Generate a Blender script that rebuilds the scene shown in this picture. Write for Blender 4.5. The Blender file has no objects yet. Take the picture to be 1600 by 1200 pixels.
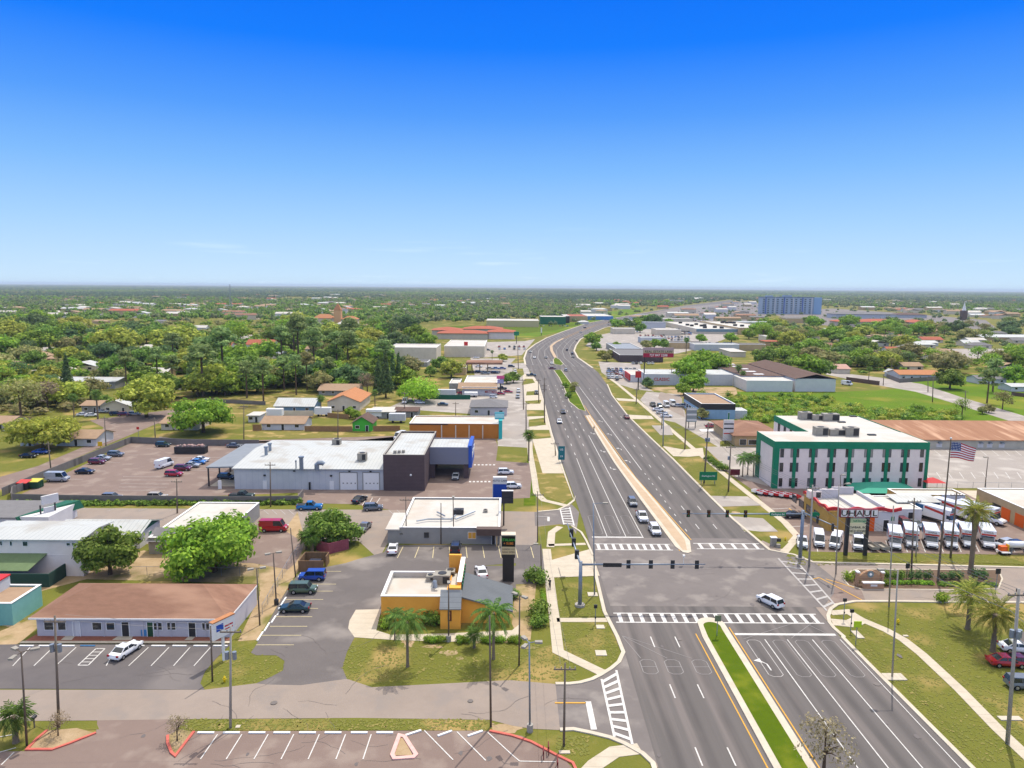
import bpy, bmesh, math, random
from math import sin, cos, pi, radians as R
from mathutils import Vector, Matrix
SC = bpy.context.scene
COL = SC.collection
# ------------------------------------------------------------------ camera
FPX, CAMH = 1114.0, 50.0
ROLL, PITCH, YAW = 0.0075, math.atan(152/FPX), math.atan(5/FPX)
cam_d = bpy.data.cameras.new('camera'); cam = bpy.data.objects.new('camera', cam_d); COL.objects.link(cam)
cam_d.sensor_width = 36; cam_d.lens = 36*FPX/1600; cam_d.clip_end = 60000; cam_d.clip_start = 0.5
_f = Vector((sin(YAW)*cos(PITCH), cos(YAW)*cos(PITCH), -sin(PITCH)))
_r0 = Vector((cos(YAW), -sin(YAW), 0)); _u0 = _r0.cross(_f)
_r = _r0*cos(ROLL) + _u0*sin(ROLL); _u = _u0*cos(ROLL) - _r0*sin(ROLL)
cam.matrix_world = Matrix(((_r.x,_u.x,-_f.x,0),(_r.y,_u.y,-_f.y,0),(_r.z,_u.z,-_f.z,CAMH),(0,0,0,1)))
SC.camera = cam
# ------------------------------------------------------------------ sky, sun, exposure
SUN_EL = R(60); SUN_DIR = Vector((0.43,0.90,0)).normalized()
w = bpy.data.worlds.new("World"); SC.world = w; w.use_nodes = True
wn, wl = w.node_tree.nodes, w.node_tree.links
bg = wn['Background']; sky = wn.new('ShaderNodeTexSky'); sky.sky_type = 'NISHITA'; sky.sun_disc = False
sky.sun_elevation = SUN_EL; sky.sun_rotation = math.atan2(SUN_DIR.x, SUN_DIR.y)
sky.altitude = 0; sky.air_density = 1.0; sky.dust_density = 0.3; sky.ozone_density = 1.0
def wnode(t, **k):
    n = wn.new(t)
    for a, b in k.items(): setattr(n, a, b)
    return n
tc = wnode('ShaderNodeTexCoord'); sep = wnode('ShaderNodeSeparateXYZ'); wl.new(tc.outputs['Generated'], sep.inputs[0])
ramp = wnode('ShaderNodeValToRGB'); wl.new(sep.outputs['Z'], ramp.inputs[0])
def lin(h):
    h = h.lstrip('#'); o = []
    for i in (0,2,4):
        v = int(h[i:i+2],16)/255; o.append(v/12.92 if v <= .04045 else ((v+.055)/1.055)**2.4)
    return (*o, 1)
# the polarised blue of the photographed sky: ramp over the Sky Texture; unseen upper stops made whiter and brighter as added fill
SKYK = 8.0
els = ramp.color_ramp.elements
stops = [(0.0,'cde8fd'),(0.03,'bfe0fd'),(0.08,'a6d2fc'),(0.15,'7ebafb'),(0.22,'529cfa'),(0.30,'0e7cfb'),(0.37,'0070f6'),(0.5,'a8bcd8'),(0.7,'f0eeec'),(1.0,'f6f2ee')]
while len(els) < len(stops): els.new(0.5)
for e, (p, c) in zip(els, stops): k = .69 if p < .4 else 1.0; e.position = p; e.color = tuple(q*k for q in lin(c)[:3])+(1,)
# wisps of cloud low over the horizon
mp = wnode('ShaderNodeMapping'); mp.inputs['Scale'].default_value = (3, 3, 40); wl.new(tc.outputs['Generated'], mp.inputs[0])
cn = wnode('ShaderNodeTexNoise'); cn.inputs['Scale'].default_value = 2.2; cn.inputs['Detail'].default_value = 6; wl.new(mp.outputs[0], cn.inputs['Vector'])
cr = wnode('ShaderNodeMapRange'); cr.inputs[1].default_value = .62; cr.inputs[2].default_value = .8; cr.inputs[3].default_value = 0; cr.inputs[4].default_value = .16
wl.new(cn.outputs[0], cr.inputs[0])
band = wnode('ShaderNodeMapRange'); band.inputs[1].default_value = .09; band.inputs[2].default_value = .03; wl.new(sep.outputs['Z'], band.inputs[0])
mu = wnode('ShaderNodeMath', operation='MULTIPLY'); wl.new(cr.outputs[0], mu.inputs[0]); wl.new(band.outputs[0], mu.inputs[1])
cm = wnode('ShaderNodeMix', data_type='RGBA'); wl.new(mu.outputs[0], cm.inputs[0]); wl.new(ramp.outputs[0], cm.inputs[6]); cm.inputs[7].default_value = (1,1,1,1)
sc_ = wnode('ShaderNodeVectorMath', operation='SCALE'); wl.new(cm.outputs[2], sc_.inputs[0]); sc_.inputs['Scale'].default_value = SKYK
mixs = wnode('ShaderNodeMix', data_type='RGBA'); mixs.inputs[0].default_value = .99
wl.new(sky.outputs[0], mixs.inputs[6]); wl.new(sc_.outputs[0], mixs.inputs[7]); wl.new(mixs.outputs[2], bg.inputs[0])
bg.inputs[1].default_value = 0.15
sun_d = bpy.data.lights.new('sun','SUN'); sun_d.energy = 3.0; sun_d.angle = R(.5); sun_d.color = (1,.94,.85)
sun = bpy.data.objects.new('sun', sun_d); COL.objects.link(sun)
_sv = Vector((SUN_DIR.x*cos(SUN_EL), SUN_DIR.y*cos(SUN_EL), sin(SUN_EL)))
sun.rotation_euler = _sv.to_track_quat('Z','Y').to_euler(); sun.location = (0,0,200)
SC.view_settings.view_transform = 'Standard'; SC.view_settings.look = 'None'; SC.view_settings.exposure = 0.32; SC.view_settings.gamma = 1
SC.cycles.max_bounces = 5; SC.cycles.diffuse_bounces = 2; SC.cycles.glossy_bounces = 2; SC.cycles.transparent_max_bounces = 4
# ------------------------------------------------------------------ photo pixel (1600x1200) -> real place
def ray(px, py):
    return _f + _r*((px-800)/FPX) - _u*((py-600)/FPX)
def P(px, py, z=0.0):
    d = ray(px, py); t = (z-CAMH)/d.z
    return (d.x*t, d.y*t)
def XP(px, py, Y):            # x of the ray where it crosses the plane y = Y
    d = ray(px, py); return d.x*Y/d.y
def ZP(px, py, Y):            # height of the ray where it crosses the plane y = Y
    d = ray(px, py); return CAMH + d.z*Y/d.y
# ------------------------------------------------------------------ materials
MATS = {}
def mat(name, col, rough=.8, col2=None, scale=1.0, amt=.5, detail=4, metal=0, bump=0, bscale=None, stretch=None, spec=.3, coat=0, col3=None, scale3=None, stripes=None, obj=False):
    """colour varied by noise in real-world metres"""
    if name in MATS: return MATS[name]
    m = bpy.data.materials.new(name); m.use_nodes = True; MATS[name] = m
    n, l = m.node_tree.nodes, m.node_tree.links; b = n['Principled BSDF']
    c = lin(col) if isinstance(col, str) else col
    b.inputs['Base Color'].default_value = c; b.inputs['Roughness'].default_value = rough; b.inputs['Metallic'].default_value = metal
    b.inputs['Specular IOR Level'].default_value = spec; b.inputs['Coat Weight'].default_value = coat
    src = None
    def coords():
        nonlocal src
        if src is None:
            if obj: t = n.new('ShaderNodeTexCoord'); src = t.outputs['Object']
            else: t = n.new('ShaderNodeNewGeometry'); src = t.outputs['Position']
            if stretch:
                mm = n.new('ShaderNodeMapping'); mm.inputs['Scale'].default_value = stretch; l.new(src, mm.inputs[0]); src = mm.outputs[0]
        return src
    out = None
    if col2:
        t = n.new('ShaderNodeTexNoise'); t.inputs['Scale'].default_value = scale; t.inputs['Detail'].default_value = detail; t.inputs['Roughness'].default_value = .74
        l.new(coords(), t.inputs['Vector'])
        r = n.new('ShaderNodeMapRange'); r.inputs[1].default_value = .5-amt*.3; r.inputs[2].default_value = .5+amt*.3; l.new(t.outputs[0], r.inputs[0])
        x = n.new('ShaderNodeMix'); x.data_type = 'RGBA'; l.new(r.outputs[0], x.inputs[0]); x.inputs[6].default_value = c; x.inputs[7].default_value = lin(col2)
        out = x.outputs[2]
    if col3:
        t = n.new('ShaderNodeTexNoise'); t.inputs['Scale'].default_value = scale3 or scale*.23; t.inputs['Detail'].default_value = 5; l.new(coords(), t.inputs['Vector'])
        r = n.new('ShaderNodeMapRange'); r.inputs[1].default_value = .52; r.inputs[2].default_value = .66; l.new(t.outputs[0], r.inputs[0])
        x = n.new('ShaderNodeMix'); x.data_type = 'RGBA'; l.new(r.outputs[0], x.inputs[0]); x.inputs[7].default_value = lin(col3)
        if out: l.new(out, x.inputs[6])
        else: x.inputs[6].default_value = c
        out = x.outputs[2]
    if stripes:      # (axis, period, width fraction, colour): seams, courses, panel joints
        ax, per, wd, sc3 = stripes
        g = n.new('ShaderNodeTexCoord') if obj else n.new('ShaderNodeNewGeometry')
        s = n.new('ShaderNodeSeparateXYZ'); l.new(g.outputs['Object' if obj else 'Position'], s.inputs[0])
        d = n.new('ShaderNodeMath'); d.operation = 'DIVIDE'; l.new(s.outputs[ax], d.inputs[0]); d.inputs[1].default_value = per
        f = n.new('ShaderNodeMath'); f.operation = 'FRACT'; l.new(d.outputs[0], f.inputs[0])
        g2 = n.new('ShaderNodeMath'); g2.operation = 'LESS_THAN'; l.new(f.outputs[0], g2.inputs[0]); g2.inputs[1].default_value = wd
        x = n.new('ShaderNodeMix'); x.data_type = 'RGBA'; l.new(g2.outputs[0], x.inputs[0]); x.inputs[7].default_value = lin(sc3)
        if out: l.new(out, x.inputs[6])
        else: x.inputs[6].default_value = c
        out = x.outputs[2]
    if out: l.new(out, b.inputs['Base Color'])
    if bump:
        t = n.new('ShaderNodeTexNoise'); t.inputs['Scale'].default_value = bscale or scale*3; t.inputs['Detail'].default_value = 3; l.new(coords(), t.inputs['Vector'])
        bm = n.new('ShaderNodeBump'); bm.inputs['Strength'].default_value = bump; bm.inputs['Distance'].default_value = .1; l.new(t.outputs[0], bm.inputs['Height']); l.new(bm.outputs[0], b.inputs['Normal'])
    return m
def leafmat(name, a, b_, c_):
    """leaf clumps: every clump its own shade of the species' greens"""
    m = bpy.data.materials.new(name); m.use_nodes = True; MATS[name] = m
    n, l = m.node_tree.nodes, m.node_tree.links; p = n['Principled BSDF']
    g = n.new('ShaderNodeNewGeometry'); r = n.new('ShaderNodeValToRGB'); l.new(g.outputs['Random Per Island'], r.inputs[0])
    e = r.color_ramp.elements; e[0].color = lin(a); e[1].color = lin(c_); k = e.new(.5); k.color = lin(b_)
    oi = n.new('ShaderNodeObjectInfo'); hs = n.new('ShaderNodeHueSaturation'); l.new(r.outputs[0], hs.inputs['Color'])
    mr = n.new('ShaderNodeMapRange'); l.new(oi.outputs['Random'], mr.inputs[0]); hs.inputs['Saturation'].default_value = .93; mr.inputs[3].default_value = 1.02; mr.inputs[4].default_value = 1.4; l.new(mr.outputs[0], hs.inputs['Value'])
    mh = n.new('ShaderNodeMapRange'); l.new(oi.outputs['Random'], mh.inputs[0]); mh.inputs[3].default_value = .468; mh.inputs[4].default_value = .498; l.new(mh.outputs[0], hs.inputs['Hue'])
    g3 = n.new('ShaderNodeTexNoise'); g3.inputs['Scale'].default_value = .55; g3.inputs['Detail'].default_value = 2; l.new(g.outputs['Position'], g3.inputs['Vector'])
    m3 = n.new('ShaderNodeMapRange'); m3.inputs[1].default_value = .38; m3.inputs[2].default_value = .62; m3.inputs[3].default_value = .85; m3.inputs[4].default_value = 1.45; l.new(g3.outputs[0], m3.inputs[0])
    m4 = n.new('ShaderNodeMath'); m4.operation = 'MULTIPLY'; l.new(mr.outputs[0], m4.inputs[0]); l.new(m3.outputs[0], m4.inputs[1]); l.new(m4.outputs[0], hs.inputs['Value'])
    l.new(hs.outputs[0], p.inputs['Base Color']); p.inputs['Roughness'].default_value = .65; p.inputs['Specular IOR Level'].default_value = .2
    tr = n.new('ShaderNodeBsdfTranslucent'); l.new(hs.outputs[0], tr.inputs[0]); mx = n.new('ShaderNodeMixShader'); mx.inputs[0].default_value = .4
    l.new(p.outputs[0], mx.inputs[1]); l.new(tr.outputs[0], mx.inputs[2]); l.new(mx.outputs[0], n['Material Output'].inputs[0])
    return m
# ------------------------------------------------------------------ mesh building
class MB:
    def __init__(s): s.v = []; s.f = []; s.m = []; s.mats = []
    def mi(s, m):
        if m not in s.mats: s.mats.append(m)
        return s.mats.index(m)
    def add(s, vs, fs, m=0):
        o = len(s.v); s.v += [tuple(v) for v in vs]; s.f += [[i+o for i in f] for f in fs]; s.m += [m]*len(fs); return s
    def box(s, x0, x1, y0, y1, z0, z1, m=0):
        return s.add([(x0,y0,z0),(x1,y0,z0),(x1,y1,z0),(x0,y1,z0),(x0,y0,z1),(x1,y0,z1),(x1,y1,z1),(x0,y1,z1)],
            [(3,2,1,0),(4,5,6,7),(0,1,5,4),(1,2,6,5),(2,3,7,6),(3,0,4,7)], m)
    def prism(s, pts, z0, z1, m=0):      # pts counter-clockwise seen from above
        a = sum(pts[i][0]*pts[(i+1)%len(pts)][1]-pts[(i+1)%len(pts)][0]*pts[i][1] for i in range(len(pts)))
        if a < 0: pts = pts[::-1]
        n = len(pts)
        return s.add([(p[0],p[1],z0) for p in pts]+[(p[0],p[1],z1) for p in pts],
            [list(range(n))[::-1], list(range(n,2*n))]+[(i,(i+1)%n,(i+1)%n+n,i+n) for i in range(n)], m)
    def flat(s, pts, z, m=0):
        a = sum(pts[i][0]*pts[(i+1)%len(pts)][1]-pts[(i+1)%len(pts)][0]*pts[i][1] for i in range(len(pts)))
        if a < 0: pts = pts[::-1]
        return s.add([(p[0],p[1],z) for p in pts], [list(range(len(pts)))], m)
    def cyl(s, p0, p1, r0, r1=None, n=10, m=0, cap=True):
        r1 = r0 if r1 is None else r1
        p0, p1 = Vector(p0), Vector(p1); d = (p1-p0).normalized()
        a = d.orthogonal().normalized(); b = d.cross(a)
        vs = [p0+(a*cos(2*pi*i/n)+b*sin(2*pi*i/n))*r0 for i in range(n)]+[p1+(a*cos(2*pi*i/n)+b*sin(2*pi*i/n))*r1 for i in range(n)]
        fs = [(i,(i+1)%n,(i+1)%n+n,i+n) for i in range(n)]
        if cap: fs += [list(range(n))[::-1], list(range(n,2*n))]
        return s.add(vs, fs, m)
    def tube(s, pts, r, n=6, m=0):       # r may be a list
        rs = r if isinstance(r, (list, tuple)) else [r]*len(pts)
        pts = [Vector(p) for p in pts]; o = len(s.v); up = None
        for i, p in enumerate(pts):
            d = (pts[min(i+1,len(pts)-1)]-pts[max(i-1,0)]).normalized()
            a = d.orthogonal().normalized() if up is None else (up-d*up.dot(d)).normalized()
            up = a; b = d.cross(a)
            s.v += [tuple(p+(a*cos(2*pi*k/n)+b*sin(2*pi*k/n))*rs[i]) for k in range(n)]
        for i in range(len(pts)-1):
            for k in range(n):
                s.f.append([o+i*n+k, o+i*n+(k+1)%n, o+(i+1)*n+(k+1)%n, o+(i+1)*n+k]); s.m.append(m)
        s.f.append([o+k for k in range(n)][::-1]); s.m.append(m); s.f.append([o+(len(pts)-1)*n+k for k in range(n)]); s.m.append(m)
        return s
    def ball(s, c, r, n=8, m=0, sz=1):
        vs = [(c[0],c[1],c[2]-r*sz)]; fs = []
        k = max(3, n//2)
        for j in range(1, k):
            t = pi*j/k
            vs += [(c[0]+r*sin(t)*cos(2*pi*i/n), c[1]+r*sin(t)*sin(2*pi*i/n), c[2]-r*sz*cos(t)) for i in range(n)]
        vs.append((c[0],c[1],c[2]+r*sz)); L = len(vs)-1
        for i in range(n): fs.append((0, 1+(i+1)%n, 1+i)); fs.append((L, L-n+i, L-n+(i+1)%n))
        for j in range(k-2):
            for i in range(n): a = 1+j*n+i; b = 1+j*n+(i+1)%n; fs.append((a, b, b+n, a+n))
        return s.add(vs, fs, m)
    def ribbon(s, pts, wd, z0, z1, m=0, closed=False):    # a strip (kerb, wall) along a line
        P2 = [Vector((p[0],p[1])) for p in pts]; n = len(P2); L = []; Rr = []
        for i in range(n):
            a = P2[i-1] if (i or closed) else P2[i]; c = P2[(i+1)%n] if (i < n-1 or closed) else P2[i]; b = P2[i]
            d1 = (b-a).normalized() if (b-a).length else (c-b).normalized(); d2 = (c-b).normalized() if (c-b).length else d1
            t = (d1+d2).normalized() if (d1+d2).length > .01 else d1
            nn = Vector((-t.y,t.x)); k = min(2.0, 1/max(.35, nn.dot(Vector((-d1.y,d1.x)))))
            L.append(b+nn*wd/2*k); Rr.append(b-nn*wd/2*k)
        o = len(s.v)
        for i in range(n): s.v += [(L[i].x,L[i].y,z0),(Rr[i].x,Rr[i].y,z0),(Rr[i].x,Rr[i].y,z1),(L[i].x,L[i].y,z1)]
        for i in range(n if closed else n-1):
            a = o+i*4; b = o+((i+1)%n)*4
            for q in ((3,2,2,3),(1,0,0,1)):
                pass
            s.f += [[a+3,b+3,b+2,a+2][::-1],[a+2,b+2,b+1,a+1][::-1],[a,b,b+3,a+3][::-1]]; s.m += [m]*3
        if not closed:
            s.f += [[o,o+1,o+2,o+3],[o+(n-1)*4+3,o+(n-1)*4+2,o+(n-1)*4+1,o+(n-1)*4]]; s.m += [m]*2
        return s
    def mesh(s, name, mats, smooth=False):
        me = bpy.data.meshes.new(name); me.from_pydata(s.v, [], s.f)
        for mm in (mats if isinstance(mats, (list, tuple)) else [mats]): me.materials.append(mm)
        if any(s.m): me.polygons.foreach_set('material_index', s.m)
        if smooth: me.polygons.foreach_set('use_smooth', [True]*len(s.f))
        me.update(); return me
    def build(s, name, mats, parent=None, smooth=False, loc=None):
        if not s.v: return None
        o = bpy.data.objects.new(name, s.mesh(name, mats, smooth)); COL.objects.link(o)
        if parent: o.parent = parent
        if loc: o.location = loc
        return o
def tag(o, label, cat, group=None):
    o['label'] = label; o['category'] = cat
    if group: o['group'] = group
    return o
def T(name, label, cat, loc=(0,0,0), rz=0, group=None):
    o = bpy.data.objects.new(name, None); o.empty_display_size = .5; COL.objects.link(o)
    o.location = loc if len(loc) == 3 else (*loc, 0); o.rotation_euler = (0,0,rz)
    return tag(o, label, cat, group)
def ST(name, mb, m, kind='structure', smooth=False):
    o = mb.build(name, m, smooth=smooth)
    if o: o['kind'] = kind
    return o
def kids(o): return KIDS.get(o.name, [])
KIDS = {}
def reg(o):      # remember a prototype's tree (children are not listed until the depsgraph updates)
    for c in bpy.data.objects:
        if c.parent is not None: pass
def index_kids():
    KIDS.clear()
    for c in bpy.data.objects:
        if c.parent: KIDS.setdefault(c.parent.name, []).append(c)
def dup(src, loc, rz=0, label=None, group=None, scale=1, color=None, cat=None, swap=None):
    """copy of a thing with copies of its parts and sub-parts; swap = {old material name: new material}"""
    r = src.copy(); COL.objects.link(r); r.location = loc if len(loc) == 3 else (*loc, 0); r.rotation_euler = (0,0,rz); r.scale = (scale,)*3 if not isinstance(scale, tuple) else scale
    if label: r['label'] = label
    if group: r['group'] = group
    elif 'group' in r and label: del r['group']
    if cat: r['category'] = cat
    def rec(a, b):
        if swap and b.type == 'MESH':
            for i, ms in enumerate(a.material_slots):
                if ms.material and ms.material.name in swap:
                    b.material_slots[i].link = 'OBJECT'; b.material_slots[i].material = swap[ms.material.name]
        for c in KIDS.get(a.name, []):
            d = c.copy(); COL.objects.link(d); d.parent = b; rec(c, d)
    rec(src, r)
    return r
def text_mb(s, size, depth=.02, align='CENTER', bold=True):
    cu = bpy.data.curves.new('lettering','FONT'); cu.body = s; cu.size = size; cu.extrude = depth/2; cu.align_x = align; cu.align_y = 'CENTER'
    if bold: cu.offset = size*.012
    cu.resolution_u = 2
    o = bpy.data.objects.new('lettering', cu); COL.objects.link(o)
    dg = bpy.context.evaluated_depsgraph_get(); me = bpy.data.meshes.new_from_object(o.evaluated_get(dg))
    bpy.data.objects.remove(o); bpy.data.curves.remove(cu)
    return me
def lettering(s, size, m, parent, loc, rot=(pi/2,0,0), sx=1, name='lettering'):
    me = text_mb(s, size); me.materials.clear(); me.materials.append(m)
    o = bpy.data.objects.new(name, me); COL.objects.link(o); o.parent = parent; o.location = loc; o.rotation_euler = rot; o.scale = (sx,1,1)
    return o
OCC = []    # built-up rectangles, so that scattered trees and houses keep off them
KEEP = []   # paved polygons, the same
def inpoly(x, y, pts):
    c = False; n = len(pts); j = n-1
    for i in range(n):
        xi, yi = pts[i][0], pts[i][1]; xj, yj = pts[j][0], pts[j][1]
        if (yi > y) != (yj > y) and x < (xj-xi)*(y-yi)/(yj-yi)+xi: c = not c
        j = i
    return c
def free(x, y, r=3, paved=True):
    for a, b, c, d in OCC:
        if a-r < x < b+r and c-r < y < d+r: return False
    if paved:
        for pts, bb in KEEP:
            if bb[0] < x < bb[1] and bb[2] < y < bb[3] and inpoly(x, y, pts): return False
    return True
# ------------------------------------------------------------------ palette (base colours as the things themselves have them)
M_grass = mat('grass_turf','767232',.95,'5c6428',.3,1.0,9,col3='9c8652',scale3=.09,bump=.6,bscale=4,spec=.1)
M_lush = mat('lush_grass','54680c',.95,'475a0a',.5,.9,6,col3='68721a',scale3=.25,bump=.6,bscale=5,spec=.1)
M_lawn = mat('dry_lawn','897b42',.95,'646630',.3,1.0,9,col3='ab9260',scale3=.22,bump=.5,bscale=4,spec=.1)
M_field = mat('meadow','627c14',.95,'4e6812',.06,.9,6,col3='80802c',scale3=.03,bump=.6,bscale=1.5,spec=.1)
M_dirt = mat('bare_sand','bba384',.95,'8f7855',.35,.9,6,col3='74703e',scale3=.15,bump=.5,bscale=3,spec=.1)
M_asph = mat('road_asphalt','6a6461',.85,'5a5552',.3,1.0,6,stretch=(1,.03,1),col3='726a66',scale3=.5,bump=.15,bscale=8,spec=.3)
M_asphX = mat('junction_asphalt','7a726e',.85,'6a6360',.15,1.0,6,col3='867e78',scale3=.25,bump=.15,bscale=8,spec=.3)
M_street = mat('worn_street','998b80',.9,'8a7d73',.12,.8,6,col3='8b8078',scale3=.3,bump=.15,bscale=8,spec=.2)
M_lotB = mat('brown_lot_asphalt','85736a',.9,'796860',.1,.8,6,col3='8e7e74',scale3=.25,bump=.15,bscale=8,spec=.2)
M_lotD = mat('dark_lot_asphalt','6f6865',.88,'5f5957',.1,.9,6,col3='8c847e',scale3=.09,bump=.15,bscale=8,spec=.25)
M_lotN = mat('fresh_sealed_asphalt','66605f',.85,'5b5656',.2,.8,5,col3='746d6a',scale3=.1,spec=.25)
M_lotP = mat('pale_lot_asphalt','a39a92',.9,'938b84',.06,.8,6,col3='b0a8a0',scale3=.15,spec=.2)
M_conc = mat('pavement_concrete','c7bba8',.9,'b5a996',.5,.7,5,bump=.1,spec=.2,stripes=(1,1.6,.03,'9c9282'))
M_conc2 = mat('kerb_concrete','cdc2b0',.9,'b9ae9c',.5,.7,5,spec=.2)
M_median = mat('median_paving','bfa98f',.9,'ad9479',.3,.8,6,spec=.2)
M_white = mat('white_road_paint','e2dfda',.7,'aca7a2',2.5,.9,7,spec=.3)
M_wornw = mat('worn_white_paint','bfbab5',.8,'9b9693',1.2,1.0,5,spec=.2)
M_yel = mat('yellow_road_paint','d9a23c',.75,'c89638',1.5,.8,5)
M_bluep = mat('blue_road_paint','3f6f98',.75)
M_redk = mat('red_kerb_paint','cf6f60',.8,'b85a4d',1.5,.8,5)
M_pinkk = mat('faded_pink_kerb_paint','e0b9b0',.8,'cf9f96',1.5,.8,5)
M_seal = mat('loop_sealant','8f8a88',.8)
M_wroof = mat('white_membrane_roof','ccc8c0',.7,'b4afa6',.35,1.0,8,col3='baafa2',scale3=.12,spec=.2)
M_wmetal = mat('white_seamed_roof','bfc0bc',.6,'b0b2b0',.25,1.0,8,stripes=(0,.9,.08,'949a9b'),col3='aaa69e',scale3=.2,spec=.4)
M_broof = mat('brown_shingles','94705e',.95,'7c5e4e',1.4,.9,6,col3='a27f6a',scale3=.2,spec=.1,stretch=(.35,1,1))
M_tan = mat('tan_shingles','a98f77',.95,'957c66',.6,.8,6,spec=.1)
M_oroof = mat('orange_shingles','bd8560',.95,'a87350',.8,.8,6,spec=.1)
M_rroof = mat('red_tile_roof','b06a54',.9,'9a5846',.8,.8,6,spec=.1)
M_groof = mat('grey_shingles','807e7f',.95,'716f70',.8,.8,6,spec=.1)
M_gmroof = mat('grey_metal_roof','8e9296',.5,'7f8387',.3,.6,5,stripes=(1,.55,.1,'6f7377'),spec=.4)
M_rust = mat('rust_streaked_metal_roof','a67b5d',.8,'8a5f45',.35,1.0,6,stretch=(1,.12,1),col3='bf977a',scale3=.3,spec=.2)
M_dkroof = mat('dark_brown_roof','6f5b53',.9,'5e4d46',.5,.8,5,spec=.1)
M_wall_w = mat('white_stucco','d9d6d6',.85,'cccaca',.4,.6,5,bump=.1,spec=.2)
M_wall_c = mat('cream_stucco','d9cdb9',.85,'ccbfa9',.4,.6,5,bump=.1,spec=.2)
M_wall_p = mat('pinkish_white_stucco','efe1da',.85,'e3d5ce',.4,.6,5,bump=.1,spec=.2)
M_wall_g = mat('pale_grey_panels','c6c8cb',.7,'bbbdc1',.3,.6,4,stripes=(0,1.5,.03,'a5acb5'),spec=.3)
M_wall_gr = mat('grey_stucco','9b9993',.85,'918f8a',.4,.6,5,spec=.2)
M_wall_tan = mat('tan_block_wall','c4ac86',.85,'b39a74',.4,.7,5,spec=.2)
M_tanrock = mat('tan_split_block','c9a45c',.9,'ab8848',.8,.9,6,bump=.3,spec=.1)
M_lav = mat('lavender_grey_stucco','c6c2c6',.85,'bcb8bc',.4,.6,5,spec=.2)
M_yell = mat('amber_stucco','f0ac4c',.85,'e7a244',.5,.6,5,bump=.1,spec=.2)
M_green = mat('deep_green_paint','10835f',.6,'0d7756',.4,.5,4,spec=.3)
M_dgreen = mat('dark_green_metal','14543f',.6,'1b6049',.4,.6,4,spec=.3)
M_brick = mat('dark_brown_brick','5c4e50',.9,'524547',.9,.9,5,stripes=(2,.35,.1,'6f6264'),spec=.15)
M_orange = mat('burnt_orange_stucco','c07b36',.85,'b5712e',.4,.6,5,spec=.2)
M_teal = mat('teal_stucco','7fb7b2',.85,'73aaa6',.5,.6,5,spec=.2)
M_blue = mat('royal_blue_panel','1f4fae',.5,spec=.4)
M_lblue = mat('light_blue_paint','8fb1cf',.7,'82a3c1',.3,.6,4)
M_red = mat('red_paint','c22b2b',.5)
M_orp = mat('bright_orange_paint','e2621d',.6)
M_wood = mat('weathered_wood','8a6f56',.9,'6e5844',2,.8,5,stretch=(1,1,.15),spec=.1)
M_fencew = mat('cedar_fence','a5835f',.9,'8c6d4d',1.2,.8,5,stripes=(0,.16,.1,'6f563d'),spec=.1)
M_gwall = mat('grey_board_wall','7f7a76',.9,'716c69',.8,.7,5,stripes=(0,.3,.07,'635e5b'),spec=.15)
M_steel = mat('galvanised_steel','8e98a5',.45,'818b98',2,.6,4,metal=.5,spec=.4)
M_pole = mat('weathered_pole_wood','85796c',.9,'6c6157',2,.8,5,stretch=(1,1,.1),spec=.1)
M_pconc = mat('concrete_pole','a8a29a',.85,'9a948c',1,.7,5,spec=.2)
M_dark = mat('dark_metal','2b2b2e',.5,spec=.4)
M_bronze = mat('bronze_metal','62554a',.5,spec=.4)
M_black = mat('black_rubber','161616',.8,spec=.2)
M_glass = mat('dark_window_glass','1c242b',.12,spec=.8)
M_glassb = mat('bluish_window_glass','33424c',.12,spec=.8)
M_trimw = mat('white_trim','e8e6e3',.6)
M_fascia = mat('brown_fascia','5b4a43',.7)
M_chrome = mat('wheel_rim_metal','a9abad',.35,metal=.6)
M_lamp = mat('headlamp_lens','dfe3e6',.15,spec=.8)
M_tail = mat('tail_lamp_lens','9c1717',.25,spec=.6)
M_amber = mat('amber_panel','e0a43c',.7)
M_trunk = mat('tree_bark','6d5a48',.95,'4f4034',2,.9,5,stretch=(1,1,.3),spec=.1,obj=True)
M_ptrunk = mat('palm_bark','8d7d6b',.95,'6f6152',3,.9,5,stretch=(1,1,3),spec=.1,obj=True)
M_gsign = mat('green_sign_face','127a52',.5)
M_acunit = mat('rooftop_unit_metal','a19b90',.6,'8d877d',1,.7,4,spec=.3)
L_oak = leafmat('oak_leaves','3a5c14','567c20','7e9c36')
L_bright = leafmat('bright_spring_leaves','466e0a','648e10','88aa20')
L_yellow = leafmat('yellow_green_leaves','66781a','869426','a6ac3a')
L_dark = leafmat('dark_evergreen_leaves','36522c','486a36','668244')
L_pine = leafmat('pine_needles','526e38','6c8846','8ca056')
L_dull = leafmat('dull_olive_leaves','66703a','808446','9c965a')
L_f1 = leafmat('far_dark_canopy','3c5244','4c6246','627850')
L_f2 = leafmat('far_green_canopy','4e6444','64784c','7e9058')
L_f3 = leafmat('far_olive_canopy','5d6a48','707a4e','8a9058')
L_bare = leafmat('sparse_brown_twigs','6f6448','857a5a','968c6c')
L_palm = leafmat('palm_fronds','33591f','4c7429','6f9038')
L_date = leafmat('date_palm_fronds','5a6b1f','7c8530','a3a042')
L_lime = leafmat('lime_leaves','5a8c08','76a60e','98c220')
PAINT = {k: mat('car_paint_'+k, v, .3, spec=.5, coat=.6) for k, v in dict(white='e9e9ea', silver='a9adb2', grey='6b7076', black='17181b', navy='1a2438', blue='23479e', green='4f6147', dkgreen='22362e', maroon='6e1c25', red='a8161e', crimson='b3202e', beige='b5a98f', sky='4f86c8', pickblue='1f6fae', yellow='d8b02a').items()}

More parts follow.
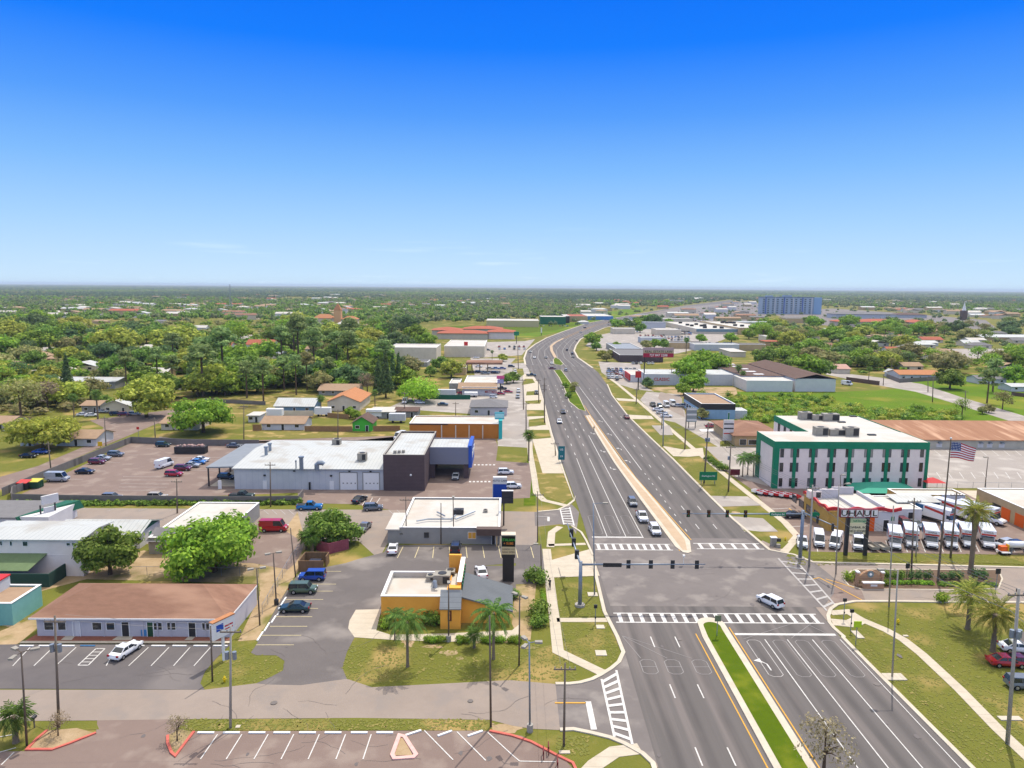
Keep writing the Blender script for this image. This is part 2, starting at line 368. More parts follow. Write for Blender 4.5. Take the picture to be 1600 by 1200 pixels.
# lanes darkened down their middles by years of traffic
_n, _l = M_asph.node_tree.nodes, M_asph.node_tree.links
def _mth(op, a, b=None):
    q = _n.new('ShaderNodeMath'); q.operation = op
    for i, v in enumerate((a, b)):
        if v is None: continue
        if isinstance(v, (int, float)): q.inputs[i].default_value = v
        else: _l.new(v, q.inputs[i])
    return q.outputs[0]
_g = _n.new('ShaderNodeNewGeometry'); _s = _n.new('ShaderNodeSeparateXYZ'); _l.new(_g.outputs['Position'], _s.inputs[0])
_side = _mth('GREATER_THAN', _s.outputs[0], 31.0); _x0 = _mth('ADD', _mth('MULTIPLY', _side, 16.6), 18.5)
_c = _mth('COSINE', _mth('MULTIPLY', _mth('SUBTRACT', _s.outputs[0], _x0), 2*pi/3.55)); _c = _mth('POWER', _mth('MAXIMUM', _c, 0), 1.5)
_t = _n.new('ShaderNodeTexNoise'); _t.inputs['Scale'].default_value = .12; _t.inputs['Detail'].default_value = 3; _l.new(_g.outputs['Position'], _t.inputs['Vector'])
_k = _mth('MULTIPLY', _c, _mth('MULTIPLY', _t.outputs[0], .8))
_b = _n['Principled BSDF']; _src = _b.inputs['Base Color'].links[0].from_socket; _m = _n.new('ShaderNodeMix'); _m.data_type = 'RGBA'; _l.new(_k, _m.inputs[0]); _l.new(_src, _m.inputs[6]); _m.inputs[7].default_value = lin('423e3d'); _l.new(_m.outputs[2], _b.inputs['Base Color'])
# ------------------------------------------------------------------ ground, roads, lots
def poly(px, reg_=True, z=0):
    pts = [P(x, y, z) for x, y in px]
    if reg_: KEEP.append((pts, (min(p[0] for p in pts), max(p[0] for p in pts), min(p[1] for p in pts), max(p[1] for p in pts))))
    return pts
g = MB()
xs = [-24000,-12000,-6000,-3000,-1500,-700,-300,-100,0,100,300,700,1500,3000,6000,12000,24000]; ys = [-200,0,100,200,400,800,1600,3200,6400,12000,20000,40000]
for i in range(len(xs)-1):
    for j in range(len(ys)-1):
        g.add([(xs[i],ys[j],0),(xs[i+1],ys[j],0),(xs[i+1],ys[j+1],0),(xs[i],ys[j+1],0)], [(0,1,2,3)])
ST('ground', g, M_grass)
_zi = 0
def sheet(name, px, z, m, world=False):
    b = MB(); global _zi; _zi += 1; z += .00025*_zi      # no two sheets at one height
    for pl in (px if isinstance(px[0], list) else [px]):
        pts = pl if world else poly(pl)
        if world: KEEP.append((pts, (min(p[0] for p in pts), max(p[0] for p in pts), min(p[1] for p in pts), max(p[1] for p in pts))))
        b.flat(pts, z)
    return ST(name, b, m)
def island(name, px, m, z=.13, kerb=M_conc2, kw=.3, world=False, z0=0.0):
    b = MB()
    for pl in (px if isinstance(px[0], list) else [px]):
        pts = pl if world else [P(x, y) for x, y in pl]
        b.prism(pts, z0, z)
        if kerb: k = MB(); k.ribbon(pts, kw, z0, z+.02, closed=True); ST('kerb', k, kerb)
    return ST(name, b, m)
# --- main road (runs along +Y, bends right far off)
farL = [(821,570),(819,560),(823,548),(836,538),(854,528),(880,518),(918,505),(960,497),(1010,488),(1075,477),(1140,469)]
farR = [(1165,470),(1100,479),(1040,490),(985,503),(945,512),(924,521),(907,530),(900,540),(897,548),(903,559),(926,575)]
road = [(15.9,-30),(15.9,60),(16.3,93),(15.4,105),(16.0,128),(16.2,150),(16.0,164),(15.3,205),(15.1,244),(15.5,300),(15.8,367)] + [P(*p) for p in farL] + [P(*p) for p in farR] + [(53,420),(51,368),(48.0,330),(46.6,276),(47.4,235),(48.2,205),(48.6,160),(50.2,131.7),(48.3,97),(48.9,69),(48.9,-30)]
sheet('road', road, .052, M_asph, world=True)
# --- cross streets, lots
cross_w = [(-120,1078),(320,1078),(400,1068),(417,1070),(470,1071),(542,1061),(581,1074),(700,1068),(797,1063),(868,1069),(907,1067),(939,1055),(967,1035),(974,1016),(1000,1016),(1040,1210),(1028,1200),(1014,1185),(998,1174),(975,1162),(953,1153),(925,1146),(896,1140),(875,1141),(830,1139),(800,1134),(765,1125),(560,1122),(290,1124),(152,1126),(-120,1128)]
sheet('street', cross_w, .030, M_street)
sheet('street_patch', [(868,1069),(907,1067),(939,1055),(967,1035),(974,1020),(1000,1020),(1030,1195),(998,1174),(953,1153),(896,1140),(875,1141)], .036, M_asphX)
# junction box and the approach on the right
sheet('street', [(1290,973),(1296,959),(1308,945),(1336,940),(1483,941),(1640,942),(1640,889),(1598,888),(1398,883),(1271,880),(1240,868),(1195,842),(1170,860),(1190,950)], .034, M_street)
sheet('street', [(1640,889),(1640,942),(2100,950),(2100,900)], .034, M_street)
sheet('junction', [(16.3,107),(50,107),(54,112),(57,118),(56.5,127),(52,132),(50.3,131.5),(48,138),(16.2,138)], .058, M_asphX, world=True)
sheet('street_patch', [(1268,905),(1300,903),(1322,913),(1345,921),(1352,938),(1310,944),(1296,940)], .043, M_lotB)
# north-west side street (second crossing)
sheet('street', [(-120,778),(-10,790),(150,794),(465,796),(700,797),(845,800),(872,797),(893,788),(905,800),(900,835),(893,822),(875,819),(840,823),(838,878),(855,900),(845,905),(784,850),(606,848),(596,866),(590,872),(560,845),(400,850),(380,820),(340,880),(300,850),(225,850),(-120,850)], .012, M_street)
sheet('street_patch', [(835,800),(872,797),(893,788),(905,800),(900,835),(893,822),(875,819),(836,822)], .024, M_asphX)
sheet('parking_lot', [(-120,1076),(-120,1010),(28,1007),(361,1007),(352,1015),(337,1030),(320,1050),(313,1068),(320,1078)], .040, M_lotN)
low = [(-500,1600),(-300,1177),(40,1174),(85,1172),(150,1147),(152,1126),(290,1124),(262,1160),(275,1183),(302,1143),(560,1142),(770,1142),(815,1150),(850,1167),(885,1190),(905,1212),(930,1600)]
sheet('parking_lot', low, .024, M_lotB)
# restaurant lot
sheet('parking_lot', [(392,1020),(402,1005),(425,962),(440,935),(462,902),(478,885),(505,887),(540,880),(559,874),(600,863),(606,852),(783,851),(845,852),(850,880),(852,905),(838,912),(806,912),(806,880),(740,885),(610,890),(596,960),(556,953),(544,982),(554,996),(542,1019),(535,1044),(542,1061),(581,1074),(500,1078),(417,1070),(400,1068),(417,1061),(442,1048),(445,1033),(431,1024),(400,1024)], .020, M_lotD)
sheet('parking_lot', [(592,884),(842,884),(838,912),(806,913),(806,935),(596,935)], .017, M_lotD)
sheet('driveway', [(806,911),(838,911),(833,960),(829,1000),(812,1000),(800,975)], .014, M_dirt)
sheet('walkway', [(556,953),(596,952),(588,985),(610,992),(700,990),(800,985),(812,975),(812,1000),(700,1003),(613,1000),(554,996),(544,982),(546,970)], .028, M_conc)
# car dealer / workshop lot
sheet('parking_lot', [(14,781),(205,692),(330,690),(650,680),(770,676),(778,697),(775,720),(832,724),(828,778),(786,780),(780,786),(735,796),(700,796),(612,797),(555,788),(470,786),(465,770),(120,783)], .022, M_lotB)
sheet('parking_lot', [(418,812),(478,850),(462,880),(450,890),(395,880),(365,880),(380,850),(400,820)], .026, M_lotB)
# lots right of the road
sheet('parking_lot', [(1140,705),(1250,705),(1255,764),(1500,767),(1530,782),(1640,838),(1640,868),(1262,862),(1249,838),(1225,815),(1205,800),(1175,765),(1120,727)], .020, M_lotB)
sheet('parking_lot', [(1100,698),(1190,698),(1200,760),(1150,745)], .026, M_lotP)
sheet('parking_lot', [(1430,700),(1700,700),(1700,765),(1446,762)], .020, M_lotP)
sheet('parking_lot', [(1470,766),(1640,768),(1640,850),(1600,832),(1512,783)], .012, M_conc)
sheet('parking_lot', [(1125,700),(1055,660),(1030,655),(1000,625),(1010,612),(1062,616),(1072,650),(1140,665),(1145,684),(1125,690)], .018, M_lotP)
sheet('parking_lot', [(1066,635),(1070,652),(1045,640),(1028,622),(1032,612),(1066,622)], .024, M_street)
sheet('parking_lot', [(935,565),(1000,568),(1005,603),(1022,612),(992,608),(965,600),(940,582)], .018, M_lotP)
sheet('parking_lot', [(1590,1022),(1640,1060),(1700,1120),(1700,1010),(1590,985),(1578,1010)], .024, M_lotD)
# west verge lots beside the road further north
sheet('parking_lot', [(778,697),(775,655),(700,618),(770,600),(830,598),(835,640),(832,700)], .012, M_lotP)
sheet('parking_lot', [(735,622),(700,618),(660,625),(640,622),(600,640),(645,650),(640,640),(780,650),(790,625)], .016, M_lotP)
sheet('parking_lot', [(735,560),(822,560),(832,598),(745,598)], .016, M_lotP)
sheet('parking_lot', [(745,535),(820,533),(836,530),(815,555),(735,560)], .016, M_lotP)
sheet('verge_paving', [(9.3,188),(15.4,188),(15.1,244),(15.8,367),(15.8,410),(8,410),(7,300),(7.5,244)], .030, M_conc, world=True)
# north-west residential streets
sheet('street', [(-120,820),(-5,768),(120,715),(262,655),(300,648),(345,640),(330,637),(270,640),(190,650),(140,657),(162,668),(150,690),(60,728),(-120,780)], .024, M_lotB)
sheet('street', [(250,682),(300,690),(560,688),(600,684),(640,680),(640,688),(560,692),(400,692),(240,690)], .018, M_street)
sheet('street', [(1375,590),(1440,600),(1500,620),(1600,650),(1700,680),(1700,694),(1590,662),(1490,630),(1430,612),(1360,600),(1290,585),(1290,580)], .020, M_lotP)
sheet('street', [(140,572),(165,568),(230,582),(205,586)], .02, M_lotP)
sheet('street', [(-100,545),(250,540),(420,520),(430,524),(250,546),(-100,552)], .03, M_lotP)
# far commercial apron
sheet('parking_lot', [(930,525),(1010,508),(1080,515),(1160,520),(1090,545),(1060,552),(1000,560),(935,548),(915,540)], .022, M_lotP)
sheet('parking_lot', [(985,497),(1060,480),(1180,470),(1200,492),(1180,500),(1090,510),(1020,506)], .06, M_asphX)
sheet('parking_lot', [(700,512),(810,508),(930,490),(1000,480),(1005,487),(900,512),(870,520),(830,528),(740,524)], .04, M_field)
sheet('parking_lot', [(1200,488),(1300,482),(1420,490),(1540,500),(1560,515),(1440,512),(1330,512),(1250,505)], .05, M_asphX)
sheet('parking_lot', [(1480,545),(1700,545),(1700,560),(1500,560)], .03, M_lotP)
# meadow and yards
sheet('meadow', [(1130,655),(1150,612),(1320,612),(1400,608),(1392,592),(1410,581),(1700,590),(1700,692),(1446,690),(1400,655),(1200,660)], .006, M_field)
sheet('dry_yard', [(420,860),(465,800),(478,850),(470,885),(440,935),(402,1000),(372,1002),(406,930),(404,885)], .009, M_dirt)
sheet('dry_yard', [(135,905),(405,912),(404,878),(260,868),(225,860),(130,880),(-60,905),(-60,925),(60,925)], .009, M_dirt)
sheet('dry_yard', [(62,962),(-60,1010),(-60,1040),(30,1005),(66,975)], .010, M_dirt)
sheet('dry_yard', [(250,625),(420,618),(560,612),(640,610),(640,655),(560,655),(400,650),(260,660)], .008, M_lawn)
sheet('dry_yard', [(380,684),(640,684),(640,672),(380,672)], .014, M_lawn)
sheet('dry_yard', [(1010,605),(1150,605),(1160,660),(1120,640),(1070,622)], .010, M_dirt)
sheet('lawn', [(829,712),(836,740),(839,772),(836,790),(818,790),(822,740),(824,712)], .010, M_lush)
# sandy wear on the verges
rnd = random.Random(4)
wb = MB()
for (x0,x1,y0,y1,n) in ((600,760,1000,1030,7),(700,800,1128,1140,5),(835,880,700,770,6),(1100,1190,760,835,4),(640,850,1000,1020,3),(20,60,960,990,4)):
    for _ in range(n):
        cx, cy = P(rnd.uniform(x0,x1), rnd.uniform(y0,y1)); a = rnd.uniform(.5,1.6); b_ = rnd.uniform(.4,1.1); k = 11
        wb.flat([(cx+a*cos(2*pi*i/k)*rnd.uniform(.6,1.25), cy+b_*sin(2*pi*i/k)*rnd.uniform(.6,1.25)) for i in range(k)], .016+.0006*len(wb.f))
ST('sand_patches', wb, M_dirt)
# --- medians
def arc(cx, cy, r, a0, a1, n=8): return [(cx+r*cos(R(a0+(a1-a0)*i/n)), cy+r*sin(R(a0+(a1-a0)*i/n))) for i in range(n+1)]
med = [(27.7,-30),(32.3,-30),(32.6,84),(32.6,100)]+arc(30.6,101,2.0,0,180,10)+[(28.2,97)]
k = MB(); k.prism(med, .03, .19); ST('median_kerb', k, M_conc2)
inn = [(28.6,-30),(31.5,-30),(31.7,84),(31.7,99)]+arc(30.5,100.2,1.25,0,180,10)+[(29.0,97)]
k = MB(); k.prism(inn, .03, .21); ST('median_lawn', k, M_lush)
medn = [(36.2,136),(35.0,130.2)]+[(34.2,129.6),(33.4,130.0),(32.6,133),(31.4,165),(30.4,200),(30.2,240),(30.2,275),(31.9,276),(32.4,240),(33.0,200),(33.7,184),(35.0,160)]
k = MB(); k.prism(medn, .03, .20); ST('median_kerb', k, M_conc2)
k = MB(); k.prism([(35.4,137),(34.4,131),(33.6,131.2),(32.2,165),(31.0,200),(30.8,275),(31.4,275),(32.3,200),(33.2,180),(34.4,160)], .03, .22); ST('median_paving', k, M_median)
gm = [(890,628),(882,606),(874,590),(866,579),(876,578),(892,600),(905,622),(915,643),(905,640)]
k = MB(); pts = [P(*p) for p in gm]; k.prism(pts, .03, .22); ST('median_lawn', k, M_lush); k = MB(); k.ribbon(pts, .7, .03, .2, closed=True); ST('median_kerb', k, M_conc2)
gm = [(866,569),(865,562),(868,559),(874,562),(880,569),(876,571)]
k = MB(); pts = [P(*p) for p in gm]; k.prism(pts, .03, .22); ST('median_lawn', k, M_lush); k = MB(); k.ribbon(pts, .8, .03, .2, closed=True); ST('median_kerb', k, M_conc2)
k = MB(); k.ribbon([P(*p) for p in [(868,559),(862,548),(861,541),(868,535),(880,529)]], 2.2, .03, .18); ST('median_paving', k, M_median)
# --- kerbs along the road
def kerb(pts, wd=.55, m=M_conc2, z=.15): k = MB(); k.ribbon(pts, wd, 0, z); return ST('kerb', k, m)
kerb([(15.6,-30),(15.6,60),P(1020,1193),P(1004,1178),P(975,1162),P(953,1153),P(925,1146),P(896,1140),P(875,1141)])
kerb([P(868,1069),P(890,1069),P(907,1067),P(925,1062),P(939,1055),P(955,1045),P(967,1035),P(974,1020),(15.9,97),(15.1,105),(15.7,127)])
kerb([P(840,800),P(872,797),P(887,790),P(896,783),P(899,776),(15.6,164),(14.9,205),(14.8,244),(15.3,300),(15.5,367)])
kerb([P(893,822),P(908,832),P(916,845),P(922,858),(16.0,128.5)], .4)
kerb([(49.2,-30),(49.2,69),(48.7,90),(48.6,97),P(1318,995),P(1303,982),P(1296,973),P(1294,963),P(1298,952),P(1308,945),P(1336,940),P(1400,940),P(1483,941),P(1640,942)])
kerb([P(1640,888),P(1598,887),P(1398,882),P(1271,879),P(1240,867),(50.5,131.7),(49.2,150),(48.9,165),(48.5,205),(47.7,235),(46.9,276),(48.3,330),(51.3,368)])
kerb([P(*p) for p in farL], 1.2); kerb([P(*p) for p in farR], 1.2)
# --- pavements
def walk(pts, wd=1.6, z=.05): k = MB(); k.ribbon(pts, wd, 0, z); return ST('sidewalk', k, M_conc)
walk([P(854,858),P(860,917),P(867,973),P(872,1018),P(938,1050),P(945,1052)])
walk([P(870,969),P(950,969)], 1.3)
walk([P(1000,1170),P(960,1175),P(930,1195),P(905,1222),P(940,1600)],1.8)
walk([P(827,690),P(829,712),P(834,740),P(838,770),P(850,782),P(888,791)])
walk([P(875,823),P(862,832),P(860,855)],1.5); walk([P(857,852),P(915,850)],1.1)
sheet('driveway', [(853,878),(923,858),(937,900),(858,903)], .055, M_conc)
walk([P(1297,958),P(1325,956),P(1345,968),P(1385,985),P(1412,1000),P(1440,1022),P(1500,1078),P(1560,1140),P(1640,1215)],1.5)
walk([P(1300,972),P(1330,975),P(1345,968)],2.2,.052)
walk([P(1222,866),P(1246,838),P(1226,816),P(1150,756),P(1095,711),P(1040,664),P(1000,629),P(965,600),P(948,588)],1.6)
sheet('driveway', [(1036,698),(1064,703),(1098,700),(1100,712),(1075,714),(1052,713)], .05, M_conc)
# white concrete aprons on the east verge
for a in ([(1036,697),(1064,702),(1090,706),(1100,712),(1075,714),(1052,713)], [(979,648),(1018,650),(1022,655),(988,655)], [(962,622),(990,624),(1000,628),(966,626)]): sheet('driveway', a, .046, M_conc)
for a in ([(1108,775),(1168,776),(1190,790),(1126,792)], [(1143,807),(1192,810),(1216,831),(1163,831)], [(1018,665),(1046,665),(1052,680),(1032,680)]): sheet('driveway', a, .040, M_lotP)
# grass islands on the west verge
for pl in ([(826,656),(851,653),(853,664),(826,667)], [(825,672),(858,672),(861,684),(840,686),(827,686)], [(823,641),(850,641),(852,650),(824,651)], [(820,627),(846,625),(844,631),(824,631)], [(823,612),(838,611),(842,617),(822,618)], [(820,592),(832,592),(836,598),(815,602)], [(800,576),(817,576),(819,585),(815,588)],[(806,560),(818,560),(819,567),(798,568)]):
    island('verge_island', pl, M_grass, .09, None)
sheet('verge_lawn', [(833,709),(869,705),(878,730),(893,765),(893,778),(880,786),(845,772),(838,740)], .012, M_lawn)
sheet('stormwater_field', [(700,527),(790,524),(868,516),(905,507),(840,505),(700,510)], .08, M_lush)
# --- painted markings
W = MB(); WW = MB(); Y_ = MB(); zz = .085
def mk(b, x0, x1, y0, y1, z=zz): b.add([(x0,y0,z),(x1,y0,z),(x1,y1,z),(x0,y1,z)], [(0,1,2,3)])
def mline(b, p, q, wd=.12, z=zz):
    p, q = Vector(p), Vector(q); d = (q-p).normalized(); n_ = Vector((-d.y,d.x))*wd/2
    b.add([(*(p+n_),z),(*(p-n_),z),(*(q-n_),z),(*(q+n_),z)], [(0,1,2,3)])
def pl_(b, px, wd=.12, z=zz):
    w_ = [P(*p) for p in px]
    for i in range(len(w_)-1): mline(b, w_[i], w_[i+1], wd, z)
for x in (20.71, 24.24):
    for k_ in range(-8, 3):
        y0 = 72.05+k_*12.5-3.05
        if y0 < 96: mk(W, x-.08, x+.08, y0, y0+3.05)
for x in (40.05, 43.8):
    for k_ in range(0, 17): y0 = 143.6+k_*12.8; mk(W, x-.08, x+.08, y0, y0+3.05)
for x in (20.1, 23.9):
    mk(W, x-.07, x+.07, 138.4, 205)
    for k_ in range(0, 13): y0 = 209+k_*12.5; mk(W, x-.09, x+.09, y0, y0+3.3)
mk(W, 27.2, 27.36, 138.4, 238)
for x in (26.5,): 
    for k_ in range(0, 10): y0 = 245+k_*12.5; mk(W, x-.09, x+.09, y0, y0+3.3)
mline(W, (36.83,191.8), (35.6,368), .18)
for k_ in range(10): y0 = 142+k_*5; mk(W, 37.0, 37.16, y0, y0+1.5)
for x in (37.02, 40.25, 43.88): mk(W, x-.07, x+.07, -25, 96.4)
mline(W, (47.9,-25), (47.9,96.5), .12); mline(W, (16.9,-25), (16.9,60), .12)
mline(Y_, (27.45,-30), (27.5,98), .16); mline(Y_, (32.85,-30), (33.0,100), .16)
for a, b_ in (((33.0,131),(31.0,186)),((31.0,186),(29.9,276))): mline(Y_, a, b_, .18)
for a, b_ in (((36.7,137),(33.8,184)),((33.8,184),(32.2,276)),((32.2,276),(32.2,300))): mline(Y_, a, b_, .18)
# stop bars, ladder crossings
mk(W, 33.2, 47.9, 97.6, 98.2); mk(W, 17, 27.4, 138.0, 138.6)
def ladder(x0, x1, y0, y1, n, b=W, skip=()):
    mk(b, x0, x1, y0, y0+.3); mk(b, x0, x1, y1-.3, y1)
    for i in range(n):
        if i in skip: continue
        x = x0+(i+.5)*(x1-x0)/n; mk(b, x-.3, x+.3, y0+.3, y1-.3)
ladder(16.4, 47.8, 101.3, 104.6, 19); ladder(16.9, 31.8, 131.2, 134.6, 10, W); ladder(36.6, 49.6, 132.0, 135.2, 6, W)
def ladderv(a0, a1, b0, b1, n, b=W):       # corners: a0-a1 near edge line, b0-b1 far edge line (going away)
    a0, a1, b0, b1 = [Vector(P(*p)) for p in (a0,a1,b0,b1)]
    mline(b, a0, b0, .3); mline(b, a1, b1, .3)
    for i in range(n):
        t = (i+.5)/n; mline(b, a0.lerp(b0,t), a1.lerp(b1,t), .5, zz+.004)
ladderv((960,1152),(988,1164),(940,1062),(963,1048),9)
ladderv((881,820),(897,822),(875,795),(890,793),7)
ladderv((1292,955),(1306,947),(1216,873),(1245,878),8, WW)
pl_(W, [(919,1097),(928,1141)], .7); pl_(Y_, [(867,1099),(916,1099)], .25)
pl_(W, [(857,808),(857,815)], .5); pl_(W, [(838,807),(856,808)], .15)
# turn arrows
def arrow(x, y, left=True, b=W, s=1, back=False):
    k_ = -1 if left else 1; d = -1 if back else 1
    k_ *= s; 
    mk(b, x-.1, x+.1, y, y+1.6*s*1) if d > 0 else mk(b, x-.1, x+.1, y-1.6, y)
    yy = y+1.6*d
    b.add([(x-.1,yy,zz),(x+.1,yy,zz),(x+.1+.7*k_,yy+.9*d,zz),(x-.1+.7*k_,yy+.9*d,zz)], [(0,1,2,3)])
    b.add([(x+.5*k_,yy+1.5*d,zz+.003),(x+.5*k_,yy+.3*d,zz+.003),(x+1.5*k_,yy+.9*d,zz+.003)], [(0,1,2)])
arrow(34.9, 88, True, W, 1.0)
for y in (200, 216, 238, 262): arrow(35.1, y, True)
for y in (195, 216, 243): arrow(28.6, y, False, W, 1, True)
# loop detector cuts
S_ = MB()
def rrect(x0, x1, y0, y1, b=S_, wd=.1):
    c = min(.5,(x1-x0)/4); pts = [(x0+c,y0),(x1-c,y0),(x1,y0+c),(x1,y1-c),(x1-c,y1),(x0+c,y1),(x0,y1-c),(x0,y0+c)]
    for i in range(8): mline(b, pts[i], pts[(i+1)%8], wd, .080)
for x in (17.6, 20.9, 24.6):
    rrect(x+.3, x+2.3, 87.0, 90.6); mline(S_, (x+.3,88.8), (x+2.3,88.8), .1, .0805)
for x in (18, 21.6, 25): mline(S_, (16.6,97.3), (x+.2,91), .09, .081)
for x in (33.6+.6, 37.9, 41.1, 44.9): rrect(x, x+1.9, 86.5, 96.2, WW if x < 34.5 else S_, .1)
for x in (17.6, 21.2, 24.8): rrect(x, x+1.9, 140, 152)
for a, b_ in (((34,96.5),(46,103)),((41,96.8),(47.5,103)),((47.5,97),(44,103))): mline(S_, a, b_, .09, .081)
# stalls: lower lot
wheel = MB()
for x in (340,378,419,459,499,540,580): pl_(W, [(x,1148),(x-(799-x)*.0585,1187)], .13, .065)
for x in (308,348,388,427,467,507,548,588): p, q = P(x,1147), P(x+26,1147); wheel.box(p[0], q[0], p[1], p[1]+.25, .02, .18)
for a, b_ in (((663,1142),(708,1188)),((714,1144),(759,1189)),((762,1145),(800,1180))): pl_(W, [a, b_], .13, .065)
for a, b_ in (((634,1150),(658,1142)),((684,1151),(706,1143)),((731,1151),(754,1143)),):
    p, q = Vector(P(*a)), Vector(P(*b_)); wheel.ribbon([p, q], .25, .02, .16)
pl_(W, [(800,1180),(812,1190),(868,1191)], .13, .065)
pl_(W, [(0,1152),(22,1148)], .13, .065); pl_(W, [(0,1176),(25,1169)], .13, .065); pl_(W, [(2,1196),(22,1176)], .13, .065)
# stalls: brown-roof lot
for i, x in enumerate((40,80,118,0,0,192,0,0,0,0)):
    pass
for xt, xb in ((47,20),(83,53),(119,87),(0,0),(181,166),(232,201),(264,236),(297,271),(329,303)):
    if xt: pl_(W, [(xt,1012),(xb,1041)], .13, .065)
pl_(W, [(150,1014),(122,1040),(138,1040),(164,1014),(150,1014)], .16, .065)
for t in (.2,.4,.6,.8): pl_(W, [(150-28*t,1014+26*t),(164-26*t,1014+26*t)], .13, .0505)
for x in (30,60,94,148,180,203,236,269,302,333):
    if x == 148: continue
    p, q = P(x,1010.5), P(x+22,1010.5); wheel.box(p[0], q[0], p[1], p[1]+.22, .04, .16)
BL = MB(); p, q = P(125,1010.5), P(148,1010.5); BL.box(p[0], q[0], p[1], p[1]+.22, .04, .16); ST('blue_wheel_stop', BL, M_bluep)
# stalls: restaurant lot
wy = MB()
for (xa, xb, y) in ((400,459,1008),(408,471,993),(422,480,979),(430,488,964),(440,497,951),(447,505,937),(452,520,924),(470,525,913),(470,533,893),(503,523,903),(478,505,926),(478,495,950)):
    if xa < 470 or y in (893,913): pl_(wy, [(xa,y),(xb,y)], .13, .045)
for xt, xb in ((630,621),(655,648),(678,676),(702,703),(728,730),(754,757),(779,783),(805,809),(829,834)): pl_(wy, [(xt,854),(xb,872)], .13, .045)
for (a, b_) in (((402,1002),(411,988)),((413,987),(421,974)),((424,974),(431,963)),((433,962),(440,951)),((438,948),(447,934))): p, q = P(*a), P(*b_); wheel.ribbon([p,q], .22, .02, .16)
# stalls: workshop lot
for i, y in enumerate((745,750,756,761,766)): pl_(WW, [(192-i*2,y),(270-i*3,y+.5)], .14, .045)
for y in (715,719,724,729,735): pl_(WW, [(268,y),(345,y)], .14, .045)
for (xa, xb, y) in ((105,130,749),(115,145,738),(150,165,736),(170,187,723),(190,215,711)): pl_(WW, [(xa,y),(xb,y)], .14, .045)
for i in range(5): pl_(WW, [(792-i*.5,751+i*5-10),(815,754+i*5-10)], .14, .045)
for xx, x2 in ((566,573),(586,594),(575,582)): pl_(W, [(xx,790),(x2,778)], .14, .045)
for i in range(18):
    x = 412+i*13; 
    if not (520 < x < 600): pl_(WW, [(x,797),(x+8,804)], .12, .045)
for i in range(5): pl_(WW, [(120+i*48,799),(134+i*48,794)], .12, .045)
for i in range(6):
    for y in (726.5, 752.8) : 
        p = P((742 if y < 740 else 734.5)+i*6, y); mk(W, p[0]-.28, p[0]+.28, p[1]-.6, p[1]+.6, .047)
# stalls: right lots
for i in range(8):
    p = P(1262+i*15 if i > 0 else 1262, 862)
for i in range(12): pl_(W, [(1278+i*28, 863),(1274+i*27.5, 845)], .14, .045)
for i in range(9): pl_(W, [(1452+i*18,748),(1445+i*18,738)], .14, .045)
for i in range(9): pl_(W, [(1470+i*18,712),(1460+i*18,704)], .14, .045)
pl_(Y_, [(1232,794),(1256,812)], .25, .045); pl_(W, [(1200,796),(1236,794)], .2, .045); pl_(W,[(1232,823),(1262,822)],.2,.045)
pl_(Y_, [(1352,941),(1280,903),(1268,906)], .2, .080) ; pl_(Y_, [(1290,905),(1335,919)], .2, .080)
# the second junction, far up the road
for (a, b_) in (((822,570),(940,573)),((820,578),(935,580))):
    n_ = 30
    for i in range(0, n_, 1):
        if i % 2: continue
        pl_(WW, [(a[0]+(b_[0]-a[0])*i/n_, a[1]+(b_[1]-a[1])*i/n_), (a[0]+(b_[0]-a[0])*(i+.7)/n_, a[1]+(b_[1]-a[1])*(i+.7)/n_)], .8, .095)
def curve_pts(t):   # lane line between the far kerbs
    L = [P(*p) for p in farL]; Rr = [P(*p) for p in farR][::-1]
    return [(a[0]*(1-t)+b[0]*t, a[1]*(1-t)+b[1]*t) for a, b in zip(L, Rr)]
for t in (.12,.25,.38,.62,.75,.88):
    c_ = curve_pts(t)
    for i in range(0, 8): mline(WW, c_[i], c_[i+1], .2, .095)
for t in (.46,.54):
    c_ = curve_pts(t)
    for i in range(4, 9): mline(Y_, c_[i], c_[i+1], .3, .095)
ST('white_road_markings', W, M_white); ST('worn_road_markings', WW, M_wornw); ST('yellow_road_markings', Y_, M_yel); ST('loop_detector_cuts', S_, M_seal)
ST('cream_stall_lines', wy, mat('cream_paint','d6c79a',.8,'b9ab85',1.5,.8,5)); ST('wheel_stops', wheel, M_trimw)
# red-kerbed planting islands of the lower lot
def rk(pts, m, wd=.3, closed=False): k = MB(); k.ribbon([P(*p) for p in pts], wd, 0, .17, closed=closed); ST('painted_kerb', k, m)
rk([(74,1142),(58,1155),(42,1172),(82,1172),(110,1162),(150,1146)], M_redk)
rk([(262,1150),(262,1162),(268,1177),(274,1182),(303,1144)], M_redk)
rk([(624,1150),(613,1180),(616,1186),(646,1184),(650,1180),(632,1152)], M_pinkk, .45, True)
rk([(765,1143),(800,1150),(830,1160),(868,1180),(895,1193),(904,1212)], M_redk, .3)
sheet('planting_bed', [(74,1142),(58,1155),(42,1172),(82,1172),(110,1162),(150,1146),(120,1138)], .03, M_dirt)
sheet('planting_bed', [(262,1150),(262,1162),(268,1177),(274,1182),(303,1144),(280,1140)], .03, M_dirt)
sheet('planting_bed', [(625,1153),(616,1181),(645,1181),(631,1154)], .05, M_dirt)
island('lawn_strip', [(290,1126),(560,1122),(765,1126),(770,1142),(560,1141),(298,1142)], M_grass, .035, None, z0=.0)
k = MB(); k.flat([P(*p) for p in [(55,1134),(120,1128),(150,1128),(155,1140),(75,1143)]], .034); ST('lawn_strip', k, M_grass)
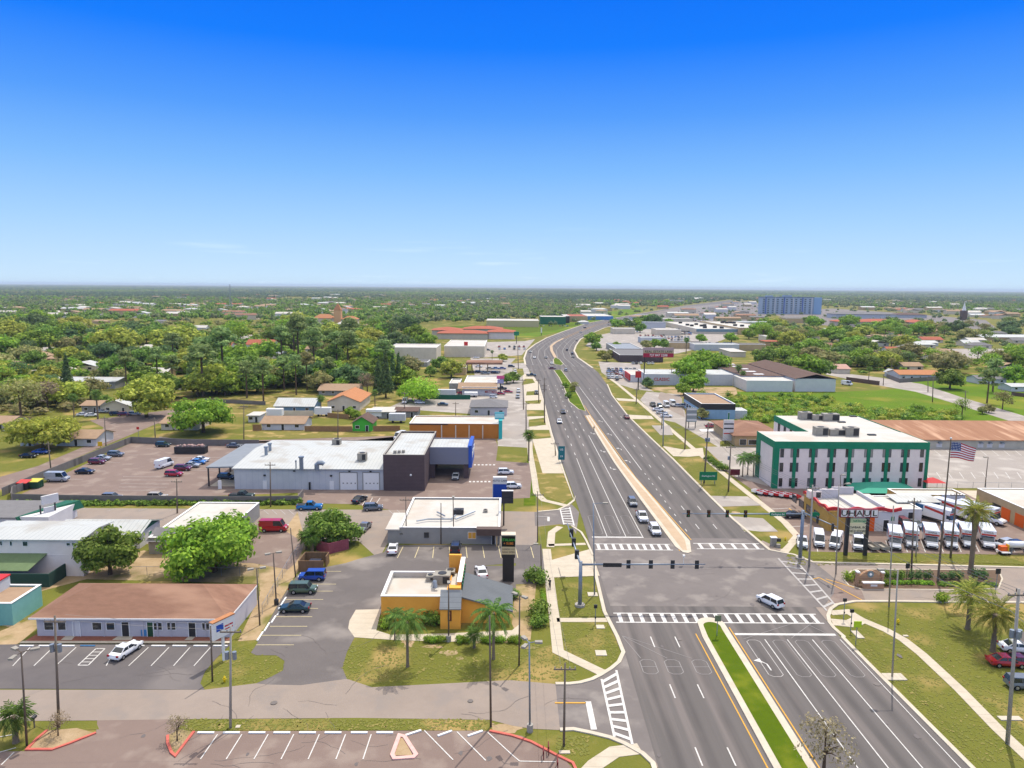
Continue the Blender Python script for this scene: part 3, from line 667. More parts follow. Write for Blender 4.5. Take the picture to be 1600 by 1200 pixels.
# mulch in front of the brown roof building, verandah slabs
for a in ([(60,990),(362,997),(361,1004),(35,1004)],): sheet('planting_bed', a, .05, mat('red_mulch','9a6350',.95,'7d4d3d',2,.8))
sheet('walkway', [(35,1003),(361,1003),(361,1006.5),(30,1006.5)], .14, M_conc)
for a in ([(190,991),(210,991),(205,1001),(175,1001)], [(300,991),(310,991),(300,1001),(288,1001)], [(105,992),(120,992),(112,1001),(95,1001)]): sheet('walkway', a, .075, M_conc)

# tar-filled cracks, utility trench patches and tyre scuffs
rk_ = random.Random(12); C_ = MB(); T_ = MB()
for (x0_, x1_, y0_, y1_, n_, z_) in ((0,930,1082,1120,9,.062),(410,560,900,1060,7,.055),(600,835,860,884,8,.055),(30,300,1022,1070,6,.066),(180,860,1150,1199,12,.046),(900,1270,870,955,9,.088),(1340,1600,895,935,8,.06),(1450,1600,705,755,10,.045),(120,420,705,770,14,.046)):
    for _ in range(n_):
        p = Vector(P(rk_.uniform(x0_,x1_), rk_.uniform(y0_,y1_))); a = rk_.choice((0,pi/2,0))+rk_.uniform(-.3,.3); L_ = [p.copy()]
        for k_ in range(rk_.randint(4,10)): a += rk_.uniform(-.5,.5); p = p+Vector((cos(a),sin(a)))*rk_.uniform(.5,1.4); L_.append(p.copy())
        for k_ in range(len(L_)-1): mline(C_, L_[k_], L_[k_+1], rk_.uniform(.02,.05), z_+.0002*(len(C_.f) % 20))
ST('tar_cracks', C_, mat('tar_crack','6e6663',.8))
for (x0_, x1_, y0_, y1_, n_, z_) in ((950,1250,860,950,7,.0825),(980,1180,1000,1190,3,.0825),(1180,1480,1000,1190,3,.0825),(420,530,900,1050,4,.052),(200,800,1150,1195,5,.043),(60,740,700,780,4,.043)):
    for _ in range(n_):
        cx, cy = P(rk_.uniform(x0_,x1_), rk_.uniform(y0_,y1_)); a = rk_.uniform(.1,.4); k_ = 9
        T_.flat([(cx+a*cos(2*pi*i/k_)*rk_.uniform(.6,1.2), cy+a*1.6*sin(2*pi*i/k_)*rk_.uniform(.6,1.2)) for i in range(k_)], z_+.0003*(len(T_.f) % 12))
ST('oil_stains', T_, mat('oil_stain','6a6361',.7,'625b59',3,.8))
# small clumps of turf, weeds and dry thatch on the verges (too many to count)
tm = mat('turf_clumps','7c7636',.95,'626a2c',1.1,1.0,6,col3='8c8046',scale3=.6); G_ = MB(); lawns = [((535,900,1008,1064),700,.02),((320,440,1010,1070),160,.02),((875,965,975,1035),260,.02),((865,950,890,965),220,.02),((1310,1600,950,1190),1500,.02),((290,760,1124,1141),420,.055),((835,890,705,780),420,.03),((1060,1160,715,775),420,.02),((400,470,880,1000),260,.03),((1230,1600,866,884),420,.085),((960,1100,600,700),300,.02),((870,920,1150,1180),90,.02),((0,60,1000,1030),60,.02),((1100,1560,612,650),900,.03)]
for (x0_, x1_, y0_, y1_), n_, z_ in lawns:
    for _ in range(int(n_*2.2)):
        cx, cy = P(rk_.uniform(x0_,x1_), rk_.uniform(y0_,y1_))
        if not free(cx, cy, .6) : 
            if z_ < .05 and not inpoly(cx, cy, poly([(1130,655),(1150,612),(1320,612),(1400,608),(1480,632),(1700,700),(1130,700)], False)): continue
        a = rk_.uniform(.05,.15)*(1+cy/200); k_ = 5; hz_ = z_+.012+.0003*(len(G_.f) % 30)
        G_.flat([(cx+a*cos(2*pi*i/k_)*rk_.uniform(.4,1.3), cy+a*1.2*sin(2*pi*i/k_)*rk_.uniform(.4,1.3)) for i in range(k_)], hz_)
ST('turf_clumps', G_, tm, 'stuff')
for nm_, (px_, py_), r_ in (('manhole_cover',(428,1099),.4),('manhole_cover',(735,1096),.35),('manhole_cover',(1062,1000),.3),('manhole_cover',(1370,1070),.4)):
    b = MB(); x, y = P(px_, py_); b.cyl((0,0,0),(0,0,.02),r_,n=14); o = b.build(nm_, mat('cast_iron','6d6560',.6)); o.location = (x, y, .085); o['kind'] = 'structure'
# ------------------------------------------------------------------ buildings
def part(t, name, mb, m, parent=None, smooth=False, label=None):
    """link world-coordinate geometry as a part of thing t"""
    if not mb.v: return None
    lx, ly, lz = t.location; mb.v = [(x-lx, y-ly, z-lz) for x, y, z in mb.v]
    o = mb.build(name, m, parent or t, smooth)
    if label: o['label'] = label
    return o
def front(xl, xr, yb):       # world x0, x1, y of a front wall foot given in photo pixels
    Y = P((xl+xr)/2, yb)[1]; return XP(xl, yb, Y), XP(xr, yb, Y), Y
def bt(name, label, x0, x1, y0, y1, cat='building', group=None):
    OCC.append((x0, x1, y0, y1)); return T(name, label, cat, ((x0+x1)/2, (y0+y1)/2, 0), 0, group)
def window(t, face, a0, a1, z0, z1, c, glass=None, frame=None, name='window', fw=.08, bars=0):
    """face S/N at y=c, W/E at x=c; frame with its pane as a sub-part"""
    f = MB(); g_ = MB(); s = {'S':-1,'W':-1,'N':1,'E':1}[face]; d0, d1 = sorted((c-.02*s*0, c+.08*s)); e0, e1 = sorted((c, c+.035*s))
    def bx(b, p, q, r, u, k0, k1):
        if face in 'SN': b.box(p, q, k0, k1, r, u)
        else: b.box(k0, k1, p, q, r, u)
    bx(f, a0, a1, z1-fw, z1, d0, d1); bx(f, a0, a1, z0, z0+fw, d0, d1); bx(f, a0, a0+fw, z0+fw, z1-fw, d0, d1); bx(f, a1-fw, a1, z0+fw, z1-fw, d0, d1)
    for i in range(bars): xx = a0+(a1-a0)*(i+1)/(bars+1); bx(f, xx-fw*.4, xx+fw*.4, z0+fw, z1-fw, d0, d1)
    bx(g_, a0+fw*.6, a1-fw*.6, z0+fw*.6, z1-fw*.6, e0, e1)
    fo = part(t, name, f, frame or M_trimw); part(t, 'pane', g_, glass or M_glass, fo); return fo
def door(t, face, a0, a1, z1, c, m=None, frame=None, name='door'):
    f = MB(); d = MB(); s = {'S':-1,'W':-1,'N':1,'E':1}[face]; k0, k1 = sorted((c, c+.09*s)); e0, e1 = sorted((c, c+.05*s))
    def bx(b, p, q, r, u, x, y):
        if face in 'SN': b.box(p, q, x, y, r, u)
        else: b.box(x, y, p, q, r, u)
    bx(d, a0+.06, a1-.06, .05, z1-.06, e0, e1); do = part(t, name, d, m or M_dark)
    bx(f, a0-.04, a0+.06, 0, z1, k0, k1); bx(f, a1-.06, a1+.04, 0, z1, k0, k1); bx(f, a0+.06, a1-.06, z1-.06, z1+.04, k0, k1); part(t, 'frame', f, frame or M_trimw, do)
    return do
def wpx(t, Y, L, **k):
    for (xa, xb, ya, yb) in L:
        window(t, 'S', XP(xa,yb,Y), XP(xb,yb,Y), max(.3, ZP(xa,yb,Y)), ZP(xa,ya,Y), Y, **k)
def gable(b, x0, x1, y0, y1, z, rise, ax='x', ov=.5, th=.15, m=0):
    """two roof slabs; ridge along ax"""
    if ax == 'x':
        ym = (y0+y1)/2; k = rise/((y1-y0)/2); xa, xb = x0-ov, x1+ov; ya, yb = y0-ov, y1+ov; za = z-ov*k
        for (p, q) in ((ya, ym), (yb, ym)):
            v = [(xa,p,za),(xb,p,za),(xb,q,z+rise),(xa,q,z+rise)]
            if p > q: v = v[::-1]
            b.add(v+[(a,c,e-th) for a,c,e in v], [(0,1,2,3),(7,6,5,4),(0,4,5,1),(1,5,6,2),(2,6,7,3),(3,7,4,0)], m)
    else:
        xm = (x0+x1)/2; k = rise/((x1-x0)/2); xa, xb = x0-ov, x1+ov; ya, yb = y0-ov, y1+ov; za = z-ov*k
        for (p, q) in ((xa, xm), (xb, xm)):
            v = [(p,ya,za),(q,ya,z+rise),(q,yb,z+rise),(p,yb,za)]
            if p > q: v = v[::-1]
            b.add(v+[(a,c,e-th) for a,c,e in v], [(3,2,1,0)[::-1],(4,5,6,7)[::-1],(0,4,5,1)[::-1],(1,5,6,2)[::-1],(2,6,7,3)[::-1],(3,7,4,0)[::-1]], m)
    return b
def hip(b, x0, x1, y0, y1, z, rise, ov=.6, m=0, th=.18):
    xa, xb, ya, yb = x0-ov, x1+ov, y0-ov, y1+ov; w_, d_ = xb-xa, yb-ya; s = min(w_, d_)/2
    if w_ >= d_: r0, r1 = (xa+s, (ya+yb)/2), (xb-s, (ya+yb)/2)
    else: r0, r1 = ((xa+xb)/2, ya+s), ((xa+xb)/2, yb-s)
    v = [(xa,ya,z),(xb,ya,z),(xb,yb,z),(xa,yb,z),(*r0,z+rise),(*r1,z+rise),(xa,ya,z-th),(xb,ya,z-th),(xb,yb,z-th),(xa,yb,z-th)]
    f = [(0,1,5,4),(1,2,5),(2,3,4,5),(3,0,4)] if w_ >= d_ else [(0,1,4),(1,2,5,4),(2,3,5),(3,0,4,5)]
    return b.add(v, f+[(6,7,1,0),(7,8,2,1),(8,9,3,2),(9,6,0,3),(9,8,7,6)], m)
def parapet(b, x0, x1, y0, y1, z, h=.5, th=.3, m=0):
    b.box(x0, x1, y0, y0+th, z, z+h, m); b.box(x0, x1, y1-th, y1, z, z+h, m); b.box(x0, x0+th, y0+th, y1-th, z, z+h, m); b.box(x1-th, x1, y0+th, y1-th, z, z+h, m)
def acunit(t, x, y, z, w_=1.6, d=1.4, h=1.1, name='rooftop_unit', m=None):
    b = MB(); b.box(x, x+w_, y, y+d, z, z+h); b.box(x+w_*.55, x+w_-.15, y-.03, y, z+.25, z+h-.25, 1); b.cyl((x+w_/2,y+d/2,z+h), (x+w_/2,y+d/2,z+h+.08), min(w_,d)*.35, n=12, m=1)
    return part(t, name, b, [m or M_acunit, M_dark])
def flatb(name, label, x0, x1, y0, y1, h, wall, roof=None, trim=None, ph=.4, cat='building', group=None):
    t = bt(name, label, x0, x1, y0, y1, cat, group)
    b = MB(); b.box(x0, x1, y0, y1, 0, h-ph); parapet(b, x0, x1, y0, y1, h-ph, ph); part(t, 'wall', b, wall)
    r = MB(); r.box(x0+.3, x1-.3, y0+.3, y1-.3, h-ph+.003, h-ph+.06); part(t, 'roof', r, roof or M_wroof)
    c = MB(); e = .06
    c.box(x0-e, x1+e, y0-e, y0+.36, h, h+.08); c.box(x0-e, x1+e, y1-.36, y1+e, h, h+.08); c.box(x0-e, x0+.36, y0+.36, y1-.36, h, h+.08); c.box(x1-.36, x1+e, y0+.36, y1-.36, h, h+.08)
    part(t, 'parapet_cap', c, trim or M_trimw); return t
def house(name, label, x0, x1, y0, y1, h, rise, wall, roof, kind='gx', win=True, group=None, cat='house', ov=.5):
    t = bt(name, label, x0, x1, y0, y1, cat, group); b = MB(); b.box(x0, x1, y0, y1, 0, h)
    if kind == 'gx':
        for x in (x0, x1-.2): b.add([(x,y0,h),(x+.2,y0,h),(x+.2,y1,h),(x,y1,h),(x,(y0+y1)/2,h+rise-.1),(x+.2,(y0+y1)/2,h+rise-.1)], [(0,4,3),(1,2,5),(0,1,5,4),(2,3,4,5)])
    if kind == 'gy':
        for y in (y0, y1-.2): b.add([(x0,y,h),(x1,y,h),(x1,y+.2,h),(x0,y+.2,h),((x0+x1)/2,y,h+rise-.1),((x0+x1)/2,y+.2,h+rise-.1)], [(0,1,4),(2,3,5),(1,2,5,4),(3,0,4,5)])
    part(t, 'wall', b, wall); r = MB()
    if kind == 'gx': gable(r, x0, x1, y0, y1, h+.05, rise, 'x', ov)
    elif kind == 'gy': gable(r, x0, x1, y0, y1, h+.05, rise, 'y', ov)
    elif kind == 'hip': hip(r, x0, x1, y0, y1, h+.15, rise, ov)
    elif kind == 'flat': r.box(x0-ov, x1+ov, y0-ov, y1+ov, h+.003, h+.2)
    part(t, 'roof', r, roof)
    if win:
        n_ = max(2, int((x1-x0)/4)); dk = n_//2
        for i in range(n_):
            xc = x0+(i+.5)*(x1-x0)/n_
            if i == dk: door(t, 'S', xc-.5, xc+.5, 2.1, y0)
            else: window(t, 'S', xc-.75, xc+.75, .95, 2.1, y0)
    return t
# ---- 1. brown-roofed shop row, lower left
x0, x1, Y0 = front(59, 361, 995); y1 = 107.0
t = bt('shop_row', 'long single-storey white shop row under a brown hipped shingle roof', x0, x1, Y0, y1)
H1 = 3.0; b = MB(); b.box(x0, x1, Y0, y1, 0, H1); part(t, 'wall', b, M_lav)
r = MB(); hip(r, x0, x1-.6, Y0-.1, y1, H1+.1, 2.5, .6); part(t, 'roof', r, M_broof)
f = MB(); f.box(x0-.62, x1+.02, Y0-.78, Y0-.703, H1-.12, H1+.12); f.box(x1+.005, x1+.07, Y0-.70, y1+.6, H1-.12, H1+.12); part(t, 'fascia', f, M_trimw)
for xx in (117,163,224,247,268,322,335): 
    p_ = MB(); xc = XP(xx,990,Y0); p_.box(xc-.1, xc+.1, Y0-.08, Y0, 0, H1-.1); part(t, 'pilaster', p_, M_lav)
s_ = 3.53
wpx(t, Y0, [(a/s_, b_/s_, 860+c/s_, 860+d/s_) for a,b_,c,d in ((245,300,395,440),(320,368,395,440),(510,565,395,440),(588,637,395,440),(848,898,395,440),(922,973,395,440),(1115,1160,395,440))])
for a, b_, m in ((403,445,M_wall_w),(672,715,M_dark),(812,848,mat('dark_green_door','1f4a30',.5)),(1040,1082,M_dark)): door(t, 'S', XP(a/s_,985,Y0), XP(b_/s_,985,Y0), 2.3, Y0, m)
pn = MB(); pn.box(XP(777/s_,985,Y0), XP(812/s_,985,Y0), Y0-.06, Y0, .15, 1.1); part(t, 'painted_panel', pn, mat('sky_blue_panel','4a86b8',.6))
s_ = 3.53
# ---- 2. teal-walled flat roof building at the left edge
xr, Yt = P(67, 946); _, Yf = P(0, 1010)
t = flatb('flat_roof_shop', 'teal-walled flat-roofed building with a beige roof at the left edge', xr-26, xr, 99.5, Yt, 3.4, M_teal, M_tan, M_trimw, .25)
b = MB(); b.box(xr-6.6, xr-4.6, 103, 106, 3.2, 5.0); b.box(xr-6.7, xr-4.5, 102.9, 106.1, 5.003, 5.2, 1); part(t, 'roof_sign_box', b, [M_wall_g, M_red])
# ---- 3. two-storey cream building
x0, x1, Y0 = front(-40, 131, 900); h = ZP(60, 842, Y0)
t = bt('two_storey_block', 'two-storey pinkish-white block with a white metal roof beside the round tree', x0, x1, Y0, Y0+12)
b = MB(); b.box(x0, x1, Y0, Y0+9, 0, h); b.box(x0, x1+.02, Y0-.04, Y0, h*.56, h*.58); part(t, 'wall', b, M_wall_p)
r = MB(); gable(r, x0, x1, Y0, Y0+9, h+.05, .5, 'x', .45); part(t, 'roof', r, M_wmetal)
s_ = 4
wpx(t, Y0, [(a/s_, b_/s_, 600+c/s_, 600+d/s_) for a,b_,c,d in ((0,18,980,1010),(62,80,980,1012),(142,178,982,1014),(415,442,990,1012),(450,480,990,1012))])
a_ = MB(); xa, xb = XP(-40,880,Y0), XP(75,880,Y0); a_.add([(xa,Y0-4,2.6),(xb-.8,Y0-4,2.6),(xb,Y0,4.1),(xa,Y0,4.1),(xa,Y0-4,2.5),(xb-.8,Y0-4,2.5),(xb,Y0,4.0),(xa,Y0,4.0)], [(0,1,2,3),(7,6,5,4),(0,4,5,1),(1,5,6,2)])
part(t, 'awning', a_, mat('mossy_metal_roof','71845c',.8,'5d6f4c',.5,.8,5))
a_ = MB(); a_.box(xa, XP(77,903,Y0-4.5), Y0-4.6, Y0-4.4, 0, 2.3); a_.box(XP(77,903,Y0-4.5)-.2, XP(77,903,Y0-4.5), Y0-4.4, Y0-.05, 0, 2.3); part(t, 'screen_fence', a_, mat('dark_green_fabric','2c4740',.9))
# green-gabled wing behind it, reaching right
for (xa, xb, yb, w_, lab) in ((188,219,857,1,'low white wing with a dark green gable behind the round tree'),(8,85,830,2,'grey-roofed shed with a dark green gable behind the two-storey block')):
    X0, X1, Yg = front(xa, xb, yb)
    if w_ == 1:
        t = house('gabled_wing', lab, X0-12, X1, Yg, Yg+8, 3.0, 1.3, M_wall_w, M_wmetal, 'gx', False)
        g_ = MB(); g_.add([(X1+.02,Yg-.3,3.0),(X1+.02,Yg+8.3,3.0),(X1+.02,Yg+4,4.4),(X1+.1,Yg-.3,3.0),(X1+.1,Yg+8.3,3.0),(X1+.1,Yg+4,4.4)], [(0,1,2),(5,4,3),(0,3,4,1),(1,4,5,2)]); part(t, 'gable', g_, M_dgreen)
        door(t, 'E', Yg+3.4, Yg+4.6, 2.1, X1, M_green)
    else:
        t = bt('gabled_shed', lab, X0-10, X1, Yg, Yg+10); q = MB(); q.box(X0-10, X1-1, Yg, Yg+9.5, 0, 3); part(t, 'wall', q, M_wall_w)
        r = MB(); v = [(X0-10,Yg-.5,3.0),(X0+2.6,Yg-.5,3.0),(X1-3.5,Yg+10,3.4),(X0-10,Yg+10,3.4)]; r.add(v+[(a,b_,c-.2) for a,b_,c in v], [(0,1,2,3),(7,6,5,4),(0,4,5,1),(1,5,6,2)]); part(t, 'roof', r, M_groof)
        g_ = MB(); v = [(X0+2.6,Yg-.5,3.05),(X0+2.8,Yg-.5,3.05),(X1-.5,Yg+10,3.45),(X1-3.5,Yg+10,3.45)]; g_.add(v+[(a+.8,b_,c-1.6) for a,b_,c in v], [(0,1,2,3),(1,5,6,2),(0,4,5,1)]); part(t, 'gable', g_, M_dgreen)
# ---- 4. house hidden behind the big oak
x0, x1, Y0 = front(233, 292, 866)
t = flatb('flat_roof_house', 'grey-walled building with a pinkish flat roof behind the big oak', x0, x1+6, Y0, Y0+22, 3.2, M_wall_gr, M_wroof, M_trimw, .2)
q = MB(); q.add([(x0-.3,Y0-.6,2.6),(x0+8,Y0-.6,2.6),(x0+8,Y0+3.5,4.0),(x0-.3,Y0+3.5,4.0),(x0-.3,Y0+3.5,2.6),(x0+8,Y0+3.5,2.6)], [(0,1,2,3),(0,3,4),(1,5,2),(2,5,4,3)]); part(t, 'front_roof', q, M_groof)
wpx(t, Y0, [(243,249,852,857)]); q = MB(); q.box(x0+5, x0+6.4, Y0-1.2, Y0-.1, 0, 1.1); part(t, 'ac_unit', q, M_dark)
# ---- 5. white metal workshop, brick block, drive-through canopy
X0, X1, Y0 = front(367, 600, 765); h = ZP(480, 732, Y0); Yr = P(480, 688, h+.6)[1]
t = bt('workshop', 'large white metal-roofed workshop with dark brick entrance block and blue drive-through', X0, XP(738,760,Y0), Y0, Yr)
WS = t; b = MB(); b.box(X0, X1, Y0, Yr, 0, h); part(t, 'wall', b, M_wall_g)
r = MB(); ym = Y0+ (P(480,700,h+1.4)[1]-Y0); v = [(X0-.4,Y0-.4,h),(X1,Y0-.4,h),(X1,ym,h+1.3),(X0-.4,ym,h+1.3),(X0-.4,Yr+.4,h+.5),(X1,Yr+.4,h+.5)]
r.add(v+[(a,b_,c-.25) for a,b_,c in v], [(0,1,2,3),(3,2,5,4),(7,6,0,1)[::-1],(0,3,9,6)[::-1],(3,4,10,9)[::-1],(5,11,10,4),(6,9,8,7),(9,10,11,8)]); part(t, 'roof', r, M_wmetal)
# canopy left
xl = XP(318, 765, Y0); c_ = MB(); v = [(xl,Y0+2,h-.3),(X0-.45,Y0+2,h-.1),(X0-.45,Yr-1,h-.1),(xl,Yr-1,h-.3)]; c_.add(v+[(a,b_,c-.35) for a,b_,c in v], [(0,1,2,3),(7,6,5,4),(0,4,5,1),(1,5,6,2),(2,6,7,3),(3,7,4,0)]); part(t, 'canopy', c_, M_gmroof)
for yy in (Y0+2.3, Y0+9, Y0+16, Yr-1.6): q = MB(); q.box(xl+.2, xl+.5, yy, yy+.3, 0, h-.66); part(t, 'post', q, M_dark)
q = MB(); q.box(xl+.7, X0, Y0+2.3, Yr-1, .03, .16); part(t, 'canopy_slab', q, M_conc)
s_ = 4
for a, b_, c, d in ((527,632,555,650),(672,770,555,650)):
    xa, xb = XP(400+a/4,762,Y0), XP(400+b_/4,762,Y0); z1 = ZP(400+a/4,600+c/4,Y0); q = MB(); q.box(xa, xb, Y0-.05, Y0, .05, z1); do = part(t, 'garage_door', q, M_trimw)
    f = MB(); f.box(xa-.2, xa, Y0-.1, Y0, 0, z1+.2); f.box(xb, xb+.2, Y0-.1, Y0, 0, z1+.2); f.box(xa, xb, Y0-.1, Y0, z1, z1+.2)
    for i in range(4): xx = xa+(i+.6)*(xb-xa)/4.2; f.box(xx, xx+.35, Y0-.08, Y0-.052, 1.55, 1.85)
    part(t, 'frame', f, M_wall_gr, do)
for a, b_ in ((45,68),(462,487),(-235,-215)): door(t, 'S', XP(400+a/4,762,Y0), XP(400+b_/4,762,Y0), 2.2, Y0, M_trimw)
for a in (54,470,240,585,717,1900): 
    if a < 800: q = MB(); xx = XP(400+a/4,740,Y0); q.box(xx-.25, xx+.25, Y0-.3, Y0, 3.4 if a in (54,470) else 4.6, 3.75 if a in (54,470) else 4.85); part(t, 'wall_lamp', q, M_dark)
q = MB(); xx = XP(484,755,Y0); q.box(xx-.2, xx+.2, Y0-.35, Y0, 0, 1.9); part(t, 'meter_box', q, M_dark)
# roof gear
def stack(px, py, h_, r_=.45, hook=False):
    Yq = P(px, py, h+.8)[1]; xx = XP(px, py, Yq); zq = h+.1+1.3*(Yq-Y0)/(ym-Y0); q = MB()
    if hook: q.tube([(xx,Yq,zq-.2),(xx,Yq,zq+h_*.7),(xx+.5,Yq,zq+h_),(xx+1.4,Yq,zq+h_),(xx+1.8,Yq,zq+h_*.8)], r_, 10)
    else: q.cyl((xx,Yq,zq-.2), (xx,Yq,zq+h_), r_, n=12); q.cyl((xx,Yq,zq+h_), (xx,Yq,zq+h_+.35), r_*1.35, n=12)
    part(t, 'exhaust_stack', q, M_steel, smooth=False)
stack(471,728,2.8,.5); stack(462.5,727,1.6,.15); stack(495,728,1.5,.6,True); stack(416,711,1.8,.4); stack(422,706,1.6,.4)
def roofunit(px, py, w_, d, hh):
    Yq = P(px, py, h+.8)[1]; xx = XP(px, py, Yq); acunit(t, xx-w_/2, Yq, h+.6, w_, d, hh)
roofunit(565,719,2.2,2,1.9); roofunit(525,696,2.2,2,1.9)
# brick block
XB0, XB1 = X1+.003, XP(664,764,Y0); hb = ZP(632, 711, Y0-.6); YB = P(655, 674, hb)[1]
b = MB(); b.box(XB0, XB1, Y0-.6, YB, 0, hb-.5); parapet(b, XB0, XB1, Y0-.6, YB, hb-.5, .5); part(t, 'brick_block', b, M_brick)
r = MB(); r.box(XB0+.3, XB1-.3, Y0-.3, YB-.3, hb-.497, hb-.4); part(t, 'block_roof', r, M_wmetal)
c = MB(); c.box(XB0-.05, XB1+.05, Y0-.66, Y0-.28, hb, hb+.1); c.box(XB0-.05, XB0+.33, Y0-.28, YB, hb, hb+.1); c.box(XB1-.33, XB1+.05, Y0-.28, YB, hb, hb+.1); c.box(XB0+.33, XB1-.33, YB-.4, YB, hb, hb+.1); part(t, 'parapet_cap', c, M_acunit)
q = MB(); xx = XP(642,742,Y0-.6); q.ball((xx, Y0-.8, ZP(642,742,Y0-.6)), .28, 8); part(t, 'wall_lamp', q, M_trimw)
q = MB(); xx = XP(612,711,Y0); 
for i in range(3): q.box(xx+i*1.0, xx+i*1.0+.7, Y0+2.5+i*.3, Y0+3.3+i*.3, hb-.4, hb+.3)
part(t, 'rooftop_unit', q, M_acunit)
# drive-through
YD = P(700, 748)[1]; XD0, XD1 = XB1+.003, XP(732, 725, YD); zt = ZP(700, 699, YD); zb = ZP(700, 725.5, YD); YDr = P(700, 684, zt)[1]
for ya_ in (YD, YDr-.3): b = MB(); b.box(XD0, XD1, ya_, ya_+.3, zb, zt); part(t, 'canopy_fascia', b, mat('slate_grey_panel','7d8090',.7,spec=.3))
b = MB(); b.box(XD0, XD1-.3, YD+.3, YDr-.3, zt-.5, zt-.25); b.box(XD0, XD1-.3, YD+.3, YDr-.3, zb+.1, zb+.2); part(t, 'canopy_roof', b, M_wmetal)
b = MB(); b.box(XD1-.3, XD1+.01, YD+.3, YDr-.3, zb, zt); b.box(XD1+.01, XD1+.9, YD-.2, YDr+.2, zb-.8, zt+.5); part(t, 'blue_end_panel', b, M_blue)
b = MB(); 
for i in range(5): b.box(XD1+.9, XD1+.98, YD+1.2+i*2.4, YD+2.8+i*2.4, zb+1.6, zb+2.9+(i%2)*.3)
part(t, 'sign_letters', b, M_trimw)
for yy, xx in ((YD,XD1-1.3),(YDr-.8,XD1-1.3),(YD,XD0),(YDr-.8,XD0)): q = MB(); q.box(xx+.02, xx+1.28, yy+.31, yy+.9, 0, zb+.09); part(t, 'pier', q, M_brick)
q = MB(); q.box(XD0+1, XD1-1.5, YDr-1.6, YDr-1.3, zb-.55, zb-.3); part(t, 'light_beam', q, mat('cream_beam','e8d8b4',.7))
q = MB(); q.box(XD0+1, XD1-1.5, YDr-1.2, YDr-.95, 0, 2.5); part(t, 'rear_wall', q, M_wall_tan)
# ---- 6. grey office with the flat white roof
x0, x1, Y0 = front(606, 781, 850); h = ZP(690, 828, Y0)
t = bt('flat_roof_office', 'grey single-storey office with white flat roof facing the restaurant lot', x0, x1, Y0, Y0+21)
xn = XP(635, 812, Y0+9)
b = MB(); b.box(x0, xn, Y0, Y0+9.5, 0, h); b.box(xn, x1, Y0, Y0+20, 0, h-.003+.003); parapet(b, xn, x1, Y0+.003, Y0+20, h, .45, .35); part(t, 'wall', b, M_wall_gr)
r = MB(); r.box(x0-.4, xn-.003, Y0-.4, Y0+9.9, h+.002, h+.2); r.box(xn+.35, x1-.35, Y0+.353, Y0+19.65, h+.002, h+.12); part(t, 'roof', r, M_wroof)
c = MB(); c.box(xn-.05, x1+.05, Y0-.05, Y0+.36, h+.45, h+.53); c.box(xn-.05, xn+.36, Y0+.36, Y0+20, h+.45, h+.53); c.box(x1-.36, x1+.05, Y0+.36, Y0+20, h+.45, h+.53); c.box(xn+.36, x1-.36, Y0+19.6, Y0+20, h+.45, h+.53); part(t, 'parapet_cap', c, M_trimw)
wpx(t, Y0, [(624,630,832,836),(662,671,831,841),], frame=M_wall_gr); wpx(t, Y0, [(731,744,831,842)], frame=M_trimw, glass=M_amber, bars=1)
q = MB(); q.box(XP(745,828,Y0), x1+.3, Y0-1.6, Y0+.1-.11, h-.55, h+.75); part(t, 'entrance_fascia', q, M_fascia)
door(t, 'S', XP(768,845,Y0), XP(774,845,Y0), 2.2, Y0, M_dark)
q = MB(); 
for i in range(2): q.box(XP(775,845,Y0)+i*.9, XP(775,845,Y0)+i*.9+.3, Y0-1.4, Y0-1.1, 0, h-.55)
part(t, 'post', q, M_wall_tan)
q = MB()
for a, b_ in (((651,814),(668,811)),((668,811),(705,811)),((705,811),(712,805)),((712,811),(742,799)),((683,800),(695,806))):
    p1, p2 = P(*a, h+.6), P(*b_, h+.6); q.tube([(*p1,h+.6),(*p2,h+.6)], .16, 6)
part(t, 'roof_pipes', q, M_steel); p1 = P(715,803,h+.3); acunit(t, p1[0]-.8, p1[1], h+.1, 2.0, 1.6, 1.0, m=M_dark); p1 = P(758,800,h+.3); acunit(t, p1[0]-.4, p1[1], h+.1, .9, .9, .6)
# ---- 7. amber restaurant
x0, x1, Y0 = front(596, 700, 973); k = 6.6667
hq = ZP(640, 932, Y0); yr = P(650, 893, hq)[1]
t = bt('restaurant', 'amber-yellow restaurant with white flat roof and grey metal side roof', x0, XP(798,970,Y0), Y0-2, yr)
x2 = XP(720,975,Y0); x3 = XP(797, 975, Y0)
b = MB(); b.box(x0, x1, Y0, yr, 0, hq-.9); parapet(b, x0, x1, Y0, yr, hq-.9, .9, .35); part(t, 'wall', b, M_yell)
zt = ZP(710, 918, Y0); b = MB(); b.box(x1, x2, Y0-.15, Y0+1.0, 0, zt); b.box(x2-.6, x2, Y0+1.0, yr+1.5, 0, zt+.4); b.box(x2-2.6, x2-.6, yr+1.0, yr+1.5, 0, zt+1.0); part(t, 'parapet_tower', b, M_yell)
r = MB(); r.box(x0+.35, x1-.35, Y0+.35, yr-.35, hq-.897, hq-.8); r.box(x1, x2-.6, Y0+1.0, yr, hq-1.2, hq-.2); r.box(x0+.36, x0+.44, Y0+.4, yr-.36, hq-.79, hq-.003); r.box(x0+.45, x1-.4, yr-.44, yr-.36, hq-.79, hq-.003); part(t, 'roof', r, M_wroof)
c = MB(); c.box(x0-.06, x1, Y0-.06, Y0+.4, hq, hq+.1); c.box(x0-.06, x0+.4, Y0+.4, yr, hq, hq+.1); c.box(x0+.4, x1, yr-.4, yr, hq, hq+.1); c.box(x2-.66, x2+.06, Y0+1.0, yr+1.5, zt+.4, zt+.5); part(t, 'parapet_cap', c, M_trimw)
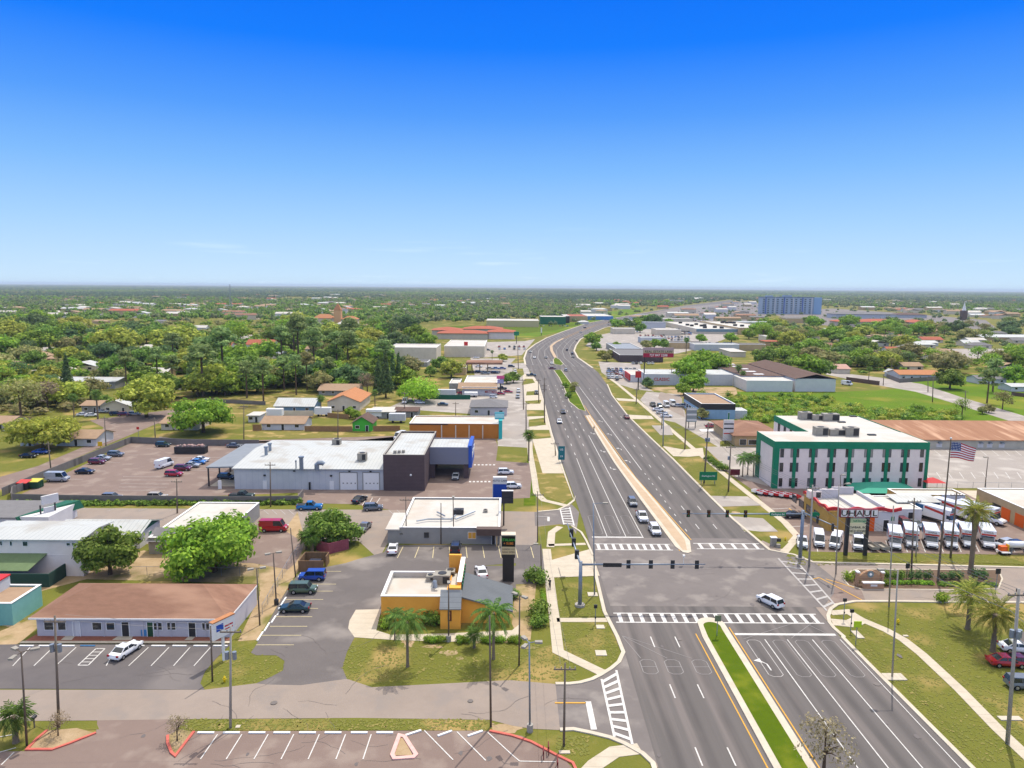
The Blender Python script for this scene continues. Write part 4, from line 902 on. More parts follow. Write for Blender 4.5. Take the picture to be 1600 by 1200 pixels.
# side wing with sloping metal roof
za, zb_ = ZP(724, 930, Y0), ZP(797, 952, Y0); ye = yr-1.0
b = MB(); b.add([(x2,Y0,0),(x3-.3,Y0,0),(x3-.3,Y0,zb_-.2),(x2,Y0,za-.1),(x2,ye,0),(x3-.3,ye,0),(x3-.3,ye,zb_-.2),(x2,ye,za-.1)], [(0,1,2,3),(1,5,6,2),(5,4,7,6)]); part(t, 'wing_wall', b, M_yell)
r = MB(); v = [(x2+.003,Y0-.5,za),(x3+.4,Y0-.5,zb_-.1),(x3+.4,ye+.3,zb_-.1),(x2+.003,ye+.3,za)]; r.add(v+[(a,b_,c-.2) for a,b_,c in v], [(0,1,2,3),(7,6,5,4),(0,4,5,1),(1,5,6,2),(2,6,7,3)]); part(t, 'wing_roof', r, mat('slate_metal_roof','63676b',.6,'585c60',.4,.6,5,stripes=(1,.55,.1,'4c5054')))
# porch
xa, xb = XP(688,981,Y0-2), XP(719.5,981,Y0-2); b = MB(); b.box(xa, xb, Y0-2, Y0-.153, 0, 3.3); part(t, 'porch', b, M_yell)
r = MB(); v = [(xa-.1,Y0-2.2,3.25),(xb+.1,Y0-2.2,3.25),(xb+.1,Y0-.155,5.3),(xa-.1,Y0-.155,5.3)]; r.add(v+[(a,b_,c-.15) for a,b_,c in v], [(0,1,2,3),(0,4,5,1),(1,5,6,2),(3,7,4,0),(7,6,5,4)]); part(t, 'porch_roof', r, M_gmroof)
q = MB(); q.box(xa+1.1, xb-1.3, Y0-2.06, Y0-2.0, 1.3, 2.9); part(t, 'notice_board', q, mat('dark_red_board','5c2a20',.6))
q = MB(); q.box(xa+1.35, xb-1.55, Y0-2.09, Y0-2.06, 1.5, 2.2); q.box(xa+1.35, xb-1.55, Y0-2.09, Y0-2.06, 2.3, 2.75); part(t, 'notice', q, M_amber)
# green letters down the tower side
q = MB()
for i in range(7): yy = Y0+1.8+i*1.25; q.box(x2+.003, x2+.14, yy, yy+.8, zt-1.2, zt-.35); q.box(x2+.003, x2+.14, yy, yy+.25, zt-1.6, zt-.35)
part(t, 'sign_letters', q, mat('sign_green','2f8a5c',.5)); q = MB(); q.box(x2+.003, x2+.08, Y0+1.2, Y0+2.6, za+.1, za+1.4); part(t, 'dark_sign', q, M_dark)
# roof machinery
p_ = P(690, 912, hq-.8); acunit(t, p_[0]-1.2, p_[1]-.6, hq-.8, 2.6, 2.0, 1.6); p_ = P(679, 908, hq-.8); acunit(t, p_[0]-1.3, p_[1]-.3, hq-.8, 1.2, 1.4, .9); p_ = P(700, 905, hq-.8); acunit(t, p_[0]-.4, p_[1]-.2, hq-.8, 1.5, 1.8, 1.3)
q = MB(); q.cyl((x0+7.5,yr-4.2,hq-.8), (x0+7.5,yr-4.2,hq+.2), .35, n=10); q.tube([(x0+7.5,yr-4.2,hq+.1),(x0+7.6,yr-5,hq+.3),(x0+7.9,yr-5.4,hq-.4)], .3, 8); part(t, 'vent_duct', q, M_steel)
# ---- 8. three-storey hotel
X0, X1, Y0 = front(1207, 1446, 764); h = ZP(1325, 691, Y0); X0 += .0
Ybk = P(1340, 675, h)[1]; YR = P(1275, 649.5, h)[1]; XN = XP(1262, 673.5, Ybk)
HX0 = P(1184.5, 673.5, h)[0]; HX0 = X0
t = bt('hotel', 'three-storey pinkish-white hotel block trimmed in deep green', X0, X1, Y0, YR)
Yw = P(1184.5, 674, h)[1]
XW = XP(1210, 649.5, YR)
XE2 = XP(1336, 649.5, YR)
b = MB(); b.box(X0, X1, Y0, Yw, 0, h-.6); b.box(XW, X1, Yw, YR, 0, h-.6)
parapet(b, X0, X1, Y0, Yw, h-.6, .6, .3) ; part(t, 'wall', b, M_wall_p)
r = MB(); r.box(X0+.3, X1-.3, Y0+.3, Yw-.3, h-.597, h-.02); r.box(XW+.3, X1-.3, Yw, YR-.3, h-.597, h-.02); part(t, 'roof', r, M_wroof)
g_ = MB(); e = .12
g_.box(X0-e, X1+e, Y0-e, Y0, h-1.7, h+.1); g_.box(X0-e, X0, Y0, Yw, h-1.7, h+.1); g_.box(XW-e, XW, Yw, YR, h-1.7, h+.1); g_.box(X1, X1+e, Y0, YR, h-1.7, h+.1)
part(t, 'green_fascia', g_, M_green)
g_ = MB(); g_.box(X0-e, X0+1.2, Y0-e, Y0, 0, h-1.7); g_.box(X0-e, X0, Y0, Y0+1.0, 0, h-1.7); part(t, 'corner_pilaster', g_, M_green)
g_ = MB(); g_.box(X1-.7, X1+e, Y0-e, Y0, 0, h-1.7); part(t, 'corner_pilaster', g_, M_green)
g_ = MB(); g_.box(X0-e, X0, Yw-3, Yw, 0, h-1.7); part(t, 'corner_pilaster', g_, M_green)
gl_ = [M_glass,M_glass,M_glassb,M_glass,mat('curtained_pane','8a8884',.3,spec=.6),mat('half_drawn_blind','5b5f63',.25,spec=.7)]; rg_ = random.Random(6)
s_ = 4; cols = [165,280,395,508,625,740,855]
zs = [(405,458),(492,548),(588,640)]
for cx in cols:
    xc = XP(1200+cx/4, 720, Y0)
    q = MB(); q.box(xc-.42, xc+.42, Y0-e, Y0, .2, h-1.7); part(t, 'green_pilaster', q, M_green)
    for (za_, zb_) in zs:
        z1, z0 = ZP(1200+cx/4, 600+za_/4, Y0), ZP(1200+cx/4, 600+zb_/4, Y0)
        window(t, 'S', xc-1.06, xc-.45, z0, z1, Y0, rg_.choice(gl_), M_dark, fw=.05); window(t, 'S', xc+.45, xc+1.06, z0, z1, Y0, rg_.choice(gl_), M_dark, fw=.05)
for cx, s1 in ((65,0),(960,0)):
    for (za_, zb_) in zs:
        z1, z0 = ZP(1200+cx/4, 600+za_/4, Y0), ZP(1200+cx/4, 600+zb_/4, Y0); xc = XP(1200+cx/4, 720, Y0); xc = max(xc, X0+1.95); window(t, 'S', xc-.5, xc+.4, z0, z1, Y0, M_glass, M_dark, fw=.05)
for i in range(5):
    yy = Yw+1.5+i*(YR-Yw-2)/5; window(t, 'W', yy, yy+1.6, h-4.6, h-1.75, XW, M_glass, M_dark, fw=.05)
for (px, py, ww, dd, hh) in ((1275,676,3.2,2.4,2.2),(1297,676,4.0,1.6,1.7),(1322,677,3.4,2.4,2.3),(1251,651,3.4,2.4,2.2),(1270,652,3.2,1.6,1.6),(1287,653,4.6,2.2,2.1)):
    p_ = P(px, py+5, h); acunit(t, p_[0], p_[1], h-.02, ww, dd, hh)
for (px, py) in ((1315,660),(1362,680),(1333,651)): p_ = P(px, py, h); q = MB(); q.box(p_[0]-1, p_[0]+1, p_[1]-.5, p_[1]+.5, h-.02, h+.3); part(t, 'roof_vent', q, M_dark)
# ---- 9. rental store with the wavy red eaves
X0, X1, Y0 = front(1292, 1402, 830); h = ZP(1350, 794, Y0); Yr = P(1320, 768, h)[1]
t = bt('rental_store', 'white and tan truck rental store with a wavy red parapet edge', X0, X1, Y0, Yr)
xm = XP(1332,825,Y0)
b = MB(); b.box(xm, X1, Y0, Yr, 0, h-.7); part(t, 'wall', b, M_wall_w)
b = MB(); b.box(X0, xm-.003, Y0-.05, Yr, 0, h-.7); part(t, 'stone_wall', b, M_tanrock)
r = MB(); r.box(X0+.3, X1-.3, Y0+.3, Yr-.3, h-.697, h-.4); part(t, 'roof', r, M_wroof)
b = MB(); xk = X0+(X1-X0)*.4; b.box(X0+.2, xk, Yr-4, Yr-3.6, h-.4, h+1.6); b.box(xk-.2, xk+.2, Y0+.4, Yr-3.6, h-.4, h+.2); b.box(X1-3.2, X1-2.8, Y0+.4, Yr-.3, h-.4, h+.3); b.box(xk, X1-4, Yr-.7, Yr-.3, h-.4, h+1.2); part(t, 'parapet', b, M_lav)
rb = MB(); n_ = 22
def wave(p, q, n_):
    for i in range(n_):
        a, c_ = Vector(p).lerp(Vector(q), i/n_), Vector(p).lerp(Vector(q), (i+1)/n_); za, zc = .22*sin(i*.9), .22*sin((i+1)*.9); d = (c_-a).normalized(); nn = Vector((d.y,-d.x))*.2
        v = [(a.x-nn.x,a.y-nn.y,h-.55+za),(a.x+nn.x,a.y+nn.y,h-.55+za),(c_.x+nn.x,c_.y+nn.y,h-.55+zc),(c_.x-nn.x,c_.y-nn.y,h-.55+zc)]
        rb.add(v+[(x,y,z+.65) for x,y,z in v], [(3,2,1,0),(4,5,6,7),(0,1,5,4),(1,2,6,5),(2,3,7,6),(3,0,4,7)])
wave((X0-.1,Y0-.15),(X1+.4,Y0-.15),n_); wave((X0-.1,Yr),(X0-.1,Y0-.15),18); part(t, 'red_edge', rb, mat('wavy_red_edge','b8242c',.5))
door(t, 'S', XP(1379,825,Y0), XP(1388,825,Y0), 2.5, Y0, M_dark); door(t, 'S', XP(1356,828,Y0), XP(1365,828,Y0), 2.9, Y0, M_orp, M_orp, 'roller_door')
for i in range(4): window(t, 'W', Y0+4+i*4, Y0+6.6+i*4, .9, 2.6, X0, M_glassb, M_dark)
q = MB(); q.box(X1-1.8, X1-.6, Y0-.9, Y0-.1, 0, 1.6); part(t, 'utility_box', q, M_dark)
q = MB(); q.box(XP(1392,815,Y0), XP(1397,815,Y0), Y0-.08, Y0, 2.3, 3.2); part(t, 'wall_sign', q, M_gsign)
for (px, py) in ((1274,767),(1297,766)): p_ = P(px, py, h+1.4); acunit(t, p_[0]-1.2, p_[1], h-.4, 2.6, 1.6, 1.7, m=M_wall_p)
# lean-to right of it
X0b, X1b, Yb = front(1403, 1421, 812); hb = 3.2
t = flatb('lean_to', 'small white lean-to between the rental store and the tan workshop', X1+.3, X1b+1, Y0+5, Y0+15, 3.2, M_wall_w, M_wroof, M_trimw, .15)
door(t, 'S', X1b-2, X1b-.6, 2.6, Y0+5)
# ---- 10. tan storage workshop behind
X0, X1, Y0 = front(1422, 1506, 798); h = ZP(1450, 773, Y0); Yr = P(1450, 764, h)[1]
t = flatb('storage_building', 'tan block storage building with pale flat roof behind the box trucks', X0-3, X1, Y0, Yr, h, M_tanrock, M_wroof, M_trimw, .3)
q = MB(); xx = XP(1470,790,Y0); q.box(xx, X1-.02, Y0-.06, Y0-.003, 0, h-.05); part(t, 'white_wall_panel', q, M_wall_g)
window(t, 'S', X0-2, X0-.2, .4, 3.0, Y0, M_dark, M_dark); 
q = MB(); v = [(X0-6,Y0-5,3.5),(X0+4,Y0-5,3.5),(X0+4,Y0-.1,3.9),(X0-6,Y0-.1,3.9)]; q.add(v+[(a,b_,c-.15) for a,b_,c in v], [(0,1,2,3),(7,6,5,4),(0,4,5,1),(1,5,6,2),(3,7,4,0)]); part(t, 'canopy', q, M_wmetal)
for xx in (X0-5.8, X0+3.7): q = MB(); q.box(xx, xx+.15, Y0-4.8, Y0-4.65, 0, 3.4); part(t, 'post', q, M_trimw)
# ---- 11. storage units with orange doors
Xs, Ys0 = P(1600, 856); Xs = P(1524, 791)[0]; Yse = P(1524, 791)[1]
hh = ZP(1525, 763, Yse)
t = flatb('storage_units', 'row of storage units with orange roller doors at the right edge', Xs, Xs+16, 118, Yse, hh, M_wall_tan, M_wroof, M_trimw, .2)
for (pxa, pya, orange) in ((1592,832,0),(1581,823,1),(1566,813,1),(1554,806,0),(1620,856,0)):
    yy = P(pxa, pya)[1]-1.3; q = MB(); q.box(Xs-.08, Xs, yy, yy+2.7, .05, 2.7); part(t, 'roller_door', q, M_orp if orange else M_dark)
# ---- 12. long rusty-roofed building
X0, X1, Y0 = front(1447, 1740, 702); h = ZP(1525, 687, Y0); Yr = P(1500, 660, h+1.5)[1]
t = bt('long_warehouse', 'long low warehouse with a rust-streaked brown metal roof behind the hotel', X0-12, X1, Y0, Yr)
b = MB(); b.box(X0-16, X1, Y0, Yr, 0, h); part(t, 'wall', b, mat('stained_cream_wall','c9c2b2',.85,'aaa595',.3,.9,5))
r = MB(); v = [(X0-16.5,Y0-.6,h+.003),(X1,Y0-.6,h+.003),(X1,Yr,h+2.2),(X0-16.5,Yr,h+2.2)]; r.add(v+[(a,b_,c-.2) for a,b_,c in v], [(0,1,2,3),(7,6,5,4),(0,4,5,1),(1,5,6,2),(3,7,4,0)]); part(t, 'roof', r, M_rust)
for a in (1072,1330,1387,1463): xx = XP(1200+a/4,690,Y0); q = MB(); q.box(xx-.5, xx+.5, Y0-.8, Y0, h-1.2, h-.8); q.box(xx-.9, xx+.9, Y0-.05, Y0, .5, h-1.3, 1); part(t, 'vent_hood', q, [M_steel, M_wall_w])
# ---- 13. brown-roofed diner left of the hotel
X0, X1, Y0 = front(1148, 1206, 697); h = 3.4; Yr = P(1175, 656, h+1)[1]
t = house('brown_roof_diner', 'single-storey tan diner with brown hipped roof left of the hotel', X0, X1+3, Y0, Y0+24, h, 1.8, M_wall_tan, M_broof, 'hip', False, cat='building', ov=1.0)
wpx(t, Y0, [(1155,1166,686,696),(1169,1184,687,695)], glass=M_glass)
# ---- 14. blue-white warehouse with dark band
X0, X1, Y0 = front(1095, 1148, 655); h = ZP(1122, 631, Y0); Yr = P(1110, 614.5, h)[1]
t = flatb('blue_warehouse', 'pale blue flat-roofed warehouse with a navy band and a rusty-pink roof', X0, X1, Y0, Yr, h, M_lblue, M_tan, M_trimw, .5)
q = MB(); q.box(X0-.05, X1+.05, Y0-.08, Y0, h-2.3, h-.02); q.box(X0-.08, X0, Y0, Yr, h-2.3, h-.02); part(t, 'dark_band', q, M_dark)
door(t, 'S', XP(1137,652,Y0), XP(1140,652,Y0), 2.6, Y0, M_green)
for i in range(6): window(t, 'W', Y0+2+i*(Yr-Y0)/6.4, Y0+5.5+i*(Yr-Y0)/6.4, .8, 2.6, X0, M_glassb, M_trimw)
t = flatb('shed', 'small white lean-to shed on the right of the pale blue warehouse', X1+.2, X1+5, Y0+1, Y0+8, 3.2, M_wall_g, M_wmetal, M_trimw, .1)
def fpx(name, label, xl, xr, yb, yt, yr_, wall, roof, trim=None, ph=.4, cat='building'):
    X0, X1, Y0 = front(xl, xr, yb); h = ZP((xl+xr)/2, yt, Y0); Yr = max(P((xl+xr)/2, yr_, h)[1], Y0+6)
    return flatb(name, label, X0, X1, Y0, Yr, h, wall, roof, trim, ph, cat), X0, X1, Y0, Yr, h
# ---- 15. grey and white warehouses, right of the road
t, X0, X1, Y0, Yr, h = fpx('grey_warehouse', 'long grey warehouse with white roof and red wall letters across the road', 1008, 1145, 602, 585, 577.5, M_wall_g, M_wmetal, ph=.1)
lettering('CLASSIC', 2.2, M_red, t, (XP(1034,590,Y0)-t.location.x, Y0-.1-t.location.y, h-2.7))
t, X0, X1, Y0, Yr, h = fpx('white_box_warehouse', 'square white warehouse with a bright flat roof at the meadow edge', 1166, 1238, 612, 595, 587, M_wall_w, M_wroof, ph=.1)
X0, X1, Y0 = front(1242, 1305, 612); h = ZP(1275, 592, Y0)
t = bt('vaulted_warehouse', 'white warehouse under a dark roof with pale skylights at the meadow edge', X0-20, X1, Y0, Y0+80)
b = MB(); b.box(X0, X1, Y0, Y0+70, 0, h); part(t, 'wall', b, M_wall_w); r = MB(); gable(r, X0, X1, Y0, Y0+70, h+.1, 2.2, 'y', .4); part(t, 'roof', r, M_dkroof)
b = MB(); b.box(X0-22, X0-.003, Y0+14, Y0+68, 0, h-.5); part(t, 'side_wing', b, M_wall_w); r = MB(); r.box(X0-22.4, X0-.4, Y0+13.6, Y0+68, h-.497, h-.3); part(t, 'wing_roof', r, M_dkroof)
for i in range(5):
    q = MB(); yy = Y0+8+i*12; q.add([(X0+3,yy,h+.75),(X0+6.5,yy,h+1.2),(X0+6.5,yy+3,h+1.2),(X0+3,yy+3,h+.75)], [(0,1,2,3)]); q.box(X0-14, X0-9, yy+10, yy+13, h-.3, h-.1); part(t, 'skylight', q, M_trimw)
# ---- 16. left roadside commercial strip
t, X0, X1, Y0, Yr, h = fpx('orange_storage', 'long orange-walled building with white roof and teal corner sign', 640, 779, 685, 662, 650, M_orange, M_wroof, ph=.3)
for a in (1160,1248,1332,1417): xx = XP(400+a/4,670,Y0); q = MB(); q.box(xx-.18, xx+.18, Y0-.12, Y0, .05, h-.5); part(t, 'cream_pilaster', q, M_wall_c)
q = MB(); q.box(X1+.05, X1+1.2, Y0-.4, Y0+2, 0, h+1.2); part(t, 'teal_tower', q, mat('bright_teal','2fb0ad',.6))
q = MB(); q.box(X0-.1, X0+.0+XP(700,660,Y0)-X0, Y0-.1, Y0-.003, h-.4, h-.1); part(t, 'band', q, M_dark)
# grey cottage behind it
X0, X1, Y0 = front(735, 792, 649); t = house('grey_cottage', 'grey clapboard cottage with a mottled grey roof behind the orange building', X0, X1, Y0, Y0+16, 3.2, 2, M_lav, M_groof, 'hip', True)
t, X0, X1, Y0, Yr, h = fpx('white_shop', 'white roadside shop with rusty metal awning and red wall lettering', 722, 776, 618, 605, 587, M_wall_w, M_wroof)
q = MB(); q.add([(X0-2,Y0-1.5,h-.6),(X1+.3,Y0-1.5,h-.6),(X1+.3,Y0+6,h+1.4),(X0-2,Y0+6,h+1.4)], [(0,1,2,3)]); part(t, 'awning', q, M_tan)
lettering('MATTRESS', 1.7, M_red, t, (XP(767,610,Y0)-t.location.x, Y0-.08-t.location.y, h-2.2), sx=.7)
t, X0, X1, Y0, Yr, h = fpx('stilt_shed', 'small grey raised shed left of the white roadside shop', 702, 718, 614, 599, 592, M_wall_gr, M_wroof)
X0, X1, Y0 = front(692, 728, 586); t = flatb('tan_garage', 'tan flat-roofed garage beside the petrol station canopy', X0, X1, Y0, Y0+18, 4.2, M_wall_tan, M_tan, M_trimw, .2)
# petrol canopy
X0, X1, Y0 = front(728, 785, 583); t = bt('station_canopy', 'brown flat petrol station canopy on slim columns over parked cars', X0, X1, Y0, Y0+14, 'canopy'); q = MB(); q.box(X0, X1, Y0, Y0+14, 5.0, 6.2); part(t, 'canopy_roof', q, M_broof)
for xx in (X0+3, X1-9, (X0+X1)/2-3): 
    q = MB(); q.box(xx, xx+.6, Y0+3, Y0+3.6, 0, 5); part(t, 'column', q, M_wall_tan)
# pale grey warehouse + white low ones
for a in (('pale_warehouse','wide pale warehouse roofed in white behind the olive trees',608,682,566,543,537,M_wall_c,M_wroof),('striped_shop','white-roofed shop with cream wall right of the pale warehouse',694,757,558,541,531,M_wall_c,M_wroof),('annexe','grey annexe with flat roof in front of the pale warehouse',625,668,573,566,562,M_wall_gr,M_groof),('cream_shop','narrow cream shop with a peaked front beside the pink pole sign',731,748,553,543,539,M_wall_c,M_wroof)):
    fpx(*a)
# red-tiled plaza
for (xl, xr, yb, yt, yr_, lab) in ((684,762,530,521,514,'front wing of the red-tiled roadside plaza'),(675,720,527,516,508,'left wing of the red-tiled roadside plaza'),(763,804,530,519,512,'pinkish block of the red-tiled plaza nearest the road'),(724,784,520,514,509,'rear wing of the red-tiled roadside plaza')):
    X0, X1, Y0 = front(xl, xr, yb); h = ZP((xl+xr)/2, yt, Y0); t = house('tiled_plaza_wing', lab, X0, X1, Y0, Y0+26, h, 2.6, M_wall_c if xl != 763 else M_wall_p, M_rroof, 'hip', False, cat='shopping plaza', ov=1.2)
# big flat stores beyond the field
for a in (('yellow_wall_store','long store with cream and yellow front beyond the field',760,842,511,501,498,mat('straw_stucco','c9b88a',.85),M_wroof),('green_wall_store','dark green-fronted store beyond the field by the road bend',845,884,507,495,493,mat('pine_green_wall','1e6b4d',.7),M_wroof),('navy_store','navy-fronted narrow store right of the dark green store',882,890,505,494,491,M_dark,M_wroof),('peach_store','row of peach-fronted shops along the road bend',890,918,503,494,491,M_wall_tan,M_rroof),('blue_front_store','long low store with a bright blue front at the road bend',918,958,500,494,490,mat('azure_front','4f86c4',.7),M_wroof)):
    fpx(*a)
# billboard-side buildings right of the road
t, X0, X1, Y0, Yr, h = fpx('brown_front_shop', 'brown-fronted shop with a curved grey roof behind the big billboard', 968, 1036, 566, 555, 545, M_brick, M_groof)
t, X0, X1, Y0, Yr, h = fpx('curved_roof_shop', 'low shop with a blue and grey curved roof near the road', 966, 1008, 556, 547, 536, M_wall_gr, M_gmroof)
t, X0, X1, Y0, Yr, h = fpx('red_front_shop', 'low white-roofed shop with a red end sign facing the road', 985, 1012, 597, 586, 577, M_wall_w, M_wroof)
q = MB(); q.box(X0-.6, X0-.1, Y0, Y0+16, h-3, h+.4); part(t, 'red_sign_band', q, M_red)
# big-box store
X0, X1, Y0 = front(1088, 1152, 522); h = ZP(1120, 514, Y0); t = flatb('big_box_store', 'huge white-roofed store with a blue-grey band on the right', X0, X1, Y0, Y0+170, h, M_wall_c, M_wroof, M_trimw, .8)
q = MB(); q.box(X0-.2, X1+.1, Y0-.4, Y0, h*.45, h); part(t, 'blue_grey_band', q, mat('blue_grey_band','6d8794',.7))
rnd = random.Random(9)
for i in range(9): acunit(t, rnd.uniform(X0+8,X1-10), rnd.uniform(Y0+10,Y0+150), h-.7, 4, 3, 2.2, m=M_dark)
X0b, X1b, Yb = front(1153, 1215, 523); t = flatb('big_box_annexe', 'beige rear half of the huge white-roofed store', X1+.1, X1b, Yb, Yb+160, 7.5, M_wall_tan, M_wroof, M_trimw, .8)
for i in range(8): acunit(t, rnd.uniform(X1+6,X1b-8), rnd.uniform(Yb+10,Yb+140), 6.9, 4, 3, 2.0, m=M_dark)
# tall apartment block
X0, X1, Y0 = front(1190, 1280, 491); h = ZP(1235, 465, Y0)
t = bt('apartment_tower', 'tall pale blue apartment block standing over the far trees', X0, X1, Y0, Y0+24)
b = MB(); b.box(X0, X1, Y0, Y0+22, 0, h); b.box(X0+10, X0+22, Y0+4, Y0+14, h, h+4); b.box(X0+44, X0+60, Y0+4, Y0+14, h, h+5); part(t, 'wall', b, mat('pale_blue_render','a6b4c2',.8,'96a8ba',.05,.6,4))
b = MB(); b.box(X1-12, X1+3, Y0-1.5, Y0+10, 0, h+.6); part(t, 'blue_end_bay', b, mat('sky_blue_bay','86a8c8',.7))
q = MB(); q.box(X0-.5, X1+.2-12.3, Y0-.5, Y0+22.3, h+.003, h+1.2); part(t, 'roof_band', q, mat('slate_blue_band','566a86',.7))
nf = 8; nb = 11
for f_ in range(nf):
    for i in range(nb):
        z0 = 2+f_*(h-3)/nf; xx = X0+1.5+i*(X1-14-X0)/nb; q = MB(); q.box(xx, xx+3.6, Y0-.12, Y0, z0, z0+1.9); part(t, 'window', q, M_glassb)
for i in range(6):
    xx = X0+6.3+i*(X1-14-X0)/5.5; q = MB(); q.box(xx, xx+1.2, Y0-1.2, Y0-.13, 0, h-.1); part(t, 'pilaster', q, M_wall_w if i%2 else M_blue)
# pavilion plaza far right (red roofs) and dark-roofed plaza
for (xl, xr, yb, yt, lab, rf, wl_) in ((1313,1345,509,503,'left end of the long red-roofed plaza on the right',M_rroof,M_wall_c),(1346,1425,509,503,'middle of the long red-roofed plaza on the right',M_rroof,M_wall_c),(1425,1452,510,504,'right end of the long red-roofed plaza',M_rroof,M_wall_c),(1305,1400,498,491,'dark-roofed hall behind the red-roofed plaza',M_groof,M_wall_g),(1400,1448,497,492,'dark-roofed plaza block left of the thin white spire',M_dkroof,M_wall_g)):
    X0, X1, Y0 = front(xl, xr, yb); h = ZP((xl+xr)/2, yt, Y0); house('plaza_block', lab, X0, X1, Y0, Y0+34, h, 3.4, wl_, rf, 'hip', False, cat='shopping plaza', ov=1.5)
# orange church-like tower in the trees
X0, X1, Y0 = front(522, 534, 506); t = bt('tiled_chapel', 'orange-tiled chapel tower with pointed spire rising from the trees', X0-25, X1+6, Y0, Y0+16, 'church')
b = MB(); b.box(X0, X0+9, Y0, Y0+9, 0, 18); part(t, 'tower', b, mat('peach_render','dba878',.8)); r = MB(); hip(r, X0, X0+9, Y0, Y0+9, 18.2, 9, .4); part(t, 'spire', r, M_oroof)
b = MB(); b.box(X0-28, X0-.1, Y0+1, Y0+16, 0, 7); b.box(X0+9.1, X0+30, Y0+1, Y0+14, 0, 6); part(t, 'hall', b, M_wall_c); r = MB(); hip(r, X0-28, X0-.9, Y0+1, Y0+16, 7.2, 5, .8); hip(r, X0+9.9, X0+30, Y0+1, Y0+14, 6.2, 4, .8); part(t, 'hall_roof', r, M_oroof)
